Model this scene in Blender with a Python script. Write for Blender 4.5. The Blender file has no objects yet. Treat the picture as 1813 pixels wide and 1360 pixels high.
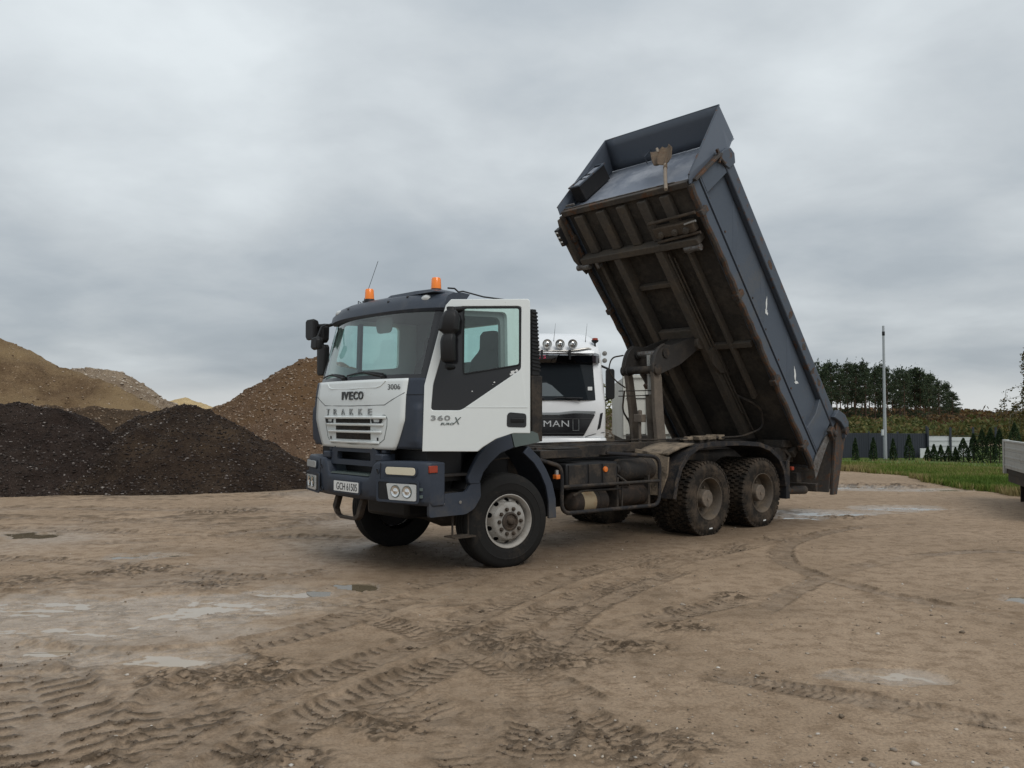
import bpy, bmesh, math, random
import numpy as np
from mathutils import Vector, Matrix
from mathutils.geometry import tessellate_polygon

R = math.radians
rng = np.random.default_rng(7)
random.seed(7)
scene = bpy.context.scene
COL = scene.collection

# ------------------------------------------------------------------ camera
cam_d = bpy.data.cameras.new('camera')
cam = bpy.data.objects.new('camera', cam_d)
COL.objects.link(cam)
cam_d.sensor_width = 36.0
cam_d.lens = 1513.0 / 1813.0 * 36.0
cam_d.clip_end = 6000.0
cam.location = (0, 0, 1.73)
cam.rotation_euler = (R(90 + 2.0), 0, 0)
scene.camera = cam

# ------------------------------------------------------------------ world, sun, exposure
SKY_SEED = 4.4
SUN_EL, SUN_AZ = 48.0, 150.0        # azimuth clockwise from +Y (north); behind the camera to the right
world = bpy.data.worlds.new('World')
scene.world = world
world.use_nodes = True
wn, wl = world.node_tree.nodes, world.node_tree.links
wn.clear()


def nd(nodes, t, **kw):
    n = nodes.new(t)
    for k, v in kw.items():
        if k.startswith('i_'):
            n.inputs[k[2:].replace('_', ' ')].default_value = v
        else:
            setattr(n, k, v)
    return n


def mathn(nodes, links, op, a, b=None, c=None):
    n = nodes.new('ShaderNodeMath')
    n.operation = op
    for i, x in enumerate((a, b, c)):
        if x is None:
            continue
        if isinstance(x, (int, float)):
            n.inputs[i].default_value = x
        else:
            links.new(x, n.inputs[i])
    return n.outputs[0]


def ramp(nodes, links, fac, stops, interp='LINEAR'):
    n = nodes.new('ShaderNodeValToRGB')
    n.color_ramp.interpolation = interp
    el = n.color_ramp.elements
    while len(el) < len(stops):
        el.new(0.5)
    for e, (p, c) in zip(el, stops):
        e.position = p
        e.color = tuple(c) + (1,) if len(c) == 3 else c
    links.new(fac, n.inputs[0])
    return n.outputs[0]


def mixc(nodes, links, fac, a, b, blend='MIX'):
    n = nodes.new('ShaderNodeMix')
    n.data_type = 'RGBA'
    n.blend_type = blend
    for sock, x in ((n.inputs[0], fac), (n.inputs[6], a), (n.inputs[7], b)):
        if isinstance(x, (int, float)):
            sock.default_value = x
        elif isinstance(x, (tuple, list)):
            sock.default_value = tuple(x) + (1,) if len(x) == 3 else x
        else:
            links.new(x, sock)
    return n.outputs[2]


sky = nd(wn, 'ShaderNodeTexSky', sky_type='NISHITA', sun_disc=False)
sky.sun_elevation = R(SUN_EL)
sky.sun_rotation = R(SUN_AZ)
sky.air_density = 1.0
sky.dust_density = 3.0
tc = nd(wn, 'ShaderNodeTexCoord')
sep = nd(wn, 'ShaderNodeSeparateXYZ')
wl.new(tc.outputs['Generated'], sep.inputs[0])
zz = mathn(wn, wl, 'MAXIMUM', sep.outputs[2], 0.0)
den = mathn(wn, wl, 'ADD', zz, 0.22)
px_ = mathn(wn, wl, 'DIVIDE', sep.outputs[0], den)
py_ = mathn(wn, wl, 'DIVIDE', sep.outputs[1], den)
comb = nd(wn, 'ShaderNodeCombineXYZ')
wl.new(px_, comb.inputs[0]); wl.new(py_, comb.inputs[1]); comb.inputs[2].default_value = SKY_SEED
n1 = nd(wn, 'ShaderNodeTexNoise', i_Scale=0.95, i_Detail=8.0, i_Roughness=0.46, i_Distortion=0.15)
wl.new(comb.outputs[0], n1.inputs['Vector'])
n2 = nd(wn, 'ShaderNodeTexNoise', i_Scale=2.3, i_Detail=6.0, i_Roughness=0.55, i_Distortion=0.2)
wl.new(comb.outputs[0], n2.inputs['Vector'])
cl = mathn(wn, wl, 'ADD', mathn(wn, wl, 'MULTIPLY', n1.outputs[0], 0.72), mathn(wn, wl, 'MULTIPLY', n2.outputs[0], 0.28))
cloud = ramp(wn, wl, cl, [(0.31, (0.275, 0.312, 0.345)), (0.44, (0.345, 0.382, 0.413)), (0.52, (0.418, 0.452, 0.476)), (0.67, (0.56, 0.60, 0.62))])
# overcast brightens towards the zenith (the usual overcast sky law), pale break of light at the skyline
zen = mathn(wn, wl, 'MULTIPLY_ADD', zz, 0.55, 0.93)
cloud = mixc(wn, wl, 1.0, cloud, zen, 'MULTIPLY')
hz = nd(wn, 'ShaderNodeMapRange', interpolation_type='SMOOTHSTEP')
wl.new(zz, hz.inputs[0])
hz.inputs[1].default_value = 0.0; hz.inputs[2].default_value = 0.055
hz.inputs[3].default_value = 0.85; hz.inputs[4].default_value = 0.0
cloud = mixc(wn, wl, hz.outputs[0], cloud, (0.56, 0.575, 0.57))
bg_c = nd(wn, 'ShaderNodeBackground', i_Strength=0.92)
wl.new(cloud, bg_c.inputs[0])
bg_s = nd(wn, 'ShaderNodeBackground', i_Strength=0.06)
wl.new(sky.outputs[0], bg_s.inputs[0])
mx = nd(wn, 'ShaderNodeMixShader')
mx.inputs[0].default_value = 0.93
wl.new(bg_s.outputs[0], mx.inputs[1]); wl.new(bg_c.outputs[0], mx.inputs[2])
wo = nd(wn, 'ShaderNodeOutputWorld')
wl.new(mx.outputs[0], wo.inputs[0])

sun_d = bpy.data.lights.new('sun', 'SUN')
sun_d.energy = 1.15
sun_d.angle = R(35)
sun_d.color = (1.0, 0.97, 0.92)
sun = bpy.data.objects.new('sun', sun_d)
COL.objects.link(sun)
sdir = Vector((math.sin(R(SUN_AZ)) * math.cos(R(SUN_EL)), math.cos(R(SUN_AZ)) * math.cos(R(SUN_EL)), math.sin(R(SUN_EL))))
sun.rotation_euler = (-sdir).to_track_quat('-Z', 'Y').to_euler()
sun.location = (10, -10, 20)

vs = scene.view_settings
vs.view_transform = 'Standard'
vs.look = 'None'
vs.exposure = 0.47
vs.gamma = 1.0
vs.use_curve_mapping = False
scene.cycles.max_bounces = 8
scene.cycles.transparent_max_bounces = 12
scene.cycles.use_denoising = True

# ------------------------------------------------------------------ noise in numpy


def _h(ix, iy, seed):
    n = (ix.astype(np.int64) * 374761393 + iy.astype(np.int64) * 668265263 + seed * 974634533) & 0x7fffffff
    n = ((n ^ (n >> 13)) * 1274126177) & 0x7fffffff
    n = n ^ (n >> 16)
    return (n & 0xffff) / 65535.0


def vnoise(x, y, seed=0):
    ix, iy = np.floor(x), np.floor(y)
    fx, fy = x - ix, y - iy
    fx = fx * fx * fx * (fx * (fx * 6 - 15) + 10); fy = fy * fy * fy * (fy * (fy * 6 - 15) + 10)
    a, b = _h(ix, iy, seed), _h(ix + 1, iy, seed)
    c, d = _h(ix, iy + 1, seed), _h(ix + 1, iy + 1, seed)
    return (a + (b - a) * fx) * (1 - fy) + (c + (d - c) * fx) * fy


def fbm(x, y, sc, oct=4, seed=0, gain=0.5):
    s, amp, tot = 0.0, 1.0, 0.0
    for o in range(oct):
        k = sc * 2.03 ** o
        ca, sa = math.cos(o * 0.9 + seed), math.sin(o * 0.9 + seed)
        s = s + amp * (vnoise((x * ca - y * sa) * k + 11.3 * o, (x * sa + y * ca) * k - 7.7 * o, seed + o) - 0.5) * 2
        tot += amp
        amp *= gain
    return s / tot


def sstep(a, b, x):
    t = np.clip((x - a) / (b - a), 0, 1)
    return t * t * (3 - 2 * t)


# ------------------------------------------------------------------ mesh helpers
class MB:
    """collects vertices and faces of ONE mesh object"""

    def __init__(self):
        self.v, self.f, self.mi, self.m = [], [], [], 0

    def add(self, vs_, fs_):
        o = len(self.v)
        self.v.extend([tuple(p) for p in vs_])
        for f in fs_:
            self.f.append(tuple(i + o for i in f)); self.mi.append(self.m)
        return self

    def box(self, x0, x1, y0, y1, z0, z1, M=None):
        c = [(x, y, z) for x in (x0, x1) for y in (y0, y1) for z in (z0, z1)]
        if M is not None:
            c = [M @ Vector(p) for p in c]
        return self.add(c, [(0, 1, 3, 2), (4, 6, 7, 5), (0, 4, 5, 1), (2, 3, 7, 6), (0, 2, 6, 4), (1, 5, 7, 3)])

    def bar(self, p, q, w, h, up=(0, 0, 1)):
        """rectangular bar from p to q, w wide across, h high along up"""
        p, q = Vector(p), Vector(q)
        d = (q - p).normalized()
        s = d.cross(Vector(up))
        s = s.normalized() if s.length > 1e-6 else Vector((1, 0, 0))
        u = s.cross(d)
        r = [[c + s * a * w / 2 + u * b * h / 2 for a, b in ((-1, -1), (1, -1), (1, 1), (-1, 1))] for c in (p, q)]
        return self.loft(r)

    def loft(self, rings, closed=True, caps=True, loop=False):
        n = len(rings[0]); vs_ = [p for r in rings for p in r]; fs_ = []
        k = len(rings)
        for i in range(k if loop else k - 1):
            j = (i + 1) % k
            for a in range(n if closed else n - 1):
                b = (a + 1) % n
                fs_.append((i * n + a, i * n + b, j * n + b, j * n + a))
        if caps and closed and not loop:
            fs_.append(tuple(range(n))[::-1]); fs_.append(tuple((k - 1) * n + a for a in range(n)))
        return self.add(vs_, fs_)

    def tube(self, path, r, n=8, caps=True, loop=False):
        P = [Vector(p) for p in path]; rings = []
        prev = None
        for i, p in enumerate(P):
            if loop:
                d = P[(i + 1) % len(P)] - P[i - 1]
            else:
                d = P[min(i + 1, len(P) - 1)] - P[max(i - 1, 0)]
            d.normalize()
            if prev is None:
                s = d.orthogonal().normalized()
            else:
                s = prev - d * prev.dot(d)
                s = s.normalized() if s.length > 1e-6 else d.orthogonal().normalized()
            prev = s
            t = d.cross(s)
            rr = r[i] if isinstance(r, (list, tuple)) else r
            rings.append([p + (s * math.cos(2 * math.pi * k / n) + t * math.sin(2 * math.pi * k / n)) * rr for k in range(n)])
        return self.loft(rings, caps=caps, loop=loop)

    def lathe(self, prof, c=(0, 0, 0), axis='y', n=32, caps=False):
        rings = []
        for r, h in prof:
            ring = []
            for k in range(n):
                a = 2 * math.pi * k / n
                x, z = r * math.cos(a), r * math.sin(a)
                p = {'y': (x, h, z), 'x': (h, x, z), 'z': (x, z, h)}[axis]
                ring.append((p[0] + c[0], p[1] + c[1], p[2] + c[2]))
            rings.append(ring)
        return self.loft(rings, caps=caps)

    def plate(self, outer, holes=(), fn=None, thick=(0, 0, -0.02)):
        polys = [[Vector((p[0], p[1], 0)) for p in q] for q in [outer] + list(holes)]
        tri = tessellate_polygon(polys)
        flat = [p for q in polys for p in q]
        T = Vector(thick)
        top = [Vector(fn(p.x, p.y)) for p in flat]
        n = len(flat)
        fs_ = [tuple(t) for t in tri] + [tuple(i + n for i in t[::-1]) for t in tri]
        o = 0
        for q in polys:
            k = len(q)
            for a in range(k):
                b = (a + 1) % k
                fs_.append((o + a, o + b, n + o + b, n + o + a))
            o += k
        return self.add(top + [p + T for p in top], fs_)

    def grid(self, fn, nu, nv):
        vs_ = [fn(i / nu, j / nv) for j in range(nv + 1) for i in range(nu + 1)]
        w = nu + 1
        return self.add(vs_, [(j * w + i, j * w + i + 1, (j + 1) * w + i + 1, (j + 1) * w + i) for j in range(nv) for i in range(nu)])

    def build(self, name, mats, parent=None, bevel=0.0, seg=2, smooth=40, solid=0.0, recalc=True, label=None, subsurf=0):
        me = bpy.data.meshes.new(name)
        me.from_pydata(self.v, [], self.f)
        if not isinstance(mats, (list, tuple)):
            mats = [mats]
        for m in mats:
            me.materials.append(m)
        if len(mats) > 1:
            me.polygons.foreach_set('material_index', self.mi)
        if recalc:
            bm = bmesh.new(); bm.from_mesh(me)
            bmesh.ops.recalc_face_normals(bm, faces=bm.faces)
            bm.to_mesh(me); bm.free()
        if smooth:
            me.polygons.foreach_set('use_smooth', [True] * len(me.polygons))
            if smooth < 180:
                me.set_sharp_from_angle(angle=R(smooth))
        me.update()
        o = bpy.data.objects.new(name, me)
        COL.objects.link(o)
        if parent is not None:
            o.parent = parent
        if solid:
            md = o.modifiers.new('solid', 'SOLIDIFY'); md.thickness = solid; md.offset = -1
        if bevel:
            md = o.modifiers.new('bevel', 'BEVEL'); md.width = bevel; md.segments = seg
            md.limit_method = 'ANGLE'; md.angle_limit = R(35)
            md.harden_normals = False
        if subsurf:
            md = o.modifiers.new('sub', 'SUBSURF'); md.levels = subsurf; md.render_levels = subsurf
        if label:
            o['label'] = label
        return o


def tag(o, label=None, cat=None, group=None, kind=None):
    if label: o['label'] = label
    if cat: o['category'] = cat
    if group: o['group'] = group
    if kind: o['kind'] = kind
    return o


def empty(name, loc=(0, 0, 0), rz=0.0, parent=None):
    o = bpy.data.objects.new(name, None)
    COL.objects.link(o)
    o.empty_display_size = 0.2
    o.location = loc
    o.rotation_euler = (0, 0, rz)
    if parent is not None:
        o.parent = parent
    return o


def copy_tree(o, parent=None):
    c = o.copy()
    COL.objects.link(c)
    c.parent = parent
    for ch in list(o.children):
        copy_tree(ch, c)
    return c


def text_obj(name, s, mat, parent, O_, X, Y, w, h, depth=0.006, bold=0.0, shear=0.0, space=1.0):
    cu = bpy.data.curves.new(name, 'FONT')
    cu.body = s
    cu.size = 1.0
    cu.extrude = 0.02
    cu.offset = bold
    cu.shear = shear
    cu.space_character = space
    cu.resolution_u = 3
    tmp = bpy.data.objects.new(name, cu)
    COL.objects.link(tmp)
    dg = bpy.context.evaluated_depsgraph_get()
    me = bpy.data.meshes.new_from_object(tmp.evaluated_get(dg), depsgraph=dg)
    bpy.data.objects.remove(tmp)
    co = np.empty(len(me.vertices) * 3); me.vertices.foreach_get('co', co); co = co.reshape(-1, 3)
    mn, mxx = co.min(0), co.max(0)
    co = (co - (mn + mxx) / 2) / np.maximum(mxx - mn, 1e-6)
    X, Y = Vector(X).normalized(), Vector(Y).normalized()
    N = X.cross(Y)
    out = np.array([Vector(O_) + X * (float(p[0]) * w) + Y * (float(p[1]) * h) + N * (float(p[2]) * depth) for p in co])
    me.vertices.foreach_set('co', out.ravel())
    me.materials.clear(); me.materials.append(mat)
    me.update()
    o = bpy.data.objects.new(name, me)
    COL.objects.link(o)
    o.parent = parent
    return o


# ------------------------------------------------------------------ materials
def new_mat(name):
    m = bpy.data.materials.new(name)
    m.use_nodes = True
    n, l = m.node_tree.nodes, m.node_tree.links
    b = n['Principled BSDF']
    return m, n, l, b


def paint(name, col, rough=0.45, metal=0.0, dirt=0.3, dcol=(0.11, 0.085, 0.06), dscale=3.0, spots=0.0, mudz=None,
          coat=0.0, bump=0.0, bscale=60.0, spec=0.22, rust=0.0, vary=0.08, streak=False, emit=None):
    """painted or bare surface with uneven dirt; mudz=(z0,z1): mud spatter thinning out from z0 up to z1 (object space)"""
    m, n, l, b = new_mat(name)
    tcn = nd(n, 'ShaderNodeTexCoord')
    vec = tcn.outputs['Object']
    if streak:
        mp = nd(n, 'ShaderNodeMapping'); mp.inputs['Scale'].default_value = (1, 1, 0.25)
        l.new(vec, mp.inputs[0]); vec = mp.outputs[0]
    na = nd(n, 'ShaderNodeTexNoise', i_Scale=dscale, i_Detail=8.0, i_Roughness=0.62)
    l.new(vec, na.inputs['Vector'])
    nb = nd(n, 'ShaderNodeTexNoise', i_Scale=dscale * 9, i_Detail=4.0, i_Roughness=0.6)
    l.new(tcn.outputs['Object'], nb.inputs['Vector'])
    c0 = mixc(n, l, mathn(n, l, 'MULTIPLY', nb.outputs[0], 1.0), [max(0, c * (1 - vary)) for c in col], [min(1, c * (1 + vary)) for c in col])
    f = mathn(n, l, 'MULTIPLY_ADD', na.outputs[0], 0.75, mathn(n, l, 'MULTIPLY', nb.outputs[0], 0.25))
    lo = 0.72 - 0.42 * dirt
    fac = ramp(n, l, f, [(max(0.0, lo - 0.06), (0, 0, 0)), (min(1, lo + 0.16), (1, 1, 1))])
    fac = mathn(n, l, 'MULTIPLY', fac, min(1.0, 0.35 + dirt))
    if mudz:
        sp = nd(n, 'ShaderNodeSeparateXYZ'); l.new(tcn.outputs['Object'], sp.inputs[0])
        g = nd(n, 'ShaderNodeMapRange'); l.new(sp.outputs[2], g.inputs[0])
        g.inputs[1].default_value = mudz[0]; g.inputs[2].default_value = mudz[1]; g.inputs[3].default_value = 0.62; g.inputs[4].default_value = -0.1
        g2 = mathn(n, l, 'ADD', g.outputs[0], mathn(n, l, 'MULTIPLY', mathn(n, l, 'SUBTRACT', f, 0.5), 2.2))
        g2 = ramp(n, l, g2, [(0.12, (0, 0, 0)), (0.75, (0.9, 0.9, 0.9))])
        fac = mathn(n, l, 'MAXIMUM', fac, g2)
    c1 = mixc(n, l, fac, c0, dcol)
    if spots:
        vo = nd(n, 'ShaderNodeTexVoronoi', i_Scale=34.0, i_Randomness=1.0)
        l.new(tcn.outputs['Object'], vo.inputs['Vector'])
        s = ramp(n, l, vo.outputs['Distance'], [(0.10, (1, 1, 1)), (0.2, (0, 0, 0))])
        s = mathn(n, l, 'MULTIPLY', s, mathn(n, l, 'GREATER_THAN', na.outputs[0], 0.62 - 0.2 * spots))
        c1 = mixc(n, l, mathn(n, l, 'MULTIPLY', s, 0.8), c1, dcol)
    if rust:
        nr = nd(n, 'ShaderNodeTexNoise', i_Scale=dscale * 2.3, i_Detail=8.0, i_Roughness=0.7)
        l.new(tcn.outputs['Object'], nr.inputs['Vector'])
        rf = ramp(n, l, nr.outputs[0], [(0.66 - 0.3 * rust, (0, 0, 0)), (0.74 - 0.3 * rust, (1, 1, 1))])
        rc = mixc(n, l, nb.outputs[0], (0.045, 0.022, 0.014), (0.14, 0.075, 0.042))
        c1 = mixc(n, l, rf, c1, rc)
    l.new(c1, b.inputs['Base Color'])
    rr = mathn(n, l, 'MULTIPLY_ADD', fac, max(0.0, 0.85 - rough), rough)
    rr = mathn(n, l, 'ADD', rr, mathn(n, l, 'MULTIPLY', mathn(n, l, 'SUBTRACT', nb.outputs[0], 0.5), 0.15))
    l.new(rr, b.inputs['Roughness'])
    b.inputs['Metallic'].default_value = metal
    b.inputs['Specular IOR Level'].default_value = spec
    b.inputs['Coat Weight'].default_value = coat
    b.inputs['Coat Roughness'].default_value = 0.12
    if bump:
        bp = nd(n, 'ShaderNodeBump', i_Strength=bump, i_Distance=0.02)
        nc = nd(n, 'ShaderNodeTexNoise', i_Scale=bscale, i_Detail=5.0, i_Roughness=0.6)
        l.new(tcn.outputs['Object'], nc.inputs['Vector'])
        hsum = mathn(n, l, 'MULTIPLY_ADD', fac, 0.8, nc.outputs[0])
        l.new(hsum, bp.inputs['Height'])
        l.new(bp.outputs[0], b.inputs['Normal'])
    if emit:
        b.inputs['Emission Color'].default_value = emit[:3] + (1,)
        b.inputs['Emission Strength'].default_value = emit[3]
    return m


def glass(name, tint, refl_rough=0.02, f0=0.045):
    m, n, l, b = new_mat(name)
    n.remove(b)
    tr = nd(n, 'ShaderNodeBsdfTransparent'); tr.inputs[0].default_value = tint + (1,)
    gl = nd(n, 'ShaderNodeBsdfGlossy', i_Roughness=refl_rough); gl.inputs[0].default_value = (1, 1, 1, 1)
    lw = nd(n, 'ShaderNodeLayerWeight', i_Blend=0.5)
    fr = mathn(n, l, 'MULTIPLY_ADD', mathn(n, l, 'POWER', lw.outputs['Facing'], 4.0), 0.9, f0)
    mxs = nd(n, 'ShaderNodeMixShader')
    l.new(fr, mxs.inputs[0]); l.new(tr.outputs[0], mxs.inputs[1]); l.new(gl.outputs[0], mxs.inputs[2])
    l.new(mxs.outputs[0], n['Material Output'].inputs[0])
    return m


MUD = (0.24, 0.19, 0.14)
M = {}
M['white'] = paint('white_paint', (0.66, 0.69, 0.68), 0.32, dirt=0.16, dcol=(0.46, 0.455, 0.43), dscale=1.4, coat=0.25, vary=0.03, spots=0.25, streak=True, bump=0.03, bscale=2.5, spec=0.5)
M['white_roof'] = paint('white_roof', (0.68, 0.70, 0.69), 0.35, dirt=0.12, dcol=(0.36, 0.34, 0.30), vary=0.03, spec=0.5)
M['slate'] = paint('slate_plastic', (0.036, 0.044, 0.060), 0.48, dirt=0.25, dcol=(0.075, 0.07, 0.065), dscale=3.5, mudz=(0.45, 1.0), bump=0.08, bscale=120, vary=0.12)
M['slate_top'] = paint('slate_faded', (0.050, 0.060, 0.078), 0.42, dirt=0.35, dcol=(0.12, 0.125, 0.13), dscale=4.0, bump=0.05, bscale=140, vary=0.15)
M['greyplastic'] = paint('grey_green_plastic', (0.10, 0.125, 0.12), 0.5, dirt=0.25, dcol=(0.13, 0.12, 0.10), dscale=5, bump=0.05)
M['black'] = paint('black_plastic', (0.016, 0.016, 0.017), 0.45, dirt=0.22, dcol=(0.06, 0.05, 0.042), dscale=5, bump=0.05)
M['blackgloss'] = paint('black_gloss', (0.012, 0.012, 0.014), 0.12, dirt=0.08, dcol=(0.06, 0.055, 0.05), dscale=4, spec=0.5)
M['inner'] = paint('cab_lining', (0.11, 0.118, 0.118), 0.8, dirt=0.1, vary=0.1)
M['lining_light'] = paint('cab_lining_light', (0.16, 0.17, 0.17), 0.8, dirt=0.1, vary=0.1)
M['seat'] = paint('seat_cloth', (0.016, 0.016, 0.018), 0.9, dirt=0.1)
M['chassis'] = paint('chassis_grime', (0.028, 0.026, 0.025), 0.6, dirt=0.5, dcol=(0.095, 0.074, 0.056), dscale=3.5, mudz=(0.3, 1.0), bump=0.25, bscale=50, spec=0.1)
M['guard'] = paint('mudguard_plastic', (0.022, 0.022, 0.024), 0.6, dirt=0.42, dcol=(0.12, 0.09, 0.065), dscale=6, bump=0.4, bscale=45, spec=0.1)
M['muddy'] = paint('mud_caked', (0.03, 0.028, 0.026), 0.7, dirt=0.78, dcol=MUD, dscale=5, bump=0.5, bscale=40, spec=0.1)
M['underbed'] = paint('bed_underside', (0.078, 0.069, 0.060), 0.75, dirt=0.45, dcol=(0.115, 0.09, 0.066), dscale=2.2, bump=0.3, bscale=30, vary=0.25, spec=0.1)
M['underfloor'] = paint('bed_underfloor', (0.042, 0.038, 0.034), 0.8, dirt=0.45, dcol=(0.10, 0.083, 0.067), dscale=1.6, bump=0.3, bscale=30, vary=0.3, spec=0.1)
M['bed'] = paint('bed_blue_grey', (0.066, 0.080, 0.102), 0.45, dirt=0.34, dcol=(0.115, 0.11, 0.10), dscale=2.0, spots=0.6, bump=0.16, bscale=4, vary=0.1, rust=0.03, streak=True)
M['bed_rail'] = paint('bed_rail_worn', (0.062, 0.075, 0.095), 0.45, dirt=0.25, dcol=(0.10, 0.09, 0.08), dscale=3, rust=0.35, bump=0.1, bscale=25)
M['canopy'] = paint('canopy_blue_grey', (0.085, 0.10, 0.125), 0.35, dirt=0.22, dcol=(0.15, 0.15, 0.15), dscale=1.8, bump=0.03, vary=0.06)
M['headboard'] = paint('headboard_bleached', (0.165, 0.185, 0.225), 0.4, dirt=0.5, dcol=(0.34, 0.355, 0.385), dscale=1.2, spots=0.4, vary=0.08)
M['rustrail'] = paint('rusty_rail', (0.05, 0.045, 0.042), 0.7, dirt=0.35, dcol=(0.12, 0.09, 0.06), dscale=5, rust=0.55, bump=0.3, bscale=40)
M['rustplate'] = paint('rusty_plate', (0.052, 0.046, 0.042), 0.65, dirt=0.45, dcol=(0.12, 0.095, 0.07), dscale=2.4, rust=0.42, bump=0.25, bscale=35, streak=True)
M['scraped'] = paint('scraped_steel', (0.16, 0.155, 0.15), 0.5, metal=0.4, dirt=0.5, dcol=(0.06, 0.05, 0.04), dscale=12, rust=0.4, bump=0.2)
M['arm'] = paint('lift_arm', (0.036, 0.033, 0.031), 0.5, dirt=0.4, dcol=(0.085, 0.068, 0.054), dscale=3, bump=0.15, vary=0.15)
M['post'] = paint('lift_post', (0.115, 0.095, 0.078), 0.65, dirt=0.5, dcol=(0.19, 0.155, 0.12), dscale=4, bump=0.25)
M['tyre'] = paint('tyre_rubber', (0.019, 0.017, 0.015), 0.85, dirt=0.55, dcol=(0.085, 0.064, 0.047), dscale=5, bump=0.2, bscale=90, vary=0.2, spec=0.1)
M['tyre_front'] = paint('tyre_rubber_front', (0.017, 0.0165, 0.016), 0.75, dirt=0.3, dcol=(0.06, 0.047, 0.036), dscale=4, bump=0.15, bscale=90, vary=0.2, spec=0.1)
M['rim'] = paint('rim_grey', (0.30, 0.29, 0.27), 0.5, dirt=0.5, dcol=(0.15, 0.125, 0.10), dscale=7, bump=0.15, bscale=70)
M['rim_lip'] = paint('rim_lip', (0.42, 0.40, 0.37), 0.4, metal=0.3, dirt=0.4, dcol=(0.17, 0.14, 0.11), dscale=9)
M['rim_rear'] = paint('rim_rear_muddy', (0.085, 0.07, 0.056), 0.6, dirt=0.5, dcol=(0.17, 0.13, 0.09), dscale=6, rust=0.15, bump=0.4, bscale=60)
M['hub'] = paint('hub_grime', (0.045, 0.035, 0.028), 0.6, dirt=0.5, dcol=(0.10, 0.075, 0.055), dscale=14, bump=0.3)
M['hub_rear'] = paint('hub_mud', (0.10, 0.085, 0.07), 0.7, dirt=0.6, dcol=(0.19, 0.15, 0.115), dscale=12, bump=0.3)
M['steel'] = paint('steel', (0.35, 0.34, 0.32), 0.35, metal=0.8, dirt=0.35, dcol=(0.12, 0.10, 0.08), dscale=10)
M['chrome'] = paint('badge_metal', (0.30, 0.31, 0.31), 0.3, metal=0.7, dirt=0.15, dscale=20)
M['darkletter'] = paint('dark_letter', (0.055, 0.057, 0.06), 0.4, metal=0.2, dirt=0.1)
M['print'] = paint('black_print', (0.02, 0.02, 0.022), 0.5, dirt=0.0)
M['plate'] = paint('plate_white', (0.70, 0.70, 0.68), 0.4, dirt=0.2, dcol=(0.4, 0.37, 0.32), dscale=8)
M['plateblue'] = paint('plate_blue', (0.015, 0.035, 0.22), 0.4, dirt=0.15)
M['lens_clear'] = paint('lamp_lens', (0.52, 0.53, 0.52), 0.12, dirt=0.3, dcol=(0.35, 0.32, 0.27), dscale=9, coat=0.6, bump=0.12, bscale=90, spec=0.5)
M['lens_cream'] = paint('indicator_lens', (0.62, 0.56, 0.42), 0.2, dirt=0.25, dcol=(0.45, 0.36, 0.2), dscale=14, coat=0.5, bump=0.12, bscale=120, spec=0.5)
M['reflector'] = paint('lamp_bowl', (0.75, 0.75, 0.74), 0.08, metal=0.95, dirt=0.05)
M['orange'] = paint('orange_lens', (0.62, 0.15, 0.015), 0.25, dirt=0.1, dcol=(0.3, 0.09, 0.02), coat=0.5, spec=0.5)
M['redlens'] = paint('red_orange_lens', (0.28, 0.04, 0.018), 0.3, dirt=0.3, dcol=(0.12, 0.04, 0.025), coat=0.3)
M['cream'] = paint('cream_tank', (0.26, 0.205, 0.13), 0.6, dirt=0.45, dcol=(0.17, 0.085, 0.035), dscale=6, bump=0.2)
M['brownrust'] = paint('tank_rust', (0.022, 0.017, 0.014), 0.7, dirt=0.5, dcol=(0.06, 0.04, 0.028), dscale=9, bump=0.3)
M['wood'] = paint('shovel_wood', (0.23, 0.19, 0.15), 0.7, dirt=0.4, dcol=(0.12, 0.09, 0.07), dscale=8)
M['shovelblade'] = paint('shovel_blade', (0.10, 0.07, 0.045), 0.7, dirt=0.4, dcol=(0.20, 0.15, 0.095), dscale=14, rust=0.4, bump=0.3)
M['chip'] = paint('bare_scrape', (0.62, 0.63, 0.62), 0.5, dirt=0.15)
M['glass_teal'] = glass('glass_teal', (0.72, 0.89, 0.85), f0=0.08)
M['glass_dark'] = glass('glass_dark', (0.30, 0.36, 0.37))
M['glass_side'] = glass('glass_side', (0.82, 0.94, 0.915))
M['beacon'] = paint('beacon_orange', (0.90, 0.22, 0.01), 0.2, dirt=0.05, dcol=(0.4, 0.08, 0.0), coat=0.6, spec=0.5)
M['alu'] = paint('aluminium_board', (0.40, 0.40, 0.38), 0.5, metal=0.25, dirt=0.35, dcol=(0.25, 0.23, 0.2), dscale=4)
M['offwhite'] = paint('container_white', (0.50, 0.50, 0.46), 0.5, dirt=0.35, dcol=(0.24, 0.21, 0.16), dscale=3, streak=True, rust=0.05)
M['galv'] = paint('galvanised_pole', (0.36, 0.38, 0.40), 0.5, metal=0.3, dirt=0.2, dcol=(0.25, 0.26, 0.27), dscale=4)
M['manwhite'] = paint('clean_white', (0.74, 0.75, 0.76), 0.25, dirt=0.05, coat=0.4, vary=0.02, spec=0.5)
M['yellow'] = paint('yellow_sign', (0.75, 0.55, 0.02), 0.5, dirt=0.2)
M['pinkprint'] = paint('pink_print', (0.6, 0.05, 0.12), 0.6, dirt=0.0)

# ================================================================== THE YARD GROUND
F_PX, CAM_H = 1513.0, 1.73


def G(px, py):
    """ground point (z = 0) that the photograph shows at this pixel"""
    y = F_PX * CAM_H / (py - 732.8)
    return ((px - 906.5) * y / F_PX, y)


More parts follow.
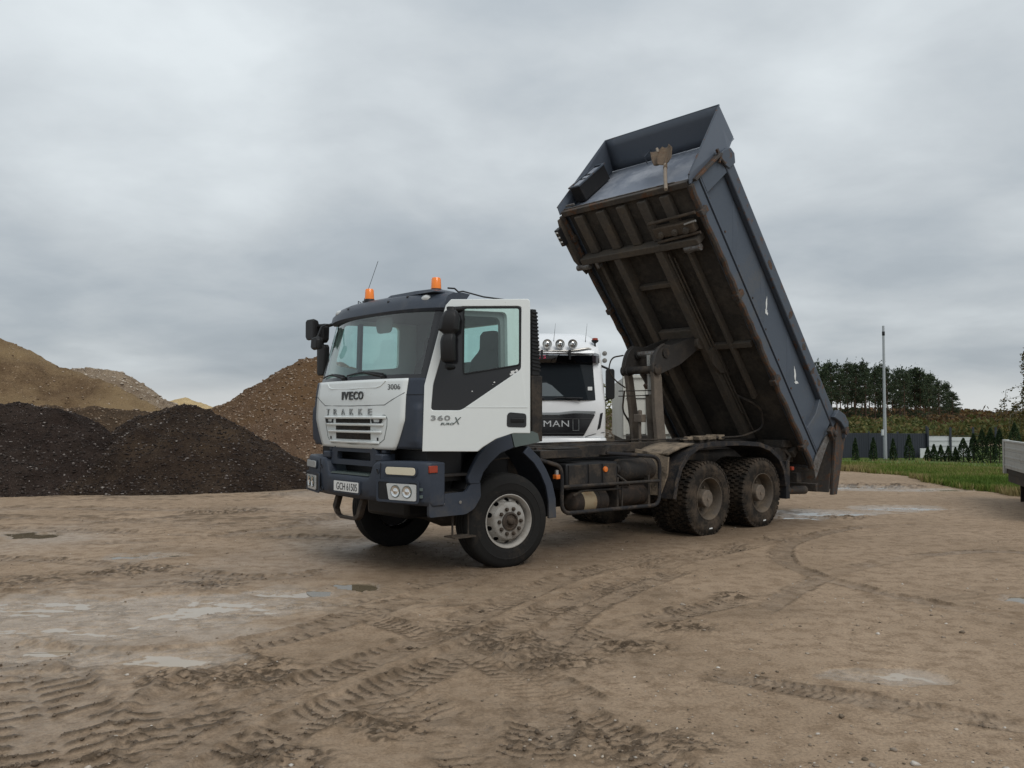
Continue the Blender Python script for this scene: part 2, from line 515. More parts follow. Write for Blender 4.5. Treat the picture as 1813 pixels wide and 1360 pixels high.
# tyre tracks: (points on the ground, width, depth, tread pitch, strength of tread)
TRACKS = [
    ([G(560, 1058), G(650, 1088), G(730, 1112), G(830, 1148), G(905, 1185), G(1010, 1250), G(1120, 1315), G(1260, 1400)], 0.30, 0.016, 0.075, 1.0),
    ([G(610, 1052), G(700, 1080), G(800, 1116), G(900, 1156), G(1000, 1210), G(1100, 1270)], 0.22, 0.010, 0.065, 0.6),
    ([G(1450, 940), G(1330, 962), G(1200, 992), G(1090, 1028), G(980, 1072), G(880, 1120), G(780, 1172), G(640, 1230), G(480, 1300), G(330, 1400)], 0.36, 0.018, 0.09, 1.0),
    ([G(1250, 968), G(1130, 990), G(1000, 1022), G(900, 1060), G(800, 1105), G(650, 1165), G(480, 1225), G(300, 1290), G(120, 1400)], 0.32, 0.014, 0.09, 0.9),
    ([G(1640, 925), G(1500, 935), G(1400, 958), G(1382, 985), G(1430, 1012), G(1540, 1042), G(1700, 1075), G(1900, 1100)], 0.24, 0.014, 0.12, 0.3),
    ([G(1900, 985), G(1750, 975), G(1600, 985), G(1480, 1010), G(1400, 1045), G(1330, 1090)], 0.22, 0.006, 0.10, 0.25),
    ([G(1230, 1000), G(1100, 1045), G(1010, 1095), G(950, 1150), G(930, 1210)], 0.30, 0.012, 0.085, 0.8),
    ([G(-80, 1130), G(120, 1150), G(330, 1150), G(520, 1120), G(700, 1065), G(860, 1020)], 0.34, 0.014, 0.10, 0.8),
    ([G(40, 1170), G(80, 1235), G(115, 1300), G(150, 1420)], 0.68, 0.018, 0.150, 1.3),
    ([G(270, 1210), G(330, 1290), G(380, 1420)], 0.60, 0.012, 0.150, 0.9),
    ([G(540, 1142), G(450, 1178), G(360, 1225), G(300, 1285)], 0.66, 0.020, 0.140, 1.4),
    ([G(-100, 1048), G(90, 1055), G(250, 1072), G(420, 1082), G(600, 1062), G(800, 1020), G(960, 990)], 0.34, 0.016, 0.10, 0.8),
    ([G(-100, 985), G(120, 992), G(330, 1012), G(480, 1020), G(640, 1000)], 0.30, 0.014, 0.10, 0.7),
    ([G(-150, 912), G(120, 918), G(380, 925), G(640, 918)], 0.4, 0.020, 0.12, 0.5),
    ([G(-150, 930), G(120, 938), G(380, 946), G(560, 950), G(700, 960)], 0.4, 0.020, 0.12, 0.6),
    ([G(-150, 898), G(200, 900), G(500, 905)], 0.5, 0.018, 0.12, 0.3),
    ([G(100, 960), G(300, 955), G(520, 930), G(640, 905)], 0.3, 0.014, 0.12, 0.4),
    ([G(1180, 1170), G(1300, 1196), G(1480, 1225), G(1700, 1262), G(1900, 1290)], 0.24, 0.006, 0.06, 0.5),
    ([G(1340, 1052), G(1220, 1078), G(1090, 1110), G(960, 1160), G(870, 1200)], 0.34, 0.012, 0.09, 0.9),
    ([G(790, 1075), G(800, 1105), G(815, 1160)], 0.30, 0.010, 0.075, 0.8),
    ([G(940, 1205), G(965, 1260), G(950, 1310), G(900, 1390)], 0.35, 0.012, 0.09, 1.0),
    ([G(620, 1200), G(720, 1240), G(830, 1310), G(900, 1400)], 0.45, 0.010, 0.10, 0.7),
]
# churned mud: (px, py, radius across, radius in depth, height)
CHURN = [(440, 1180, 0.45, 0.5, 0.030), (330, 1190, 0.4, 0.35, 0.030), (640, 1268, 0.35, 0.22, 0.030), (700, 1290, 0.3, 0.2, 0.030),
         (1110, 1138, 0.36, 0.25, 0.030), (1200, 1105, 0.36, 0.25, 0.026), (900, 1130, 0.4, 0.35, 0.026), (1290, 1055, 0.28, 0.22, 0.032), (980, 1165, 0.4, 0.3, 0.026),
         (230, 1010, 0.7, 0.5, 0.024), (350, 1030, 0.6, 0.4, 0.024), (1440, 912, 0.8, 0.6, 0.05), (1060, 1300, 0.6, 0.35, 0.014), (500, 1330, 0.4, 0.2, 0.025),
         (150, 1170, 0.5, 0.3, 0.024), (80, 1128, 0.4, 0.25, 0.022), (40, 1030, 0.6, 0.4, 0.02), (1540, 860, 2.0, 1.0, 0.04), (420, 905, 1.0, 0.7, 0.03)]
# puddles: (px, py, half width m, half depth m)
PUD = [(628, 1037, 0.26, 0.30), (240, 984, 0.42, 0.26), (62, 945, 0.60, 0.32), 
       (1565, 899, 0.62, 0.40), (1455, 906, 0.75, 0.42), (1600, 866, 2.2, 0.42), (1500, 862, 1.2, 0.35), (1812, 1057, 0.20, 0.16), (1405, 914, 0.45, 0.3)]
# thin sheets of standing water broken by mud: (px, py, half width m, half depth m)
FILM = [(140, 1098, 1.25, 0.60), (420, 1068, 1.10, 0.42), (20, 1072, 0.90, 0.42), (505, 1046, 0.45, 0.20), (270, 1160, 0.60, 0.24), (60, 1150, 0.5, 0.25),
        (1455, 908, 0.7, 0.34), (1575, 899, 0.7, 0.30), (1580, 1191, 0.42, 0.17)]
LEVEL = -0.020


def seg_dist(x, y, pts):
    """distance across and length along a polyline"""
    best = np.full(x.shape, 1e9); along = np.zeros(x.shape); acc = 0.0; side = np.zeros(x.shape)
    # smooth the path
    P = [Vector((p[0], p[1], 0)) for p in pts]
    Q = []
    for i in range(len(P) - 1):
        p0, p1, p2, p3 = P[max(i - 1, 0)], P[i], P[i + 1], P[min(i + 2, len(P) - 1)]
        for k in range(5):
            t = k / 5
            Q.append(0.5 * ((2 * p1) + (-p0 + p2) * t + (2 * p0 - 5 * p1 + 4 * p2 - p3) * t * t + (-p0 + 3 * p1 - 3 * p2 + p3) * t ** 3))
    Q.append(P[-1])
    for a, b in zip(Q[:-1], Q[1:]):
        dx, dy = b.x - a.x, b.y - a.y
        L = math.hypot(dx, dy)
        if L < 1e-5: continue
        t = np.clip(((x - a.x) * dx + (y - a.y) * dy) / (L * L), 0, 1)
        ex, ey = x - (a.x + t * dx), y - (a.y + t * dy)
        d = np.hypot(ex, ey)
        s = (dx * ey - dy * ex) / L
        m = d < best
        best = np.where(m, d, best); along = np.where(m, acc + t * L, along); side = np.where(m, s, side)
        acc += L
    return best, side, along, acc


def terrain(x, y):
    """the fall of the land beyond the yard"""
    d = sstep(24, 46, y + 0.15 * np.maximum(x, 0)) * 0.62 * sstep(4, 10, x)
    far = sstep(46, 110, y) * 0.6 + sstep(110, 400, y) * 2.0
    return -d - far


TX, TY = -0.845, 10.613
TH = 0.8394
BK = np.array([math.sin(TH), math.cos(TH)]); LF = np.array([math.cos(TH), -math.sin(TH)])


def ground_fields(x, y):
    near = 1 - sstep(22, 40, y)
    h = 0.012 * fbm(x, y, 0.35, 2, 3) + near * (0.007 * fbm(x, y, 1.6, 3, 5) + 0.0035 * fbm(x, y, 7.0, 3, 9) + 0.003 * fbm(x, y, 26.0, 2, 12))
    left = sstep(1.2, -1.0, x + 0.06 * y)
    # scraped streaks that run with the traffic
    xr, yr = x * 0.95 + y * 0.3, y * 0.95 - x * 0.3
    sk = 1 - np.abs(fbm(xr * 0.45, yr * 1.6, 1.7, 4, 31, 0.6)) * 3.2
    skm = np.clip(sk, 0, 1) * sstep(-0.15, 0.35, fbm(x, y, 0.5, 3, 33)) * (0.35 + 0.65 * left)
    h = h + near * 0.014 * skm
    dark = 0.22 * sstep(-0.1, 0.6, fbm(x, y, 0.8, 4, 41)) * (0.4 + 0.6 * left) + 0.60 * skm * sstep(0.35, 0.9, sk)
    wet = np.clip(0.34 + 0.6 * fbm(x, y, 0.45, 3, 51), 0, 1) * left + 0.12 * sstep(0.1, 0.6, fbm(x, y, 0.7, 3, 57))
    for i, (pts, w, dep, pit, st) in enumerate(TRACKS):
        xs = [p[0] for p in pts]; ys = [p[1] for p in pts]
        m = (x > min(xs) - 1) & (x < max(xs) + 1) & (y > min(ys) - 1) & (y < max(ys) + 1)
        if not m.any(): continue
        xx, yy = x[m], y[m]
        d, s, a, L = seg_dist(xx, yy, pts)
        wob = 0.05 * fbm(xx, yy, 1.2, 2, 60 + i)
        d = d + wob * 0.6
        prof = sstep(w * 0.56, w * 0.44, d)
        rim = np.exp(-((d - w * 0.56) / (w * 0.10)) ** 2)
        fade = sstep(0, 0.5, a) * sstep(0, 0.5, L - a) * (0.5 + 0.5 * sstep(-0.30, 0.10, fbm(xx, yy, 1.1, 3, 80 + i) + 0.10))
        ph = a / pit + np.where(s > 0, 0.5, 0.0) + np.abs(s) / w * 0.8 + 0.45 * fbm(xx, yy, 2.2, 2, 90 + i)
        cr = fbm(xx, yy, 11.0, 3, 100 + i)
        brk = sstep(-0.22, 0.12, fbm(xx, yy, 4.5, 3, 110 + i) + 0.25 * cr)
        lug = sstep(0.45, 0.9, np.sin(2 * math.pi * ph)) * sstep(w * 0.01, w * 0.05, np.abs(s)) * prof * brk
        rim = rim * np.clip(0.6 + 1.1 * cr, 0, 1.4)
        h[m] += fade * (-dep * prof + rim * dep * 1.0 + lug * 0.014 * st)
        dark[m] = np.maximum(dark[m], fade * np.clip(0.30 * prof * (1 + 0.6 * cr) + 0.55 * rim + 0.75 * lug * st, 0, 1))  # lug term paints shadow lines along the tread; prof and rim are darker mud
        wet[m] = np.maximum(wet[m], fade * prof * 0.35)
    for i, (cx, cy, rx, ry, hh) in enumerate(CHURN):
        gx, gy = G(cx, cy)
        q = np.hypot((x - gx) / rx, (y - gy) / ry)
        m = q < 1.6
        if not m.any(): continue
        xx, yy = x[m], y[m]
        k = sstep(1.25, 0.35, q[m] + 0.45 * fbm(xx, yy, 2.2, 2, 130 + i))
        rd = 1 - np.abs(fbm(xx + 0.3 * yy, yy * 1.3, 3.4, 3, 150 + i)) * 2.6
        h[m] += k * hh * (np.clip(rd, -0.5, 1) * 0.75 + 0.75 * fbm(xx, yy, 9.0, 3, 170 + i) + 0.35 * np.clip(1 - np.abs(fbm(xx, yy, 16.0, 2, 180 + i)) * 3, 0, 1))
        fr = 1 - np.abs(fbm(xx, yy * 1.4, 10.0, 3, 190 + i, 0.6)) * 3.0
        dark[m] = np.maximum(dark[m], k * np.clip(0.22 + 0.75 * sstep(0.3, 0.8, fr), 0, 1))
    # broad damp stretches where the lorries turn
    for gpx, gpy, ra, rb, dv in ((880, 1040, 2.0, 1.2, 0.40), (700, 1150, 1.3, 0.9, 0.34), (480, 1230, 1.1, 0.8, 0.34), (1010, 1130, 1.2, 0.9, 0.34), (950, 1290, 0.9, 0.8, 0.32), (300, 1020, 2.2, 1.0, 0.30), (120, 1280, 0.8, 0.6, 0.30), (1250, 1070, 1.2, 0.7, 0.26), (1150, 985, 2.0, 0.9, 0.34), (300, 930, 3.0, 1.0, 0.22)):
        gx, gy = G(gpx, gpy)
        dm = sstep(1.3, 0.2, np.hypot((x - gx) / ra, (y - gy) / rb) + 0.8 * fbm(x, y, 0.8, 4, 241, 0.6))
        dark = np.maximum(dark, dv * dm * (0.75 + 0.5 * fbm(x, y, 5.0, 3, 243)))
    # wet ground under and beside the truck; its contact shadow is painted into dark
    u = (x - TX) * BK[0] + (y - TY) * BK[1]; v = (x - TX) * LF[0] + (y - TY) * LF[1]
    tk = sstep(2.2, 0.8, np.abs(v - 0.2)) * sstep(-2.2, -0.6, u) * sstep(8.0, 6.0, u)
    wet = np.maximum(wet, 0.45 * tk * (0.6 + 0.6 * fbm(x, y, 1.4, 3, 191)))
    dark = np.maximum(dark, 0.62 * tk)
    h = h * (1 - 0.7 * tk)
    for i, (cx, cy, rx, ry) in enumerate(PUD):
        gx, gy = G(cx, cy)
        q = np.hypot((x - gx) / rx, (y - gy) / ry)
        m = q < 2.3
        if not m.any(): continue
        xx, yy = x[m], y[m]
        qq = q[m] + 1.1 * fbm(xx, yy, 1.1 / max(rx, 0.3), 4, 210 + i, 0.6) + 0.22 * fbm(xx, yy, 7.0, 3, 230 + i)
        k = sstep(1.05, 0.55, qq)
        hm = np.maximum(h[m] * (0.6 + 0.4 * (1 - sstep(2.0, 1.0, q[m]))), LEVEL + 0.003)
        h[m] = hm * (1 - k) + (LEVEL - 0.02) * k
        wet[m] = np.maximum(wet[m], sstep(1.9, 0.8, qq) * 0.7)
        dark[m] = np.maximum(dark[m], 0.25 * sstep(1.7, 1.0, qq))
    # the damp sheen over the far-left sand and the lit wet patch on the left
    for gpx, gpy, ra, rb, wv in ((150, 1100, 1.5, 0.8, 0.75), (430, 1070, 1.4, 0.6, 0.7), (40, 1070, 1.2, 0.6, 0.75), (620, 1045, 1.0, 0.5, 0.65), (820, 1045, 1.0, 0.4, 0.6), (260, 1160, 0.8, 0.4, 0.7)):
        gx, gy = G(gpx, gpy)
        sheen = sstep(1.25, 0.45, np.hypot((x - gx) / ra, (y - gy) / rb) + 0.9 * fbm(x, y, 1.3, 4, 251, 0.6))
        wet = np.maximum(wet, wv * sheen)
        dark = dark * (1 - 0.4 * sheen)
    for i, (cx, cy, rx, ry) in enumerate(FILM):
        gx, gy = G(cx, cy)
        q = np.hypot((x - gx) / rx, (y - gy) / ry)
        m = q < 1.7
        if not m.any(): continue
        xx, yy = x[m], y[m]
        k = sstep(1.25, 0.45, q[m] + 0.75 * fbm(xx, yy, 1.1 / max(rx, 0.5), 4, 310 + i, 0.6))
        rg = np.clip(1 - np.abs(fbm(xx * 0.8 + 0.3 * yy, yy * 1.5, 2.6, 4, 330 + i, 0.6)) * 3.0, 0, 1)
        hf = LEVEL + 0.008 - 0.015 * k + 0.010 * fbm(xx, yy, 2.4, 4, 350 + i, 0.6) + 0.016 * rg * rg + 0.004 * fbm(xx, yy, 14.0, 2, 370 + i)
        t = sstep(0.0, 0.35, k)
        h[m] = np.maximum(h[m], LEVEL + 0.003) * (1 - t) + hf * t
        wet[m] = np.maximum(wet[m], t * 0.8)
        dark[m] = np.clip(dark[m] * (1 - 0.5 * t) + 0.45 * t * rg * sstep(LEVEL + 0.002, LEVEL + 0.012, hf), 0, 1)
    return h * near ** 0.5 + terrain(x, y), np.clip(dark, 0, 1), np.clip(wet, 0, 1)


def build_ground():
    rows = list(np.arange(-30, 3.2, 1.6))
    y = 3.4
    while y < 60:
        rows.append(y)
        y += max(0.0155, 0.00062 * y * y * 0.62)
    while y < 3000:
        rows.append(y); y *= 1.12
    rows = np.array(rows)
    NC = 720
    t = np.linspace(-1, 1, NC)
    t = np.sign(t) * (0.80 * np.abs(t) + 0.20 * np.abs(t) ** 6 * 1.0)
    halfw = np.where(rows > 0, rows * 0.80 + 3.2, 3.2 - rows * 0.8)
    X = t[None, :] * halfw[:, None]; Y = np.repeat(rows[:, None], NC, 1)
    X[:, 0] -= 0.6 * halfw; X[:, -1] += 0.6 * halfw
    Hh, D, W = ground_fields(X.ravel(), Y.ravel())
    co = np.stack([X.ravel(), Y.ravel(), Hh], 1)
    nr = len(rows)
    i = np.arange(nr - 1)[:, None] * NC + np.arange(NC - 1)[None, :]
    fc = np.stack([i, i + 1, i + NC + 1, i + NC], -1).reshape(-1, 4)
    me = bpy.data.meshes.new('ground')
    me.vertices.add(len(co)); me.vertices.foreach_set('co', co.ravel())
    me.loops.add(fc.size); me.loops.foreach_set('vertex_index', fc.ravel())
    me.polygons.add(len(fc))
    me.polygons.foreach_set('loop_start', np.arange(0, fc.size, 4))
    me.polygons.foreach_set('use_smooth', np.ones(len(fc), bool))
    me.update(calc_edges=True)
    for nm, arr in (('churn_shade', D), ('wet', W)):  # churned and damp mud, plus painted tread shadow lines and truck shadow
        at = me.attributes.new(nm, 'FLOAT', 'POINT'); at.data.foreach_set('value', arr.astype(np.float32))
    o = bpy.data.objects.new('ground', me); COL.objects.link(o)
    return o


def ground_mat():
    m, n, l, b = new_mat('yard_mud')
    g = nd(n, 'ShaderNodeNewGeometry')
    ac = nd(n, 'ShaderNodeAttribute', attribute_name='churn_shade'); aw = nd(n, 'ShaderNodeAttribute', attribute_name='wet')
    big = nd(n, 'ShaderNodeTexNoise', i_Scale=0.5, i_Detail=6.0, i_Roughness=0.6)
    mid = nd(n, 'ShaderNodeTexNoise', i_Scale=6.0, i_Detail=7.0, i_Roughness=0.65)
    fine = nd(n, 'ShaderNodeTexNoise', i_Scale=48.0, i_Detail=5.0, i_Roughness=0.78)
    for q in (big, mid, fine): l.new(g.outputs['Position'], q.inputs['Vector'])
    c = mixc(n, l, ramp(n, l, big.outputs[0], [(0.35, (0, 0, 0)), (0.65, (1, 1, 1))]), (0.272, 0.195, 0.130), (0.358, 0.262, 0.181))
    c = mixc(n, l, ramp(n, l, mid.outputs[0], [(0.38, (1, 1, 1)), (0.55, (0, 0, 0))]), c, (0.222, 0.154, 0.100))
    gv = nd(n, 'ShaderNodeTexVoronoi', i_Scale=26.0, i_Randomness=1.0); l.new(g.outputs['Position'], gv.inputs['Vector'])
    gs = mathn(n, l, 'MULTIPLY', ramp(n, l, gv.outputs['Distance'], [(0.10, (1, 1, 1)), (0.20, (0, 0, 0))]), mathn(n, l, 'GREATER_THAN', mid.outputs[0], 0.56))
    c = mixc(n, l, mathn(n, l, 'MULTIPLY', gs, 0.55), c, mixc(n, l, gv.outputs['Color'], (0.16, 0.13, 0.10), (0.46, 0.40, 0.33)))
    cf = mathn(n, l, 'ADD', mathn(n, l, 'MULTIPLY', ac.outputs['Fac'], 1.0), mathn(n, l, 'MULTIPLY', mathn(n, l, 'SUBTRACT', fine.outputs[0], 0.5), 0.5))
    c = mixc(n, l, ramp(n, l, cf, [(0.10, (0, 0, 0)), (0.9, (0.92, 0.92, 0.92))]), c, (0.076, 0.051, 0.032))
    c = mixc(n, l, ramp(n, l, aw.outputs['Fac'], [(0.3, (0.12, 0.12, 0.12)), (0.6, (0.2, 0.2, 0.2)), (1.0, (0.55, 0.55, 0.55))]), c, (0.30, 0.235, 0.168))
    c = mixc(n, l, 1.0, c, ramp(n, l, fine.outputs[0], [(0.28, (0.66, 0.66, 0.66)), (0.5, (1.0, 1.0, 1.0)), (0.72, (1.30, 1.29, 1.27))]), 'MULTIPLY')
    l.new(c, b.inputs['Base Color'])
    wf = mathn(n, l, 'ADD', aw.outputs['Fac'], mathn(n, l, 'MULTIPLY', mathn(n, l, 'SUBTRACT', mid.outputs[0], 0.5), 0.7))
    rr = ramp(n, l, wf, [(0.15, (0.80, 0.80, 0.80)), (0.55, (0.46, 0.46, 0.46)), (0.95, (0.17, 0.17, 0.17))])
    l.new(rr, b.inputs['Roughness'])
    l.new(ramp(n, l, wf, [(0.2, (0.10, 0.10, 0.10)), (0.6, (0.28, 0.28, 0.28)), (0.95, (0.45, 0.45, 0.45))]), b.inputs['Specular IOR Level'])
    chn = nd(n, 'ShaderNodeTexNoise', i_Scale=15.0, i_Detail=5.0, i_Roughness=0.7, i_Distortion=0.6); l.new(g.outputs['Position'], chn.inputs['Vector'])
    rdg = mathn(n, l, 'SUBTRACT', 1.0, mathn(n, l, 'MULTIPLY', mathn(n, l, 'ABSOLUTE', mathn(n, l, 'SUBTRACT', chn.outputs[0], 0.5)), 5.0))
    rdg = mathn(n, l, 'MULTIPLY', rdg, mathn(n, l, 'MULTIPLY_ADD', ac.outputs['Fac'], 1.5, 0.10))
    bp = nd(n, 'ShaderNodeBump', i_Strength=0.8, i_Distance=0.016)
    hs = mathn(n, l, 'ADD', mathn(n, l, 'MULTIPLY', fine.outputs[0], 0.55), mathn(n, l, 'MULTIPLY', gs, 0.5))
    hs = mathn(n, l, 'ADD', hs, rdg)
    hs = mathn(n, l, 'MULTIPLY', hs, mathn(n, l, 'SUBTRACT', 1.05, mathn(n, l, 'MULTIPLY', aw.outputs['Fac'], 0.9)))
    l.new(hs, bp.inputs['Height']); l.new(bp.outputs[0], b.inputs['Normal'])
    return m


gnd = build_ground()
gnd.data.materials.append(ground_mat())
tag(gnd, 'muddy brown yard of churned sand with tyre tracks', kind='structure')


def water_mat(name, ca, cb):
    m, n, l, b = new_mat(name)
    g = nd(n, 'ShaderNodeNewGeometry')
    nz = nd(n, 'ShaderNodeTexNoise', i_Scale=3.0, i_Detail=3.0); l.new(g.outputs['Position'], nz.inputs['Vector'])
    l.new(mixc(n, l, nz.outputs[0], ca, cb), b.inputs['Base Color'])
    b.inputs['Roughness'].default_value = 0.03
    b.inputs['IOR'].default_value = 1.34
    bp = nd(n, 'ShaderNodeBump', i_Strength=0.04, i_Distance=0.01)
    n2_ = nd(n, 'ShaderNodeTexNoise', i_Scale=9.0, i_Detail=2.0); l.new(g.outputs['Position'], n2_.inputs['Vector'])
    l.new(n2_.outputs[0], bp.inputs['Height']); l.new(bp.outputs[0], b.inputs['Normal'])
    return m


M['water'] = water_mat('puddle_water', (0.10, 0.08, 0.05), (0.17, 0.135, 0.09))
M['film'] = water_mat('milky_water', (0.30, 0.242, 0.178), (0.38, 0.31, 0.235))
for pi, (cx, cy, rx, ry) in enumerate(PUD + FILM):
    gx, gy = G(cx, cy); sw = 1.75 if pi < len(PUD) else 1.4
    mb = MB()
    ring = [(gx + sw * rx * math.cos(a), gy + sw * ry * math.sin(a), LEVEL - 0.0004 * pi + float(terrain(np.array([gx]), np.array([gy]))[0])) for a in np.linspace(0, 2 * math.pi, 28, endpoint=False)]
    mb.add(ring, [tuple(range(28))])
    tag(mb.build('puddle_water', M['water'] if pi < len(PUD) else M['film'], smooth=0, recalc=False), kind='structure')


# ------------------------------------------------------------------ scattered stones and clods
def rock_variants(k, seed, rough=0.25):
    out = []
    rr = np.random.default_rng(seed)
    t = (1 + 5 ** 0.5) / 2
    iv = np.array([(-1, t, 0), (1, t, 0), (-1, -t, 0), (1, -t, 0), (0, -1, t), (0, 1, t), (0, -1, -t), (0, 1, -t), (t, 0, -1), (t, 0, 1), (-t, 0, -1), (-t, 0, 1)], float) / 1.9
    fc = np.array([(0, 11, 5), (0, 5, 1), (0, 1, 7), (0, 7, 10), (0, 10, 11), (1, 5, 9), (5, 11, 4), (11, 10, 2), (10, 7, 6), (7, 1, 8), (3, 9, 4), (3, 4, 2), (3, 2, 6), (3, 6, 8), (3, 8, 9), (4, 9, 5), (2, 4, 11), (6, 2, 10), (8, 6, 7), (9, 8, 1)])
    for _ in range(k):
        out.append(iv * (1 + rough * rr.normal(size=(12, 1))) * np.array([1, rr.uniform(0.6, 1), rr.uniform(0.4, 0.8)]))
    return out, fc


def scatter(name, pts, sizes, mats, seed, parent=None, kind='stuff', tone=True):
    """many small stones joined into one mesh; pts Nx3"""
    vv, fc = rock_variants(12, seed)
    rr = np.random.default_rng(seed + 1)
    N = len(pts)
    V = np.empty((N, 12, 3)); 
    ids = rr.integers(0, 12, N); ang = rr.uniform(0, 6.28, N)
    for i in range(12):
        m = ids == i
        if not m.any(): continue
        c, s = np.cos(ang[m])[:, None], np.sin(ang[m])[:, None]
        b = vv[i]
        V[m, :, 0] = (b[:, 0] * c - b[:, 1] * s); V[m, :, 1] = (b[:, 0] * s + b[:, 1] * c); V[m, :, 2] = b[:, 2]
    V = V * np.asarray(sizes)[:, None, None] + np.asarray(pts)[:, None, :]
    Fc = (fc[None] + (np.arange(N) * 12)[:, None, None]).reshape(-1, 3)
    me = bpy.data.meshes.new(name)
    me.vertices.add(N * 12); me.vertices.foreach_set('co', V.ravel())
    me.loops.add(Fc.size); me.loops.foreach_set('vertex_index', Fc.ravel())
    me.polygons.add(len(Fc)); me.polygons.foreach_set('loop_start', np.arange(0, Fc.size, 3))
    me.update(calc_edges=True)
    at = me.attributes.new('tone', 'FLOAT', 'POINT'); at.data.foreach_set('value', np.repeat(rr.uniform(0, 1, N), 12).astype(np.float32))
    me.materials.append(mats)
    o = bpy.data.objects.new(name, me); COL.objects.link(o)
    if parent is not None: o.parent = parent
    if kind: o['kind'] = kind
    return o


def tone_mat(name, stops, rough=0.85):
    m, n, l, b = new_mat(name)
    a = nd(n, 'ShaderNodeAttribute', attribute_name='tone')
    g = nd(n, 'ShaderNodeNewGeometry')
    nz = nd(n, 'ShaderNodeTexNoise', i_Scale=40.0, i_Detail=3.0); l.new(g.outputs['Position'], nz.inputs['Vector'])
    c = ramp(n, l, a.outputs['Fac'], stops)
    c = mixc(n, l, 1.0, c, ramp(n, l, nz.outputs[0], [(0.3, (0.75, 0.75, 0.75)), (0.7, (1.2, 1.2, 1.2))]), 'MULTIPLY')
    l.new(c, b.inputs['Base Color'])
    b.inputs['Roughness'].default_value = rough
    b.inputs['Specular IOR Level'].default_value = 0.15
    return m


def pick_ground(N, seed, ymin=4.2, ymax=24, xs=0.72):
    rr = np.random.default_rng(seed)
    y = ymin + (ymax - ymin) * rr.uniform(0, 1, N) ** 1.9
    x = rr.uniform(-xs, xs, N) * y
    return x, y


x_, y_ = pick_ground(3400, 11)
keep = (fbm(x_, y_, 0.7, 3, 301) + 0.25 * (x_ > 0)) > -0.05
x_, y_ = x_[keep], y_[keep]
h_, d_, w_ = ground_fields(x_, y_)
sz = np.clip(np.random.default_rng(5).lognormal(-4.95, 0.42, len(x_)), 0.003, 0.026)
ok = h_ > LEVEL + 0.005
M['pebble'] = tone_mat('pebble', [(0.0, (0.11, 0.085, 0.06)), (0.5, (0.24, 0.19, 0.145)), (0.8, (0.36, 0.31, 0.255)), (1.0, (0.55, 0.51, 0.46))])
tag(scatter('pebbles', np.stack([x_, y_, h_ + sz * 0.2], 1)[ok], sz[ok], M['pebble'], 21), 'small pale pebbles strewn over the yard mud', 'pebbles')
x_, y_ = pick_ground(46000, 12, 4.2, 20)
h_, d_, w_ = ground_fields(x_, y_)
keep = (d_ > 0.6) & (h_ > LEVEL + 0.006) & (np.random.default_rng(3).uniform(0, 1, len(x_)) < 0.75)
x_, y_, h_ = x_[keep], y_[keep], h_[keep]
sz = np.clip(np.random.default_rng(6).lognormal(-4.95, 0.45, len(x_)), 0.003, 0.024)
M['clod'] = tone_mat('clod', [(0.0, (0.085, 0.062, 0.043)), (1.0, (0.17, 0.13, 0.095))], 0.7)
tag(scatter('mud_clods', np.stack([x_, y_, h_ + sz * 0.1], 1), sz, M['clod'], 23), 'dark lumps of churned mud along the tyre tracks', 'mud')


# ================================================================== HEAPS OF GRAVEL AND SOIL
def heap_mat(name, dark, mid, pale, vscale, pale_amt, patch=None, pscale=0.35, cut=0.5):
    m, n, l, b = new_mat(name)
    g = nd(n, 'ShaderNodeNewGeometry')
    vo = nd(n, 'ShaderNodeTexVoronoi', i_Scale=vscale, i_Randomness=1.0); l.new(g.outputs['Position'], vo.inputs['Vector'])
    nz = nd(n, 'ShaderNodeTexNoise', i_Scale=1.3, i_Detail=8.0, i_Roughness=0.65); l.new(g.outputs['Position'], nz.inputs['Vector'])
    nf = nd(n, 'ShaderNodeTexNoise', i_Scale=22.0, i_Detail=4.0, i_Roughness=0.7); l.new(g.outputs['Position'], nf.inputs['Vector'])
    rnd = nd(n, 'ShaderNodeSeparateColor'); l.new(vo.outputs['Color'], rnd.inputs[0])
    c = mixc(n, l, ramp(n, l, nz.outputs[0], [(0.36, (0, 0, 0)), (0.64, (1, 1, 1))]), dark, mid)
    c = mixc(n, l, 1.0, c, ramp(n, l, nf.outputs[0], [(0.25, (0.55, 0.55, 0.55)), (0.75, (1.45, 1.45, 1.45))]), 'MULTIPLY')
    if patch:
        np_ = nd(n, 'ShaderNodeTexNoise', i_Scale=pscale, i_Detail=5.0, i_Roughness=0.6); l.new(g.outputs['Position'], np_.inputs['Vector'])
        c = mixc(n, l, ramp(n, l, np_.outputs[0], [(cut - 0.05, (0, 0, 0)), (cut + 0.08, (1, 1, 1))]), c, patch)
    sel = mathn(n, l, 'MULTIPLY', mathn(n, l, 'GREATER_THAN', rnd.outputs[0], 1 - pale_amt), ramp(n, l, vo.outputs['Distance'], [(0.22, (1, 1, 1)), (0.4, (0, 0, 0))]))
    c = mixc(n, l, sel, c, mixc(n, l, rnd.outputs[1], mid, pale))
    l.new(c, b.inputs['Base Color'])
    b.inputs['Roughness'].default_value = 0.9
    b.inputs['Specular IOR Level'].default_value = 0.06
    bp = nd(n, 'ShaderNodeBump', i_Strength=0.9, i_Distance=0.05)
    l.new(mathn(n, l, 'ADD', mathn(n, l, 'MULTIPLY', vo.outputs['Distance'], -0.7), nf.outputs[0]), bp.inputs['Height'])
    l.new(bp.outputs[0], b.inputs['Normal'])
    return m


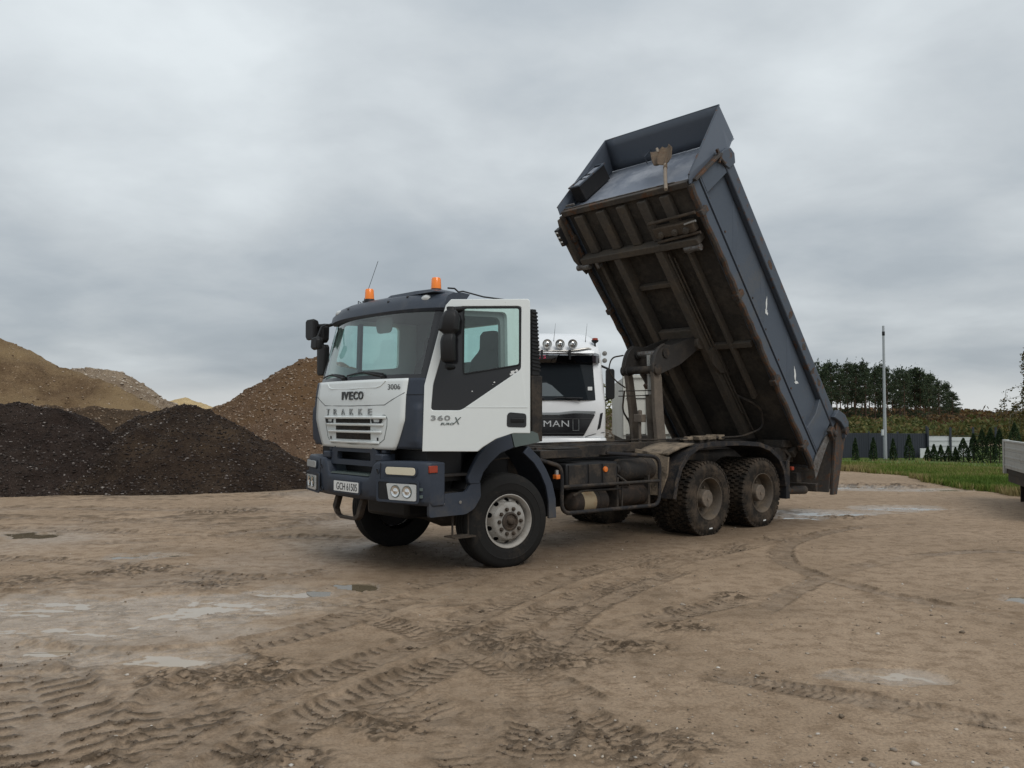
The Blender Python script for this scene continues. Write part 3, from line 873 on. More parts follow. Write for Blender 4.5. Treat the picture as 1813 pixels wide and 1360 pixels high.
def heap(name, crest, slope, mat, label, stones=None, res=0.07, seed=0, rough=1.0, ymax=None, group=None):
    """a heap tipped along a crest line [(x, y, height)], falling away at its angle of repose"""
    cx = [c[0] for c in crest]; cy = [c[1] for c in crest]; hm = max(c[2] for c in crest)
    rad = hm / slope + 0.6
    x0, x1, y0, y1 = min(cx) - rad, max(cx) + rad, min(cy) - rad, max(cy) + rad * 0.7
    nx, ny = int((x1 - x0) / res), int((y1 - y0) / res)
    X, Y = np.meshgrid(np.linspace(x0, x1, nx), np.linspace(y0, y1, ny))

    def hf(X, Y):
        best = np.full(X.shape, -9.0)
        wx = X + 0.35 * fbm(X, Y, 0.45, 3, seed + 1); wy = Y + 0.35 * fbm(X, Y, 0.45, 3, seed + 2)
        for a, b in zip(crest[:-1], crest[1:]):
            dx, dy = b[0] - a[0], b[1] - a[1]; L2 = dx * dx + dy * dy
            t = np.clip(((wx - a[0]) * dx + (wy - a[1]) * dy) / max(L2, 1e-6), 0, 1)
            d = np.hypot(wx - a[0] - t * dx, wy - a[1] - t * dy)
            d = np.sqrt(d * d + 0.35 ** 2) - 0.35
            hgt = a[2] + (b[2] - a[2]) * t - slope * d
            best = np.maximum(best, hgt)
        # toe spreads out
        best = np.where(best < 0.5, best - 0.05 * (0.5 - best), best)
        best = best + rough * (0.16 * fbm(X, Y, 0.5, 3, seed + 5) + 0.11 * fbm(X, Y, 1.7, 3, seed + 7) + 0.065 * fbm(X, Y, 5.0, 3, seed + 8)) * sstep(-0.3, 0.5, best)
        return best
    Z = hf(X, Y)
    Z = Z + rough * 0.02 * fbm(X, Y, 13.0, 2, seed + 11)
    keepv = Z > -0.12
    idx = -np.ones(Z.shape, int)
    # keep cells touching the heap
    cell = keepv[:-1, :-1] | keepv[1:, :-1] | keepv[:-1, 1:] | keepv[1:, 1:]
    use = np.zeros(Z.shape, bool)
    use[:-1, :-1] |= cell; use[1:, :-1] |= cell; use[:-1, 1:] |= cell; use[1:, 1:] |= cell
    idx[use] = np.arange(use.sum())
    T = terrain(X, Y)
    co = np.stack([X[use], Y[use], np.maximum(Z, -0.2)[use] + T[use]], 1)
    jj, ii = np.nonzero(cell)
    fc = np.stack([idx[jj, ii], idx[jj, ii + 1], idx[jj + 1, ii + 1], idx[jj + 1, ii]], 1)
    me = bpy.data.meshes.new(name)
    me.vertices.add(len(co)); me.vertices.foreach_set('co', co.ravel())
    me.loops.add(fc.size); me.loops.foreach_set('vertex_index', fc.ravel())
    me.polygons.add(len(fc)); me.polygons.foreach_set('loop_start', np.arange(0, fc.size, 4))
    me.polygons.foreach_set('use_smooth', np.ones(len(fc), bool))
    me.update(calc_edges=True)
    me.materials.append(mat)
    o = bpy.data.objects.new(name, me); COL.objects.link(o)
    tag(o, label, 'heap', group)
    if stones:
        N, lo, hi, smat = stones
        rr = np.random.default_rng(seed + 99)
        xs, ys = rr.uniform(x0, x1, N), rr.uniform(y0, (min(cy) + max(cy)) / 2 + 1.2, N)
        zs = hf(xs, ys)
        toe = np.exp(-np.maximum(zs, 0) * 1.2)
        kp = (zs > 0.0) & (rr.uniform(0, 1, N) < 0.35 + 0.65 * toe)
        xs, ys, zs = xs[kp], ys[kp], zs[kp]
        s = lo + (hi - lo) * rr.uniform(0, 1, len(xs)) ** 3
        scatter('loose_stones', np.stack([xs, ys, zs + terrain(xs, ys) + s * 0.2], 1), s, smat, seed + 3, parent=o)
    return o


M['st_dark'] = tone_mat('stone_dark', [(0.0, (0.020, 0.015, 0.013)), (0.75, (0.045, 0.035, 0.030)), (0.93, (0.12, 0.10, 0.09)), (1.0, (0.27, 0.24, 0.22))])
M['st_brown'] = tone_mat('stone_brown', [(0.0, (0.10, 0.065, 0.04)), (0.6, (0.20, 0.135, 0.088)), (1.0, (0.40, 0.32, 0.25))])
M['st_pale'] = tone_mat('stone_pale', [(0.0, (0.22, 0.17, 0.12)), (1.0, (0.50, 0.44, 0.37))])
hm_dark = heap_mat('dark_ballast', (0.021, 0.0148, 0.012), (0.041, 0.0295, 0.024), (0.12, 0.10, 0.088), 24, 0.10)
hm_dark2 = heap_mat('dark_soil_mix', (0.024, 0.0165, 0.0125), (0.050, 0.035, 0.025), (0.13, 0.105, 0.085), 24, 0.10, patch=(0.072, 0.049, 0.031), pscale=0.3, cut=0.62)
hm_mid = heap_mat('brown_soil', (0.048, 0.033, 0.022), (0.085, 0.058, 0.037), (0.24, 0.19, 0.15), 15, 0.12)
hm_brown = heap_mat('brown_gravel', (0.082, 0.050, 0.031), (0.15, 0.098, 0.064), (0.36, 0.29, 0.23), 13, 0.25, patch=(0.118, 0.071, 0.038), pscale=0.22, cut=0.52)
hm_olive = heap_mat('sandy_soil', (0.10, 0.064, 0.037), (0.175, 0.118, 0.068), (0.34, 0.26, 0.18), 14, 0.12, patch=(0.225, 0.158, 0.088), pscale=0.2, cut=0.5)
hm_pale = heap_mat('pale_gravel', (0.17, 0.125, 0.088), (0.27, 0.21, 0.15), (0.46, 0.40, 0.33), 11, 0.3)
hm_sand = heap_mat('yellow_sand', (0.40, 0.29, 0.15), (0.50, 0.38, 0.21), (0.55, 0.45, 0.3), 9, 0.06)

heap('gravel_heap', [(-19, 20.9, 2.0), (-14, 20.9, 2.04), (-12.3, 20.8, 2.02), (-11.2, 20.6, 1.86)], 0.66, hm_dark,
     'flat-topped dark ballast heap at the left edge of the yard', (42000, 0.007, 0.04, M['st_dark']), 0.055, 400)
heap('gravel_heap', [(-8.75, 22.0, 1.92), (-8.35, 21.6, 2.02), (-7.7, 21.4, 1.76), (-6.9, 21.4, 1.28)], 0.60, hm_dark2,
     'dark brown-black heap with a rounded crest just left of the white tipper', (38000, 0.007, 0.04, M['st_dark']), 0.055, 430)
heap('gravel_heap', [(-14.6, 26.6, 1.9), (-12.4, 26.0, 1.86), (-10.6, 25.4, 1.78), (-9.6, 25.2, 1.5)], 0.60, hm_mid,
     'low brown heap filling the dip between the two dark ones', (16000, 0.01, 0.045, M['st_brown']), 0.08, 445)
heap('gravel_heap', [(-24, 30.5, 6.0), (-20, 30, 5.0), (-18, 30, 4.32), (-16.6, 29.8, 3.5), (-15.4, 29.6, 3.15), (-13.9, 29.4, 2.75), (-12.6, 29.2, 1.9), (-11.6, 29, 1.1)], 0.62, hm_olive,
     'tall sandy brown heap rising out of frame at the far left', (18000, 0.012, 0.05, M['st_brown']), 0.09, 460)
heap('gravel_heap', [(-21, 37, 3.6), (-18.3, 36.6, 3.62), (-17.0, 36.4, 3.45), (-15.6, 36.2, 2.3), (-14.6, 36, 1.4)], 0.6, hm_pale,
     'pale grey gravel heap showing behind the shoulder of the tall sandy one', (9000, 0.03, 0.09, M['st_pale']), 0.12, 490)
heap('gravel_heap', [(-21.6, 55.5, 2.5), (-20.9, 55, 2.85), (-20.2, 55, 2.5)], 0.42, hm_sand,
     'small bright yellow sand heap far off between the brown ones', None, 0.15, 520)
heap('gravel_heap', [(-8.6, 29.8, 2.45), (-7.3, 29.3, 3.35), (-6.6, 29.1, 3.72), (-6.25, 29.1, 3.62)], 0.60, hm_brown,
     'tall brown gravel heap directly behind the cab of the raised tipper', (42000, 0.012, 0.055, M['st_brown']), 0.08, 550)
heap('rubble_heap', [(2.2, 31.8, 1.5), (3.6, 31.4, 1.85), (6.5, 31.8, 1.4)], 0.6, hm_pale,
     'low rubble bank overgrown with weeds behind the parked lorries', (5000, 0.03, 0.12, M['st_pale']), 0.12, 580)


# ================================================================== BEYOND THE YARD
def zt(x, y):
    return float(terrain(np.array([float(x)]), np.array([float(y)]))[0])


def leaf_cloud(name, C, size, mat, parent=None, seed=0, tri=False, up=0.0, kind=None):
    """leaf-sized faces with their own tilt and tone"""
    rr = np.random.default_rng(seed)
    C = np.asarray(C); N = len(C)
    size = np.broadcast_to(np.asarray(size), (N,))
    a = rr.normal(size=(N, 3)); a[:, 2] *= (1 - up); a /= np.linalg.norm(a, axis=1, keepdims=True)
    b = rr.normal(size=(N, 3)); b -= (b * a).sum(1, keepdims=True) * a; b /= np.linalg.norm(b, axis=1, keepdims=True)
    a = a * (size * rr.uniform(0.6, 1.3, N))[:, None]; b = b * (size * rr.uniform(0.35, 0.8, N))[:, None]
    if tri:
        V = np.stack([C - b, C + b, C + a * 1.6], 1); k = 3
    else:
        V = np.stack([C - a, C - b, C + a, C + b], 1); k = 4
    me = bpy.data.meshes.new(name)
    me.vertices.add(N * k); me.vertices.foreach_set('co', V.ravel())
    me.loops.add(N * k); me.loops.foreach_set('vertex_index', np.arange(N * k))
    me.polygons.add(N); me.polygons.foreach_set('loop_start', np.arange(0, N * k, k))
    me.update(calc_edges=True)
    at = me.attributes.new('tone', 'FLOAT', 'POINT'); at.data.foreach_set('value', np.repeat(rr.uniform(0, 1, N), k).astype(np.float32))
    me.materials.append(mat)
    o = bpy.data.objects.new(name, me); COL.objects.link(o)
    if parent is not None: o.parent = parent
    if kind: o['kind'] = kind
    return o


def leaf_mat(name, stops, trans=0.25):
    m, n, l, b = new_mat(name)
    a = nd(n, 'ShaderNodeAttribute', attribute_name='tone')
    c = ramp(n, l, a.outputs['Fac'], stops)
    l.new(c, b.inputs['Base Color'])
    b.inputs['Roughness'].default_value = 0.7
    b.inputs['Specular IOR Level'].default_value = 0.2
    t = nd(n, 'ShaderNodeBsdfTranslucent'); l.new(c, t.inputs[0])
    mxs = nd(n, 'ShaderNodeMixShader'); mxs.inputs[0].default_value = trans
    l.new(b.outputs[0], mxs.inputs[1]); l.new(t.outputs[0], mxs.inputs[2])
    l.new(mxs.outputs[0], n['Material Output'].inputs[0])
    return m


M['pine'] = leaf_mat('pine_needles', [(0, (0.018, 0.031, 0.018)), (0.6, (0.040, 0.060, 0.031)), (1, (0.07, 0.088, 0.042))])
M['thuja'] = leaf_mat('thuja_leaf', [(0, (0.012, 0.026, 0.012)), (0.6, (0.032, 0.058, 0.024)), (1, (0.06, 0.085, 0.03))])
M['grassleaf'] = leaf_mat('grass_blade', [(0, (0.07, 0.12, 0.018)), (0.45, (0.115, 0.17, 0.03)), (0.75, (0.18, 0.19, 0.05)), (1, (0.27, 0.22, 0.10))])
M['shrub'] = leaf_mat('shrub_leaf', [(0, (0.05, 0.068, 0.02)), (0.5, (0.098, 0.108, 0.033)), (0.8, (0.135, 0.122, 0.042)), (1, (0.125, 0.078, 0.034))])
M['autumn'] = leaf_mat('autumn_leaf', [(0, (0.045, 0.032, 0.018)), (0.4, (0.085, 0.058, 0.028)), (0.75, (0.14, 0.072, 0.028)), (1, (0.085, 0.08, 0.03))])
M['birchleaf'] = leaf_mat('birch_leaf', [(0, (0.05, 0.06, 0.02)), (0.5, (0.10, 0.085, 0.03)), (1, (0.20, 0.13, 0.04))])
M['weed'] = leaf_mat('weed_leaf', [(0, (0.06, 0.08, 0.02)), (0.6, (0.16, 0.16, 0.05)), (1, (0.28, 0.23, 0.10))])
M['pinebark'] = paint('pine_bark', (0.085, 0.055, 0.04), 0.9, dirt=0.3, dcol=(0.04, 0.03, 0.025), dscale=2)
M['birchbark'] = paint('birch_bark', (0.30, 0.28, 0.25), 0.8, dirt=0.4, dcol=(0.04, 0.035, 0.03), dscale=3)
M['lawn'] = paint('lawn_soil', (0.075, 0.11, 0.022), 0.95, dirt=0.35, dcol=(0.14, 0.11, 0.06), dscale=0.8, vary=0.3)
M['anthracite'] = paint('anthracite_fence', (0.038, 0.044, 0.055), 0.55, dirt=0.15, dcol=(0.06, 0.06, 0.06))
M['fencewhite'] = paint('white_fence', (0.55, 0.57, 0.58), 0.6, dirt=0.25, dcol=(0.33, 0.34, 0.33), dscale=1.5)

# grass verge
EDGE = [(8.6, 31.0), (9.6, 28.4), (10.55, 26.6), (11.15, 24.6), (10.9, 22.2), (10.6, 20.2), (10.75, 18.2), (11.6, 15.5), (13.5, 12.0)]


def edge_x(y):
    ys = [e[1] for e in EDGE][::-1]; xs = [e[0] for e in EDGE][::-1]
    return np.interp(y, ys, xs)


def verge():
    ys = np.linspace(12, 64, 150); n = 60
    V, Fc = [], []
    for y in ys:
        x0 = float(edge_x(np.array(min(y, 31.0)))) - (0.5 * max(0, y - 31)) + 0.35 * float(fbm(np.array([y]), np.array([3.0]), 0.8, 3, 71)[0])
        for i in range(n):
            x = x0 + (55 - x0) * (i / (n - 1)) ** 1.6
            lift = 0.03 * min(1, (x - x0) / 0.5)
            V.append((x, y, zt(x, y) + lift - (0.05 if i == 0 else 0) + 0.03 * math.sin(x * 2.1 + y)))
    for j in range(len(ys) - 1):
        for i in range(n - 1):
            k = j * n + i
            Fc.append((k, k + 1, k + n + 1, k + n))
    mb = MB(); mb.add(V, Fc)
    return mb.build('lawn', M['lawn'], smooth=180, recalc=False)


tag(verge(), kind='structure')
rr = np.random.default_rng(77)
N = 62000
gy = 14 + 32 * rr.uniform(0, 1, N) ** 1.1
ex = edge_x(np.minimum(gy, 31.0)) - 0.5 * np.maximum(0, gy - 31)
gx = ex - 0.25 + rr.exponential(3.2, N)
gx += 0.25 * fbm(gx, gy, 1.0, 2, 73)
k = (gx < gy * 0.68) & (rr.uniform(0, 1, N) < 0.55 + 0.6 * fbm(gx, gy, 0.5, 3, 79) + 0.35)
gx, gy = gx[k], gy[k]
gz = terrain(gx, gy) + 0.02
hh = 0.07 + 0.10 * np.clip(0.5 + fbm(gx, gy, 0.6, 3, 83), 0, 1.3)
ang = rr.uniform(0, 6.28, len(gx)); lean = rr.normal(0, 0.35, (len(gx), 2))
wv = 0.012 + 0.0006 * gy
B = np.stack([gx, gy, gz - 0.02], 1)
S = np.stack([np.cos(ang) * wv, np.sin(ang) * wv, 0 * wv], 1)
T_ = B + np.stack([lean[:, 0] * hh, lean[:, 1] * hh, hh * 1.35], 1)
V = np.stack([B - S, B + S, T_], 1)
me = bpy.data.meshes.new('grass'); n_ = len(gx)
me.vertices.add(n_ * 3); me.vertices.foreach_set('co', V.ravel()); me.loops.add(n_ * 3); me.loops.foreach_set('vertex_index', np.arange(n_ * 3))
me.polygons.add(n_); me.polygons.foreach_set('loop_start', np.arange(0, n_ * 3, 3)); me.update(calc_edges=True)
tn = np.clip(0.45 + 0.95 * fbm(gx, gy, 0.35, 3, 87) + rr.normal(0, 0.18, n_) + 0.5 * np.exp(-(gx - edge_x(np.minimum(gy, 31.0))) * 1.5), 0, 1)
at = me.attributes.new('tone', 'FLOAT', 'POINT'); at.data.foreach_set('value', np.repeat(tn, 3).astype(np.float32))
me.materials.append(M['grassleaf'])
go = bpy.data.objects.new('grass', me); COL.objects.link(go)
tag(go, 'green grass growing along the fence beyond the yard', 'grass', kind='stuff')

# fences
FY = 45.0
fence = empty('panel_fence', (14.2, FY, zt(17, FY)))
tag(fence, 'dark grey metal panel fence behind the lamp pole and grass', 'fence')
for i in range(5):
    x0 = i * 1.52
    mb = MB(); mb.box(x0 + 0.035, x0 + 1.485, -0.02, 0.02, 0.03, 1.36 - 0.01 * i)
    for q in range(12):
        mb.box(x0 + 0.05 + q * 0.12, x0 + 0.11 + q * 0.12, -0.033, -0.0205, 0.06, 1.33 - 0.01 * i)
    mb.build('panel', M['anthracite'], fence)
for i in range(6):
    mb = MB(); mb.box(i * 1.52 - 0.035, i * 1.52 + 0.035, -0.045, 0.045, -0.1, 1.42 if i < 5 else 1.72)
    mb.build('post', M['anthracite'], fence)
wf = empty('mesh_fence', (21.8, FY - 0.1, zt(22, FY)))
tag(wf, 'wire mesh fence backed by white boards behind the small conifers', 'fence')
for i in range(3):
    x0 = i * 1.19 + 0.06
    if i < 2:
        mb = MB(); mb.box(x0, x0 + 1.09, 0.03, 0.06, 0.10, 1.18 - 0.05 * i)
        mb.build('board', M['fencewhite'], wf)
    for q in range(5):
        mb = MB(); mb.tube([(x0 - 0.02, -0.01, 0.12 + q * 0.27), (x0 + 1.12, -0.01, 0.12 + q * 0.27)], 0.008, 5)
        mb.build('wire', M['anthracite'], wf)
for i in range(4):
    mb = MB(); mb.box(i * 1.19 - 0.04 + 0.0, i * 1.19 + 0.04, -0.07, 0.02, -0.1, 1.65); mb.build('post', M['anthracite'], wf)
mb = MB(); mb.box(-0.52, -0.06, -0.25, -0.21, 0.0, 0.55)
mb.box(-0.50, -0.08, -0.26, -0.251, 0.03, 0.52)
tag(mb.build('white_board', M['fencewhite'], None), 'small white board leaning where the dark fence meets the mesh fence', 'board').location = (21.8, FY - 0.1, zt(22, FY))

# lamp pole
pole = empty('lamp_pole', (19.0, 43.6, zt(19, 43.6)))
tag(pole, 'tall thin galvanised lamp pole standing on the grass', 'pole')
mb = MB(); mb.lathe([(0.095, -0.1), (0.095, 0.0), (0.09, 1.2), (0.07, 3.0), (0.055, 6.85), (0.0, 6.86)], axis='z', n=14); mb.build('shaft', M['galv'], pole)
mb = MB(); mb.lathe([(0.062, 6.35), (0.07, 6.36), (0.07, 6.55), (0.062, 6.56)], axis='z', n=14); mb.build('collar', M['black'], pole)
mb = MB(); mb.box(-0.17, -0.085, -0.08, 0.06, 1.25, 1.55); mb.box(-0.165, -0.09, -0.085, -0.0805, 1.27, 1.53); mb.build('junction_box', M['fencewhite'], pole, bevel=0.01)
mb = MB(); mb.bar((-0.2, 0, 4.75), (0.28, 0, 4.75), 0.04, 0.03); mb.box(0.2, 0.26, -0.02, 0.02, 4.76, 4.82); mb.build('bracket', M['galv'], pole)

# small conifers by the fence
TH_ = [(1513, 775, 42.6, 0.16, 'narrow young thuja, leftmost against the dark panel fence'),
       (1545, 774, 42.8, 0.19, 'young thuja just left of the lamp pole'),
       (1580, 776, 42.6, 0.18, 'young thuja just right of the lamp pole'),
       (1608, 769, 42.4, 0.24, 'bushier thuja at the right end of the dark panel fence'),
       (1641, 791, 42.2, 0.16, 'knee-high conifer in front of the first white board, leftmost of the small row'),
       (1652, 786, 42.0, 0.17, 'second knee-high conifer in the small row by the white boards'),
       (1664, 787, 42.0, 0.17, 'third knee-high conifer in the small row by the white boards'),
       (1677, 789, 41.8, 0.18, 'fourth knee-high conifer in the small row by the white boards'),
       (1690, 791, 41.6, 0.15, 'fifth and rightmost knee-high conifer by the white boards'),
       (1704, 775, 41.4, 0.30, 'mid-sized thuja at the right end of the white boards'),
       (1722, 767, 41.0, 0.30, 'tall thuja, first of the dense group before the trailer'),
       (1737, 759, 40.6, 0.32, 'tall thuja, second of the dense group before the trailer'),
       (1752, 757, 40.3, 0.32, 'tall thuja, third of the dense group before the trailer'),
       (1768, 760, 40.0, 0.32, 'tall thuja nearest the grey trailer, last of the dense group'),
       (1795, 748, 46.5, 0.40, 'thuja standing behind the fence above the grey trailer')]
for i, (px, ty, Z, hw, lab) in enumerate(TH_):
    x = (px - 906.5) / F_PX * Z
    zb = zt(x, Z)
    top = CAM_H - (ty - 732.8) / F_PX * Z
    H_ = top - zb
    t = empty('conifer', (x, Z, zb)); tag(t, lab, 'conifer', 'young conifers along the fence')
    rr = np.random.default_rng(600 + i)
    n_ = int(900 * H_)
    q = rr.uniform(0, 1, n_) ** 0.75; an = rr.uniform(0, 6.28, n_)
    rad = hw * np.clip(1.05 - q ** 1.6, 0.03, 1) * (0.6 + 0.5 * rr.uniform(0, 1, n_) ** 0.4) * (1 + 0.3 * fbm(q * 5 + i, an * 1.3, 1.2, 2, 640 + i))
    leaf_cloud('foliage', np.stack([rad * np.cos(an), rad * np.sin(an), 0.04 + q * (H_ - 0.06)], 1), 0.045, M['thuja'], t, 700 + i)
    mb = MB(); mb.tube([(0, 0, -0.05), (0.01, 0, H_ * 0.5), (0, 0, H_ * 0.9)], [0.03, 0.02, 0.006], 6); mb.build('trunk', M['pinebark'], t)


# pine wood
def make_pine(seed, H_):
    rr = np.random.default_rng(seed)
    t = empty('pine_tree')
    mb = MB()
    bend = rr.normal(0, 0.25, 2)
    pth = [(bend[0] * s * s, bend[1] * s * s, s * H_ * 0.96) for s in np.linspace(0, 1, 7)]
    mb.tube(pth, [0.17, 0.16, 0.14, 0.12, 0.09, 0.06, 0.03], 7)
    C = []
    base = rr.uniform(0.30, 0.46)
    nb = 46
    for b in range(nb):
        q = (b + rr.uniform(0, 1)) / nb
        s = base + (1 - base) * q if b > 6 else rr.uniform(0.22, base)
        z0 = s * H_ * 0.97; an = b * 2.4 + rr.normal(0, 0.5)
        # broad rounded pine crown that closes to an uneven point
        wid = (1.75 * math.sin(math.pi * min(1.0, 0.22 + 0.74 * max(0, (s - base) / (1 - base)))) + 0.15) * (H_ / 14.0) * rr.uniform(0.55, 1.25)
        if b <= 6: wid = rr.uniform(0.5, 1.1)
        st = Vector((bend[0] * s * s, bend[1] * s * s, z0 - 0.25))
        tip = st + Vector((wid * math.cos(an), wid * math.sin(an), rr.uniform(0.1, 0.7)))
        mb.tube([st, st.lerp(tip, 0.6) + Vector((0, 0, -0.08)), tip], [0.04, 0.025, 0.008], 4)
        for c in range(2 if b > 6 else 1):
            cc = st.lerp(tip, rr.uniform(0.55, 1.05))
            m = int(rr.integers(14, 30))
            C.append(np.array(cc) + rr.normal(0, 1, (m, 3)) * np.array([0.30, 0.30, 0.15]))
    C.append(np.array(pth[-1]) + rr.normal(0, 1, (26, 3)) * np.array([0.16, 0.16, 0.5]))
    C = np.concatenate(C)
    mb.build('trunk', M['pinebark'], t)
    leaf_cloud('crown', C, 0.17, M['pine'], t, seed + 1)
    return t


PINE = [make_pine(800 + i, h) for i, h in enumerate((13.0, 14.2, 15.2, 12.2, 14.8))]
rr = np.random.default_rng(900)
spots = []
top_px = [(1395, 640), (1428, 640), (1455, 642), (1480, 640), (1500, 636), (1520, 641), (1540, 640), (1560, 645), (1585, 652), (1610, 652), (1640, 652), (1660, 660), (1678, 678), (1692, 700)]
for px in np.arange(1388, 1694, 5.9):
    Z = rr.uniform(150, 192)
    ty = np.interp(px, [a for a, b in top_px], [b for a, b in top_px]) + abs(rr.normal(0, 13)) - 4
    spots.append((px + rr.normal(0, 2), ty, Z))
used = set()
NAMES_P = []
for i, (px, ty, Z) in enumerate(sorted(spots)):
    x = (px - 906.5) / F_PX * Z; zb = -2.4
    H_ = CAM_H + (732.8 - ty) / F_PX * Z - zb
    k = int(rr.integers(0, 5))
    src = PINE[k]
    o = src if k not in used else copy_tree(src)
    used.add(k)
    o.location = (x, Z, zb)
    base_h = (13.0, 14.2, 15.2, 12.2, 14.8)[k]
    s = H_ / base_h
    o.scale = (max(s, 0.8), max(s, 0.8), s); o.rotation_euler = (0, 0, rr.uniform(0, 6.28))
    tag(o, 'dark green pine with a bare trunk in the wood beyond the fence', 'pine tree', 'pines of the wood beyond the fence')
ends = ['low bushy pine closing the right-hand end of the wood', 'second pine from the right-hand end of the wood', 'third pine from the right-hand end of the wood',
        'fourth pine from the right-hand end of the wood', 'fifth pine from the right-hand end of the wood', 'sixth pine from the right-hand end of the wood']
placed = sorted([o for o in bpy.data.objects if o.get('category') == 'pine tree'], key=lambda o: -o.location.x / o.location.y)
for o, lb in zip(placed, ends): o['label'] = lb
for k, p in enumerate(PINE):
    if k not in used:
        for c in list(p.children): bpy.data.objects.remove(c)
        bpy.data.objects.remove(p)

# shrub belt and far autumn wood: one mass each
rr = np.random.default_rng(950)
N = 26000
bx = rr.uniform(24, 62, N); by = rr.uniform(72, 98, N)
top = 0.05 + 1.1 * np.clip(0.5 + 1.3 * fbm(bx, by, 0.16, 3, 951), 0, 1.2) + 0.5 * fbm(bx, by, 0.7, 2, 953)
bz = -1.6 + (top + 1.6) * rr.uniform(0, 1, N) ** 0.5
tag(leaf_cloud('shrub_belt', np.stack([bx, by, bz], 1), 0.22, M['shrub'], None, 955), 'yellow-green belt of shrubs between fence and pine wood', 'shrubs', kind='stuff')
N = 30000
bx = rr.uniform(120, 420, N); by = rr.uniform(330, 430, N)
top = 0.6 + 3.2 * np.clip(0.55 + fbm(bx, by, 0.03, 3, 961), 0, 1) + 0.9 * fbm(bx, by, 0.15, 2, 963)
bz = -9 + (top + 9.5) * rr.uniform(0, 1, N) ** 0.45
tag(leaf_cloud('autumn_wood', np.stack([bx, by, bz], 1), 1.0, M['autumn'], None, 965), 'far russet autumn wood along the skyline', 'wood', kind='stuff')
N = 9000
bx = rr.uniform(28, 66, N); by = rr.uniform(100, 135, N)
top = 0.3 + 1.6 * np.clip(0.5 + fbm(bx, by, 0.12, 3, 971), 0, 1)
bz = -2.2 + (top + 2.2) * rr.uniform(0, 1, N) ** 0.5
tag(leaf_cloud('bramble_belt', np.stack([bx, by, bz], 1), 0.30, M['autumn'], None, 975), 'brownish brambles below the pine trunks', 'shrubs', kind='stuff')
# weeds on the rubble bank and tiny far trees at the left skyline
N = 7000
bx = rr.uniform(1.9, 6.5, N); by = rr.uniform(30.2, 32.6, N)
bz = 0.9 + rr.uniform(0, 1.35, N) ** 1.1 * np.clip(0.9 + fbm(bx, by, 1.2, 2, 981), 0.2, 1.4)
tag(leaf_cloud('weeds', np.stack([bx, by, bz], 1), 0.08, M['weed'], None, 985, tri=True), 'dry yellowish weeds on the rubble bank', 'weeds', kind='stuff')
N = 500
bx = rr.uniform(-38, -24, N); by = rr.uniform(88, 92, N)
bz = rr.uniform(-1, 1, N) + 2.4 * np.clip(fbm(bx, by * 0, 0.5, 3, 991), 0, 1)
tag(leaf_cloud('distant_bushes', np.stack([bx, by, bz], 1), 0.25, M['thuja'], None, 995), 'distant dark bushes at the foot of the sky between the heaps', 'bushes', kind='stuff')

# birch at the right edge
bt = empty('birch_tree', (37.7, 60, -1.6))
tag(bt, 'drooping birch with thin autumn leaves at the right edge', 'birch tree')
mb = MB(); rr = np.random.default_rng(1001)
mb.tube([(0, 0, -0.2), (0.1, 0, 3), (-0.1, 0, 6), (0.1, 0.1, 9), (0, 0, 11)], [0.2, 0.17, 0.13, 0.08, 0.02], 8)
C = []
for b in range(120):
    s = rr.uniform(0.28, 1.0); z0 = s * 10.6; an = rr.uniform(0, 6.28)
    L = (2.9 - 2.3 * max(0, s - 0.35) / 0.65) * rr.uniform(0.6, 1.1)
    p0 = Vector((0, 0, z0)); p1 = p0 + Vector((L * 0.5 * math.cos(an), L * 0.5 * math.sin(an), 0.55)); p2 = p0 + Vector((L * math.cos(an), L * math.sin(an), 0.1))
    p3 = p2 + Vector((0.12 * math.cos(an), 0.12 * math.sin(an), -rr.uniform(0.7, 1.9)))
    mb.tube([p0, p1, p2, p3], [0.035, 0.022, 0.012, 0.004], 4)
    for (a, b_) in ((p1, p2), (p2, p3), (p2, p3)):
        m = int(rr.integers(12, 26)); tt = rr.uniform(0, 1, (m, 1))
        C.append(np.array(a) * (1 - tt) + np.array(b_) * tt + rr.normal(0, 0.10, (m, 3)) - np.array([0, 0, 0.15]) * rr.uniform(0, 1, (m, 1)))
    for q in range(2):
        p4 = p1.lerp(p2, rr.uniform(0, 1)); dl = rr.uniform(0.5, 1.5)
        mb.tube([p4, p4 + Vector((rr.normal(0, 0.1), rr.normal(0, 0.1), -dl))], [0.008, 0.003], 3)
        m = int(rr.integers(10, 22)); tt = rr.uniform(0, 1, (m, 1))
        C.append(np.array(p4) + np.array([0, 0, -dl]) * tt + rr.normal(0, 0.07, (m, 3)))
mb.build('trunk', M['birchbark'], bt)
leaf_cloud('crown', np.concatenate(C), 0.085, M['birchleaf'], bt, 1005)

# ------------------------------------------------------------------ dropside trailer at the right edge
tr = empty('dropside_trailer', (9.80, 17.0, 0), math.atan2(-0.942, -0.335))
tag(tr, 'grey aluminium dropside trailer cut by the right edge of the frame', 'trailer')
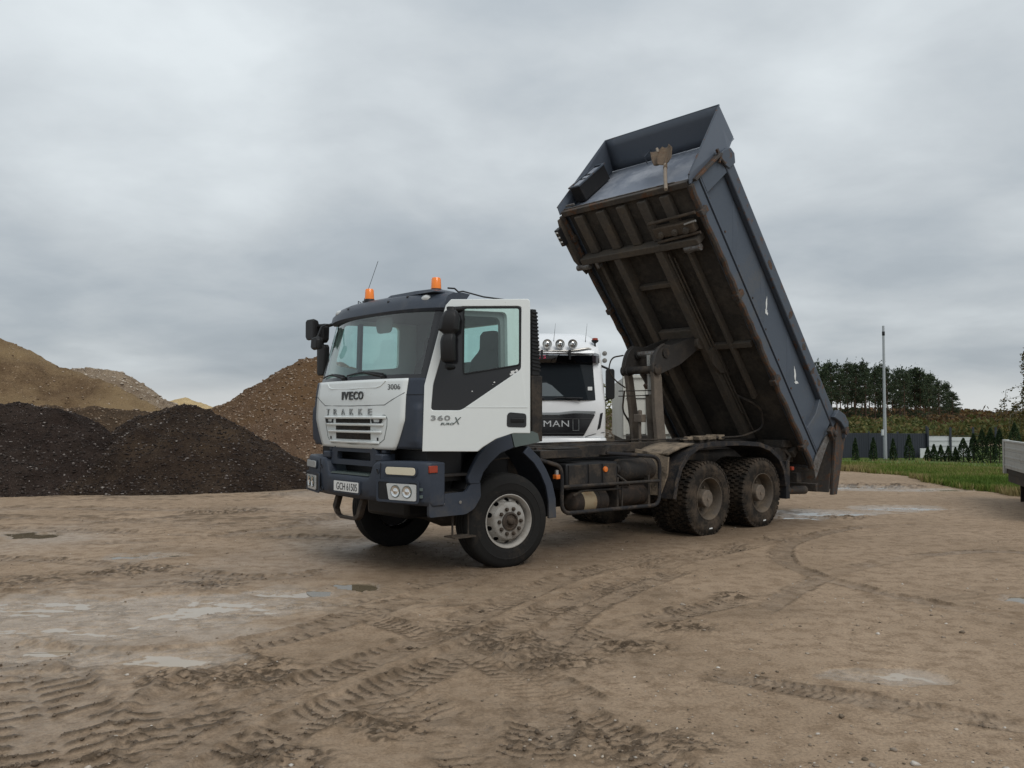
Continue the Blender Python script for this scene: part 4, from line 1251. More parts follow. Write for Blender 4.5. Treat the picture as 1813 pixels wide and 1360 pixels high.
# local x: along the long side towards the camera, y: to the right of that heading
for j in range(3):
    mb = MB(); mb.box(0.07, 3.9, -0.03, 0.0, 0.66 + j * 0.172, 0.828 + j * 0.172)
    mb.box(0.07, 3.9, -0.038, -0.0305, 0.70 + j * 0.172, 0.735 + j * 0.172)
    mb.build('side_board', M['alu'], tr, bevel=0.006)
for j in range(3):
    mb = MB(); mb.box(-0.03, 0.0, 0.07, 2.3, 0.66 + j * 0.172, 0.828 + j * 0.172); mb.build('end_board', M['alu'], tr, bevel=0.006)
mb = MB(); mb.box(-0.05, 0.065, -0.05, 0.06, 0.55, 1.22); mb.build('corner_post', M['alu'], tr, bevel=0.008)
mb = MB(); mb.box(0.07, 3.9, -0.045, 0.03, 1.172, 1.215); mb.build('top_rail', M['alu'], tr, bevel=0.008)
mb = MB(); mb.box(0.0, 3.9, 0.001, 2.3, 0.56, 0.655); mb.build('deck', M['chassis'], tr)
mb = MB(); mb.box(0.1, 3.9, 0.02, 0.12, 0.40, 0.555); mb.box(0.1, 3.9, 2.1, 2.2, 0.40, 0.555); mb.build('chassis_rail', M['chassis'], tr)
mb = MB(); mb.box(1.02, 1.06, 0.04, 0.42, 0.09, 0.54); mb.build('mudflap', M['brownrust'], tr)
for xx in (1.6, 2.7):
    w = MB(); w.lathe([(0.12, 0.0), (0.2, 0.01), (0.22, 0.03), (0.36, 0.02), (0.40, 0.06), (0.40, 0.20), (0.36, 0.24), (0.1, 0.24)], c=(xx, 0.08, 0.40), axis='y', n=28, caps=True)
    w.build('wheel', M['tyre'], tr)


# ================================================================== THE TIPPER TRUCK
# truck frame: x forward from the front axle, y to the truck's left (towards the camera), z up
truck = empty('tipper_truck', (TX, TY, -0.018), math.atan2(-math.cos(TH), -math.sin(TH)))
tag(truck, 'white-cabbed three-axle tipper truck with its blue-grey body raised and driver door open', 'truck')


def arc(cx, cz, r, a0, a1, n):
    return [(cx + r * math.cos(R(a0 + (a1 - a0) * i / n)), cz + r * math.sin(R(a0 + (a1 - a0) * i / n))) for i in range(n + 1)]


def rrect(x0, x1, y0, y1, r, n=4):
    return (arc(x1 - r, y1 - r, r, 0, 90, n) + arc(x0 + r, y1 - r, r, 90, 180, n) + arc(x0 + r, y0 + r, r, 180, 270, n) + arc(x1 - r, y0 + r, r, 270, 360, n))


def roundpoly(pts, r, n=3):
    """polygon with rounded corners"""
    out = []
    k = len(pts)
    for i in range(k):
        p = Vector(pts[i] + (0,)) if len(pts[i]) == 2 else Vector(pts[i])
        a = Vector(tuple(pts[i - 1]) + (0,)); b = Vector(tuple(pts[(i + 1) % k]) + (0,))
        rr_ = min(r, (a - p).length * 0.45, (b - p).length * 0.45)
        s, e = p + (a - p).normalized() * rr_, p + (b - p).normalized() * rr_
        for q in range(n + 1):
            t = q / n
            w = s * (1 - t) ** 2 + p * 2 * t * (1 - t) + e * t * t
            out.append((w.x, w.y))
    return out


# ---------------------------------------------------------------- cab
SIDE = [(1.07, 1.36), (1.03, 2.13), (0.83, 2.92), (0.80, 2.99), (-0.40, 3.03), (-0.40, 1.52), (0.02, 1.52), (0.35, 1.44), (0.58, 1.36)]
cab = MB()
opening = roundpoly([(1.02, 1.44), (0.98, 2.12), (0.78, 2.88), (-0.06, 2.92), (-0.06, 1.60), (0.08, 1.60), (0.40, 1.52), (0.62, 1.44)], 0.07)
cab.plate(SIDE, [opening], lambda a, b: (a, 1.14 - 0.03 * max(0, b - 2.1) * 1.2, b), (0, -0.05, 0))
winR = roundpoly([(0.90, 2.36), (0.775, 2.88), (-0.06, 2.91), (-0.06, 2.36), (0.5, 2.31)], 0.06)
cab.plate(SIDE, [winR], lambda a, b: (a, -1.14 + 0.03 * max(0, b - 2.1) * 1.2, b), (0, 0.05, 0))
# roof with a slight camber, back wall, floor
cab.grid(lambda i, j: (0.84 - 1.24 * j, -1.105 + 2.21 * i, 3.02 + 0.045 * (1 - (2 * i - 1) ** 4) * min(1, 0.4 + j * 3)), 12, 6)
backwin = rrect(-0.70, 0.70, 2.40, 2.84, 0.06)
cab.plate([(-1.11, 1.40), (1.11, 1.40), (1.09, 3.02), (-1.09, 3.02)], [backwin], lambda a, b: (-0.40, a, b), (0.05, 0, 0))
cabo = cab.build('cab', M['white'], truck, bevel=0.008)
mb = MB(); mb.box(-0.38, 1.08, -1.085, 1.085, 1.36, 1.42); mb.build('floor', M['inner'], cabo)
mb = MB()   # inner lining: door-frame trim in lighter grey, roof lining
trim = roundpoly([(1.04, 1.42), (1.0, 2.12), (0.80, 2.90), (-0.10, 2.945), (-0.10, 1.58), (0.08, 1.58), (0.40, 1.5), (0.64, 1.42)], 0.08)
mb.plate(trim, [roundpoly([(0.98, 1.48), (0.94, 2.12), (0.75, 2.83), (0.0, 2.86), (0.0, 1.64), (0.12, 1.64), (0.42, 1.56), (0.64, 1.48)], 0.09)], lambda a, b: (a, 1.087 - 0.03 * max(0, b - 2.1) * 1.2, b), (0, -0.04, 0))
mb.build('door_frame_trim', M['lining_light'], cabo)
mb = MB(); mb.box(-0.34, 0.84, -1.04, 1.04, 2.95, 2.98); mb.build('roof_lining', M['inner'], cabo)
mb = MB()
mb.plate([(-1.07, 1.42), (1.07, 1.42), (1.04, 2.95), (-1.04, 2.95)], [backwin], lambda a, b: (-0.343, a, b), (0.02, 0, 0))
mb.build('rear_lining', M['inner'], cabo)
mb = MB(); mb.plate(backwin, [], lambda a, b: (-0.372, a, b), (0.006, 0, 0)); mb.build('rear_window', M['glass_side'], cabo)
mb = MB(); mb.plate(winR, [], lambda a, b: (a, -1.12 + 0.03 * max(0, b - 2.1) * 1.2, b), (0, 0.006, 0)); mb.build('far_side_window', M['glass_side'], cabo)
mb = MB(); mb.bar((0.555, -1.08, 2.28), (0.55, -1.06, 2.90), 0.075, 0.04, (1, 0, 0)); mb.build('window_divider', M['inner'], cabo)
# dashboard, seats, wheel
mb = MB()
mb.loft([[(1.02, y, 1.45), (0.70, y, 1.45), (0.62, y, 1.95), (0.72, y, 2.12), (1.02, y, 2.14)] for y in (-1.06, 0.15, 0.3, 0.95, 1.06)])
mb.build('dashboard', M['inner'], cabo, bevel=0.03)


def seat(yc):
    s = MB()
    s.loft([[(x, yc + w * sx, z + dz) for sx, dz in ((-1, -0.06), (1, -0.06), (1, 0.05), (0.7, 0.08), (-0.7, 0.08), (-1, 0.05))] for x, w, z in ((0.48, 0.22, 1.88), (0.44, 0.26, 1.89), (0.0, 0.26, 1.86), (-0.04, 0.25, 1.86))])
    so = s.build('seat', M['seat'], cabo, bevel=0.02)
    b = MB()
    ring = lambda x, z, w, t: [(x - t, yc - w, z), (x - t, yc + w, z), (x + t * 0.4, yc + w * 1.05, z), (x + t, yc + w * 0.75, z), (x + t, yc - w * 0.75, z), (x + t * 0.4, yc - w * 1.05, z)]
    b.loft([ring(-0.10, 1.86, 0.25, 0.07), ring(-0.15, 2.15, 0.27, 0.075), ring(-0.20, 2.40, 0.25, 0.07), ring(-0.23, 2.50, 0.16, 0.06), ring(-0.235, 2.54, 0.14, 0.055), ring(-0.245, 2.70, 0.145, 0.055), ring(-0.25, 2.75, 0.10, 0.04)])
    b.build('seat_back', M['seat'], cabo, bevel=0.015)
    p = MB(); p.box(0.02, 0.4, yc - 0.18, yc + 0.18, 1.43, 1.80); p.build('seat_base', M['black'], cabo)


seat(0.58); seat(-0.58)
mb = MB()
a_, b_ = Vector((0.30, 0, 0.85)).normalized(), Vector((0, 1, 0))
mb.tube([Vector((0.56, 0.62, 2.10)) + a_ * 0.22 * math.cos(t) + b_ * 0.22 * math.sin(t) for t in np.linspace(0, 2 * math.pi, 24, endpoint=False)], 0.016, 6, loop=True)
mb.tube([(0.56, 0.40, 2.10), (0.56, 0.84, 2.10)], 0.02, 5); mb.tube([(0.56, 0.62, 2.1), (0.8, 0.62, 1.95)], 0.03, 6)
mb.build('steering_wheel', M['black'], cabo)


# white front panel
def fpx(t, z):
    s = (z - 1.36) / 0.77
    return 1.302 - (0.055 + 0.03 * s) * abs(t) ** 2.2 - 0.035 * max(0.0, s - 0.75) * 2 + 0.012 * math.sin(math.pi * s)


def fpw(z):
    s = (z - 1.36) / 0.77
    return 0.765 + 0.175 * min(1, s / 0.42) ** 0.8


mb = MB(); mb.grid(lambda i, j: (fpx(2 * i - 1, 1.36 + 0.77 * j), (2 * i - 1) * fpw(1.36 + 0.77 * j), 1.36 + 0.77 * j), 24, 22)
fpo = mb.build('front_panel', M['white'], cabo, solid=0.035, smooth=60, recalc=False)


def onfp(v, z, d=0.0):
    return Vector((fpx(v / fpw(z), z) + d, v, z))


mb = MB()   # pressed hollow under the windscreen: a shallow recessed panel lip
mb.tube([onfp(v, z, 0.001) for v, z in [(-0.66, 2.11), (-0.58, 2.055), (-0.50, 2.04), (0.0, 2.035), (0.46, 2.04), (0.53, 2.055), (0.60, 2.11)]], 0.007, 6); mb.build('pressed_edge', M['white'], cabo)
mb = MB(); mb.tube([onfp(v, z, -0.0005) for v, z in [(-0.925, 1.95), (-0.8, 1.90), (-0.66, 1.845), (-0.3, 1.84), (0.0, 1.838), (0.3, 1.84), (0.62, 1.845), (0.74, 1.90), (0.925, 1.975)]], 0.0045, 5); mb.build('panel_seam', M['print'], cabo)
for ch, v, w_ in (('I', -0.208, 0.030), ('V', -0.128, 0.100), ('E', -0.022, 0.078), ('C', 0.075, 0.088), ('O', 0.182, 0.100)):
    text_obj('lettering', ch, M['darkletter'], cabo, onfp(v, 1.955, 0.006), (0, 1, 0), (0, 0, 1), w_, 0.094, 0.012, bold=0.02)
for i, ch in enumerate('TRAKKE'):
    v = -0.56 + i * 0.186
    text_obj('lettering', ch, M['chrome'], cabo, onfp(v, 1.772, 0.006), (0, 1, 0), (0, 0, 1), 0.072, 0.068, 0.012, bold=-0.004)
text_obj('fleet_number', '3006', M['print'], cabo, onfp(0.755, 2.04, 0.004) + Vector((0.004, 0, 0)), (-0.13, 1, 0), (0, 0, 1), 0.20, 0.058, 0.001)
# grille
GT, GB = 1.715, 1.425
mb = MB(); mb.grid(lambda i, j: onfp(-0.36 + 0.73 * i, GB + 0.035 + (GT - GB - 0.06) * j, 0.006), 8, 2); mb.build('grille_mesh', paint('radiator_mesh', (0.035, 0.031, 0.028), 0.7, dirt=0.5, dcol=(0.08, 0.065, 0.05), dscale=8, bump=0.8, bscale=260), cabo, solid=0.004, recalc=False)
for z, wv_ in ((1.707, 0.655), (1.628, 0.61), (1.548, 0.575), (1.43, 0.53)):
    mb = MB()
    P = [(v, onfp(v, z, 0)) for v in np.linspace(-wv_, wv_, 14)]
    mb.loft([[p + Vector((0.004, 0, -0.018)), p + Vector((0.040 if abs(v) < wv_ - 0.02 else 0.01, 0, -0.012)), p + Vector((0.046 if abs(v) < wv_ - 0.02 else 0.012, 0, 0.006)), p + Vector((0.004, 0, 0.018))] for v, p in P])
    mb.build('grille_slat', M['white'], cabo, bevel=0.003)
mb = MB(); mb.tube([onfp(v, z, 0.001) for v, z in [(-0.62, 1.69), (-0.63, 1.62), (-0.585, 1.47), (-0.50, 1.412), (0.0, 1.405), (0.50, 1.412), (0.61, 1.47), (0.665, 1.62), (0.67, 1.70), (0.63, 1.735), (-0.60, 1.735)]], 0.004, 5); mb.build('grille_seam', M['greyplastic'], cabo)
for v, z, w in ((-0.52, 1.672, 0.10), (0.49, 1.672, 0.11)):
    mb = MB(); p = onfp(v, z, 0.01); mb.plate(roundpoly([(-w, 0.03), (w, 0.03), (w * 0.8, -0.03), (-w * 0.8, -0.03)], 0.012), [roundpoly([(-w * 0.62, 0.016), (w * 0.62, 0.016), (w * 0.5, -0.016), (-w * 0.5, -0.016)], 0.008)], lambda a, b: p + Vector((0, a, b)), (-0.008, 0, 0)); mb.build('grille_catch', M['black'], cabo)
for v, z in ((-0.50, 1.47), (0.50, 1.47)):
    mb = MB(); p = onfp(v, z, 0.008); mb.plate(rrect(-0.01, 0.01, -0.018, 0.018, 0.006), [], lambda a, b: p + Vector((0, a, b)), (-0.006, 0, 0)); mb.build('grille_hole', M['print'], cabo)


# slate corner panels either side
def corner(sgn):
    def fn(i, j):
        z = 1.375 + 0.755 * j
        w0 = fpw(z); p0 = Vector((fpx(1, z) - 0.012, w0 - 0.004, z))
        p2 = Vector((1.125 - 0.035 * j, 1.132, z)); p1 = Vector((fpx(1, z) - 0.03 + 0.015 * math.sin(j * 3.1), 1.10, z))
        q = p0 * (1 - i) ** 2 + p1 * 2 * i * (1 - i) + p2 * i * i
        bul = 0.018 * math.exp(-((i - 0.62) / 0.22) ** 2) * (1 if 0.08 < j < 0.62 else 0)
        q += Vector((bul, bul * 0.8, 0))
        q.y *= sgn
        return q
    m_ = MB(); m_.grid(fn, 12, 24)
    m_.build('corner_panel', M['slate'], cabo, solid=0.03, smooth=50, recalc=True)
    m_ = MB(); m_.tube([fn(i, 0.765) + Vector((0.002, 0.002 * sgn, 0)) for i in np.linspace(0, 1, 8)], 0.004, 4); m_.build('panel_seam', M['print'], cabo)


corner(1); corner(-1)
# black air deflector on the far corner
mb = MB(); mb.loft([[(1.13 - a, -1.15 - b, z) for a, b in ((0.0, 0.0), (0.02, 0.10 * k), (0.10, 0.14 * k), (0.22, 0.10 * k), (0.22, 0.0))] for z, k in ((1.40, 0.5), (1.44, 0.9), (1.58, 1.0), (1.59, 0.92), (1.60, 1.0), (1.74, 0.95), (1.80, 0.5))]); mb.build('corner_deflector', M['black'], cabo, bevel=0.008)


# windscreen, black surround, wipers
def ws(t, s):
    z = 2.15 + 0.78 * s
    w = 1.085 - 0.005 * s
    return Vector((1.245 - 0.215 * s - 0.165 * abs(t) ** 2.4, t * w, z))


mb = MB(); mb.grid(lambda i, j: ws(2 * i - 1, j), 20, 8); mb.build('windscreen', M['glass_teal'], cabo, smooth=180, recalc=False)
mb = MB()
for a0, a1, s0, s1 in ((-1, 1, -0.03, 0.035), (-1, 1, 0.93, 1.0), (-1, -0.97, 0, 1), (0.95, 1, 0, 1)):
    mb.grid(lambda i, j: ws(a0 + (a1 - a0) * i, s0 + (s1 - s0) * j) + Vector((0.004, 0, 0)), 18 if a1 - a0 > 1 else 3, 2 if a1 - a0 > 1 else 10)
mb.build('windscreen_surround', M['blackgloss'], cabo, smooth=60, recalc=False)
for sg in (1, -1):
    mb = MB(); mb.grid(lambda i, j: (ws(sg * 1.0, -0.02 + 1.02 * j) + Vector((0.004, 0, 0))).lerp(Vector((1.055 - 0.215 * j, sg * (1.148 - 0.022 * j), 2.13 + 0.80 * j)), i), 3, 8); mb.build('windscreen_pillar', M['blackgloss'], cabo, smooth=60)
for v0, v1, lab in ((-1.0, -0.30, 0), (-0.22, 0.52, 1)):
    mb = MB()
    mb.tube([ws(v0 / 1.12 + (v1 - v0) / 1.12 * t, 0.05 + 0.035 * math.sin(math.pi * t)) + Vector((0.02, 0, 0)) for t in np.linspace(0, 1, 8)], 0.011, 5)
    mb.tube([ws(v1 / 1.12, 0.02) + Vector((0.02, 0, 0)), ws((v0 + v1) / 2.24, 0.085) + Vector((0.03, 0, 0))], 0.014, 5)
    mb.tube([ws(v1 / 1.12, -0.01) + Vector((0.0, 0, 0)), ws(v1 / 1.12, 0.03) + Vector((0.03, 0, 0))], 0.028, 6)
    mb.build('wiper', M['black'], cabo)
mb = MB(); mb.plate(roundpoly([(-0.18, 0.09), (0.18, 0.09), (0.15, -0.09), (-0.15, -0.09)], 0.06), [], lambda a, b: (0.92, 0.05 + a, 2.78 + b), (-0.012, 0, 0)); mb.build('sun_flap', M['lining_light'], cabo)


# sun visor / roof brow
def brow(t, k):
    # profile around the front edge: k index along profile
    prof = [(0.60, 3.095), (0.80, 3.105), (0.93, 3.095), (1.005, 3.06), (1.055, 2.985), (1.075, 2.905), (1.04, 2.875), (0.93, 2.885), (0.85, 2.90)]
    x, z = prof[k]
    e = abs(t)
    x -= 0.17 * e ** 2.6 * (0.4 if k == 0 else 1.0)
    z -= (0.03 if k < 4 else 0.015) * e ** 4
    y = t * (1.185 if k in (4, 5) else 1.165)
    return Vector((x, y, z - 0.0))


mb = MB(); nt = 26
mb.loft([[brow(-1 + 2 * i / nt, k) for k in range(9)] for i in range(nt + 1)], closed=True)
mb.build('roof_brow', M['slate_top'], cabo, smooth=38)
mb = MB()   # raised hump in the middle of the brow
mb.loft([[Vector((x, y, z)) for x, z in ((0.55, 3.07), (0.60, 3.125 - d), (0.80, 3.135 - d), (0.93, 3.115 - d * 0.7), (0.95, 3.07))] for y, d in ((0.10, 0.045), (0.20, 0.0), (0.70, 0.0), (0.95, 0.012), (1.05, 0.05))])
mb.build('brow_hump', M['slate_top'], cabo, bevel=0.01)
for y in (-0.98, -0.62, 0.30, 0.62):
    mb = MB(); p = brow(y / 1.185, 3).lerp(brow(y / 1.185, 4), 0.5 if y < 0.5 else 0.1); mb.lathe([(0.0, 0.012), (0.012, 0.01), (0.016, 0.0), (0.016, -0.01)], c=p, axis='x', n=8); mb.build('brow_bolt', M['print'], cabo)
for y, m_ in ((0.90, 'lens_clear'), (-0.98, 'lens_clear')):
    mb = MB(); t = y / 1.185
    p = brow(t, 3).lerp(brow(t, 4), 0.45)
    mb.lathe([(0.0, 0.05), (0.04, 0.045), (0.07, 0.02), (0.085, -0.01)], axis='z', n=16)
    mb.v = [(p.x + q[0] * 0.25 + q[2] * 0.45 - 0.005, p.y + q[1] * 0.95, p.z + q[2] * 0.25 - q[0] * 0.42) for q in mb.v]
    mb.build('marker_lamp', M[m_], cabo)
# beacons, aerial, roof bits
for y, x in ((-0.33, 0.88), (0.90, 0.80)):
    b = MB(); b.lathe([(0.0, 0.0), (0.068, 0.0), (0.068, 0.03), (0.058, 0.045), (0.0, 0.05)], c=(x, y, 3.085), axis='z', n=20); bo = b.build('beacon_base', M['black'], cabo)
    b = MB(); b.lathe([(0.058, 0.0), (0.057, 0.02), (0.052, 0.108), (0.045, 0.122), (0.0, 0.126)], c=(x, y, 3.13), axis='z', n=20)
    b.build('beacon', M['beacon'], cabo)
mb = MB(); mb.tube([(0.80, -0.60, 3.08), (0.79, -0.55, 3.20)], 0.012, 6); mb.tube([(0.79, -0.55, 3.20), (0.78, -0.30, 3.60)], 0.003, 4); mb.build('aerial', M['print'], cabo)
mb = MB(); mb.tube([(0.86, -0.62, 3.06), (0.88, -0.58, 3.13), (0.85, -0.52, 3.09), (0.88, -0.48, 3.12), (0.86, -0.42, 3.08)], 0.006, 5); mb.build('beacon_cable', M['print'], cabo)
mb = MB(); mb.tube([(0.7, 0.98, 3.14), (0.62, 1.0, 3.14), (0.55, 0.98, 3.11), (0.5, 1.0, 3.12), (0.2, 1.0, 3.085), (-0.3, 1.0, 3.08)], 0.010, 6); mb.build('roof_cable', M['print'], cabo)


# mirrors
def mirror_far():
    m_ = MB()
    m_.loft([[(0.93 + d, -1.36 + w * s, z) for d, s in ((-0.05, -1), (0.03, -1), (0.05, 0), (0.03, 1), (-0.05, 1))] for z, w in ((2.24, 0.06), (2.27, 0.09), (2.60, 0.10), (2.64, 0.07))])
    m_.loft([[(0.95 + d, -1.34 + w * s, z) for d, s in ((-0.05, -1), (0.04, -1), (0.06, 0), (0.04, 1), (-0.05, 1))] for z, w in ((2.66, 0.05), (2.70, 0.10), (2.86, 0.11), (2.90, 0.07))])
    m_.tube([(0.95, -1.34, 2.60), (0.95, -1.34, 2.70)], 0.03, 6)
    m_.tube([(0.86, -1.20, 2.90), (0.93, -1.34, 2.86)], 0.025, 6); m_.tube([(0.95, -1.19, 2.24), (0.93, -1.33, 2.26)], 0.025, 6)
    m_.build('mirror', M['black'], truck, bevel=0.012)
    m_ = MB()   # kerb mirror on its arm
    m_.loft([[(x, -1.42 + 0.105 * sy * k, 2.83 + 0.135 * sz * k) for sy, sz in ((-1, -0.7), (-0.7, -1), (0.8, -1), (1, -0.8), (0.9, 0.9), (0.6, 1), (-0.7, 1), (-1, 0.8))] for x, k in ((1.09, 0.93), (1.06, 1.0), (1.01, 0.9), (0.98, 0.6))])
    m_.tube([(1.02, -1.38, 2.86), (1.0, -1.2, 2.88), (0.96, -1.1, 2.87)], 0.018, 6)
    m_.build('mirror', M['black'], truck, bevel=0.01)
    m_ = MB()   # front mirror seen through the screen
    m_.loft([[(1.22 + x, -1.0 + 0.09 * sy * k, 2.62 + 0.085 * sz * k) for sy, sz in ((-1, -0.7), (-0.6, -1), (0.9, -0.9), (1, 0.5), (0.6, 1), (-0.8, 0.9))] for x, k in ((0.04, 0.8), (0.0, 1.0), (-0.05, 0.85))])
    m_.tube([(1.2, -1.02, 2.68), (1.08, -1.12, 2.84), (0.98, -1.16, 2.88)], 0.016, 6)
    m_.build('mirror', M['black'], truck, bevel=0.01)


mirror_far()

# ---------------------------------------------------------------- driver door, swung open
DA = R(44)
HX, HY = 1.135, 1.145
Dd = Vector((-math.cos(DA), math.sin(DA), 0))      # along the door from the hinge
Dn = Vector((math.sin(DA), math.cos(DA), 0))       # outward


def dp(s, z, d=0.0):
    return Vector((HX, HY, 0)) + Dd * (s * 1.035) + Dn * (d - 0.035 * max(0, z - 2.1) * 0.8) + Vector((0, 0, z))


outer = [(-0.02, 1.352), (0.0, 2.05), (0.215, 2.90), (0.27, 2.962), (1.055, 2.962), (1.078, 2.94), (1.078, 1.545), (0.90, 1.545), (0.74, 1.49), (0.60, 1.40), (0.545, 1.352)]
dark = roundpoly([(0.068, 1.785), (0.375, 1.785), (0.985, 2.215), (0.99, 2.885), (0.335, 2.885), (0.30, 2.80), (0.09, 2.06)], 0.035)
mb = MB(); mb.plate(outer, [dark], lambda a, b: dp(a, b), -Dn * 0.06)
door = mb.build('driver_door', M['white'], truck, bevel=0.006)
glassp = roundpoly([(0.398, 2.165), (0.972, 2.262), (0.972, 2.868), (0.40, 2.868)], 0.03)
mb = MB(); mb.plate(roundpoly([(0.069, 1.787), (0.374, 1.787), (0.984, 2.216), (0.988, 2.884), (0.336, 2.884), (0.301, 2.80), (0.091, 2.06)], 0.035), [glassp], lambda a, b: dp(a, b, -0.008), -Dn * 0.03)
mb.build('door_dark_panel', M['blackgloss'], door)
mb = MB(); mb.plate(glassp, [], lambda a, b: dp(a, b, -0.016), -Dn * 0.005); mb.build('door_window', M['glass_side'], door)
mb = MB(); mb.tube([dp(a, b, 0.0) for a, b in glassp], 0.009, 5, loop=True); mb.build('window_seal', M['black'], door)
mb = MB(); mb.plate(outer, [roundpoly([(0.34, 2.14), (1.0, 2.23), (1.0, 2.90), (0.33, 2.90)], 0.03)], lambda a, b: dp(a * 0.97 + 0.01, 1.38 + (b - 1.352) * 0.975, -0.062), -Dn * 0.03); mb.build('door_lining', M['inner'], door)
mb = MB(); mb.plate(roundpoly([(0.84, 1.61), (1.04, 1.605), (1.04, 1.75), (0.87, 1.765), (0.845, 1.74)], 0.03), [], lambda a, b: dp(a, b, 0.004), -Dn * 0.003); mb.build('door_handle_recess', M['blackgloss'], door)
mb = MB(); mb.loft([[dp(s, z, d) for z, d in ((1.655, 0.006), (1.66, 0.026), (1.70, 0.03), (1.71, 0.006))] for s in (0.88, 0.90, 1.0, 1.02)]); mb.build('door_handle', M['black'], door, bevel=0.006)
mb = MB(); mb.tube([dp(s, 1.815 + 0.0 * s, 0.001) for s in (0.42, 0.7, 1.05)], 0.003, 4); mb.build('door_crease', M['white'], door)
text_obj('lettering', '360', M['chrome'], door, dp(0.168, 1.706, 0.004), Dd, (0, 0, 1), 0.205, 0.052, 0.008, bold=0.012, space=1.1)
text_obj('lettering', 'EURO', M['greyplastic'], door, dp(0.235, 1.644, 0.004), Dd, (0, 0, 1), 0.14, 0.024, 0.006, shear=0.3, bold=0.01)
text_obj('lettering', 'X', M['greyplastic'], door, dp(0.335, 1.676, 0.004), Dd, (0, 0, 1), 0.09, 0.075, 0.006, shear=0.35)
# scrapes on the dark panel
for s, z, r_ in ((0.90, 2.185, 0.028), (0.94, 2.20, 0.018), (0.96, 2.17, 0.015), (0.885, 2.165, 0.014), (0.715, 2.08, 0.010), (0.49, 1.985, 0.007), (0.70, 2.055, 0.004)):
    rr_ = np.random.default_rng(int(s * 1000)); mb = MB()
    mb.plate([(s + r_ * rr_.uniform(0.5, 1.3) * math.cos(a), z + r_ * rr_.uniform(0.4, 1.1) * math.sin(a)) for a in np.linspace(0, 6.28, 11, endpoint=False)], [], lambda a, b: dp(a, b, -0.0045), -Dn * 0.002); mb.build('scrape', M['chip'], door)
# driver mirror on the door
mb = MB()


def ring_m(z, w, t, s0=0.20, d0=0.13):
    return [dp(s0 + 0.012 + w * a, z, d0 + t * b) for a, b in ((-1, -0.7), (-0.8, -1), (0.8, -1), (1, -0.7), (1, 0.4), (0.6, 1), (-0.6, 1), (-1, 0.4))]


mb.loft([ring_m(2.29, 0.06, 0.04, 0.245), ring_m(2.315, 0.075, 0.055, 0.245), ring_m(2.50, 0.075, 0.065, 0.24), ring_m(2.555, 0.07, 0.06, 0.25), ring_m(2.575, 0.055, 0.045, 0.255), ring_m(2.595, 0.07, 0.055, 0.25), ring_m(2.625, 0.105, 0.075, 0.245), ring_m(2.75, 0.095, 0.075, 0.265), ring_m(2.815, 0.065, 0.055, 0.275), ring_m(2.825, 0.045, 0.045, 0.275), ring_m(2.865, 0.045, 0.04, 0.27)])
mb.tube([dp(0.27, 2.84, 0.12), dp(0.38, 2.86, 0.0)], 0.03, 6); mb.tube([dp(0.23, 2.24, 0.12), dp(0.30, 2.24, 0.0)], 0.025, 6)
mb.build('mirror', M['black'], door, bevel=0.008)

# air intake with louvres behind the cab
mb = MB()
mb.loft([[(x, y, z) for x, y in ((-0.43, 1.0), (-0.43, 1.14), (-0.43 - w, 1.14), (-0.43 - w, 1.0))] for z, w in ((2.20, 0.125), (2.30, 0.13), (2.9, 0.085), (2.985, 0.07))])
sn = mb.build('air_intake', M['black'], truck, bevel=0.008)
for i in range(17):
    z = 2.27 + i * 0.042; w = 0.13 - 0.055 * (z - 2.25) / 0.72
    mb = MB(); mb.loft([[(x, y, z + dz) for x, y in ((-0.425, 1.138), (-0.425, 1.156), (-0.43 - w, 1.156), (-0.43 - w - 0.012, 1.138))] for dz in (0.0, 0.018)])
    mb.v = [(a + 0.0, b, c - (0.02 * (-a - 0.43) / 0.17)) for a, b, c in mb.v]
    mb.build('louvre', M['black'], sn)
mb = MB(); mb.box(-0.60, -0.43, 1.0, 1.14, 1.42, 2.20); mb.build('intake_duct', M['chassis'], truck, bevel=0.01)

# ---------------------------------------------------------------- bumper and steps
ST = [(-1.25, 1.13, 1.235, 0.83), (-1.20, 1.19, 1.245, 0.825), (-1.05, 1.26, 1.25, 0.815), (-0.80, 1.325, 1.245, 0.805), (-0.56, 1.352, 1.235, 0.80), (-0.50, 1.356, 1.20, 0.80), (-0.45, 1.36, 1.09, 0.80), (-0.42, 1.362, 1.06, 0.80), (0.0, 1.368, 1.06, 0.795),
      (0.42, 1.362, 1.06, 0.80), (0.45, 1.36, 1.09, 0.80), (0.50, 1.356, 1.20, 0.80), (0.56, 1.352, 1.235, 0.80), (0.80, 1.325, 1.245, 0.79), (1.05, 1.26, 1.25, 0.785), (1.20, 1.19, 1.245, 0.78), (1.25, 1.13, 1.235, 0.78)]
mb = MB()
mb.loft([[(x - 0.02, y, zt_), (x, y, zt_ - 0.03), (x + 0.006, y, (zt_ + zb) / 2), (x - 0.005, y, zb + 0.05), (x - 0.05, y, zb), (x - 0.32 + 0.1 * abs(y), y, zb), (x - 0.32 + 0.1 * abs(y), y, zt_)] for y, x, zt_, zb in ST])
bump = mb.build('bumper', M['slate'], truck, bevel=0.012, smooth=50)


def onb(v, z, d=0.0):
    return Vector((float(np.interp(v, [s[0] for s in ST], [s[1] for s in ST])) + 0.003 + d, v, z))


def onbn(v):
    e = 0.02
    t = (onb(v + e, 1) - onb(v - e, 1)).normalized()
    return t, Vector((t.y, -t.x, 0))


def bplate(name, v, z, poly, mat, d=0.004, th=0.01, holes=(), parent=None, bevel=0.0):
    t, nrm = onbn(v)
    p = onb(v, z)
    m_ = MB(); m_.plate(poly, holes, lambda a, b: p + t * a + nrm * d + Vector((0, 0, b)), -nrm * th)
    return m_.build(name, mat, parent or bump, bevel=bevel)


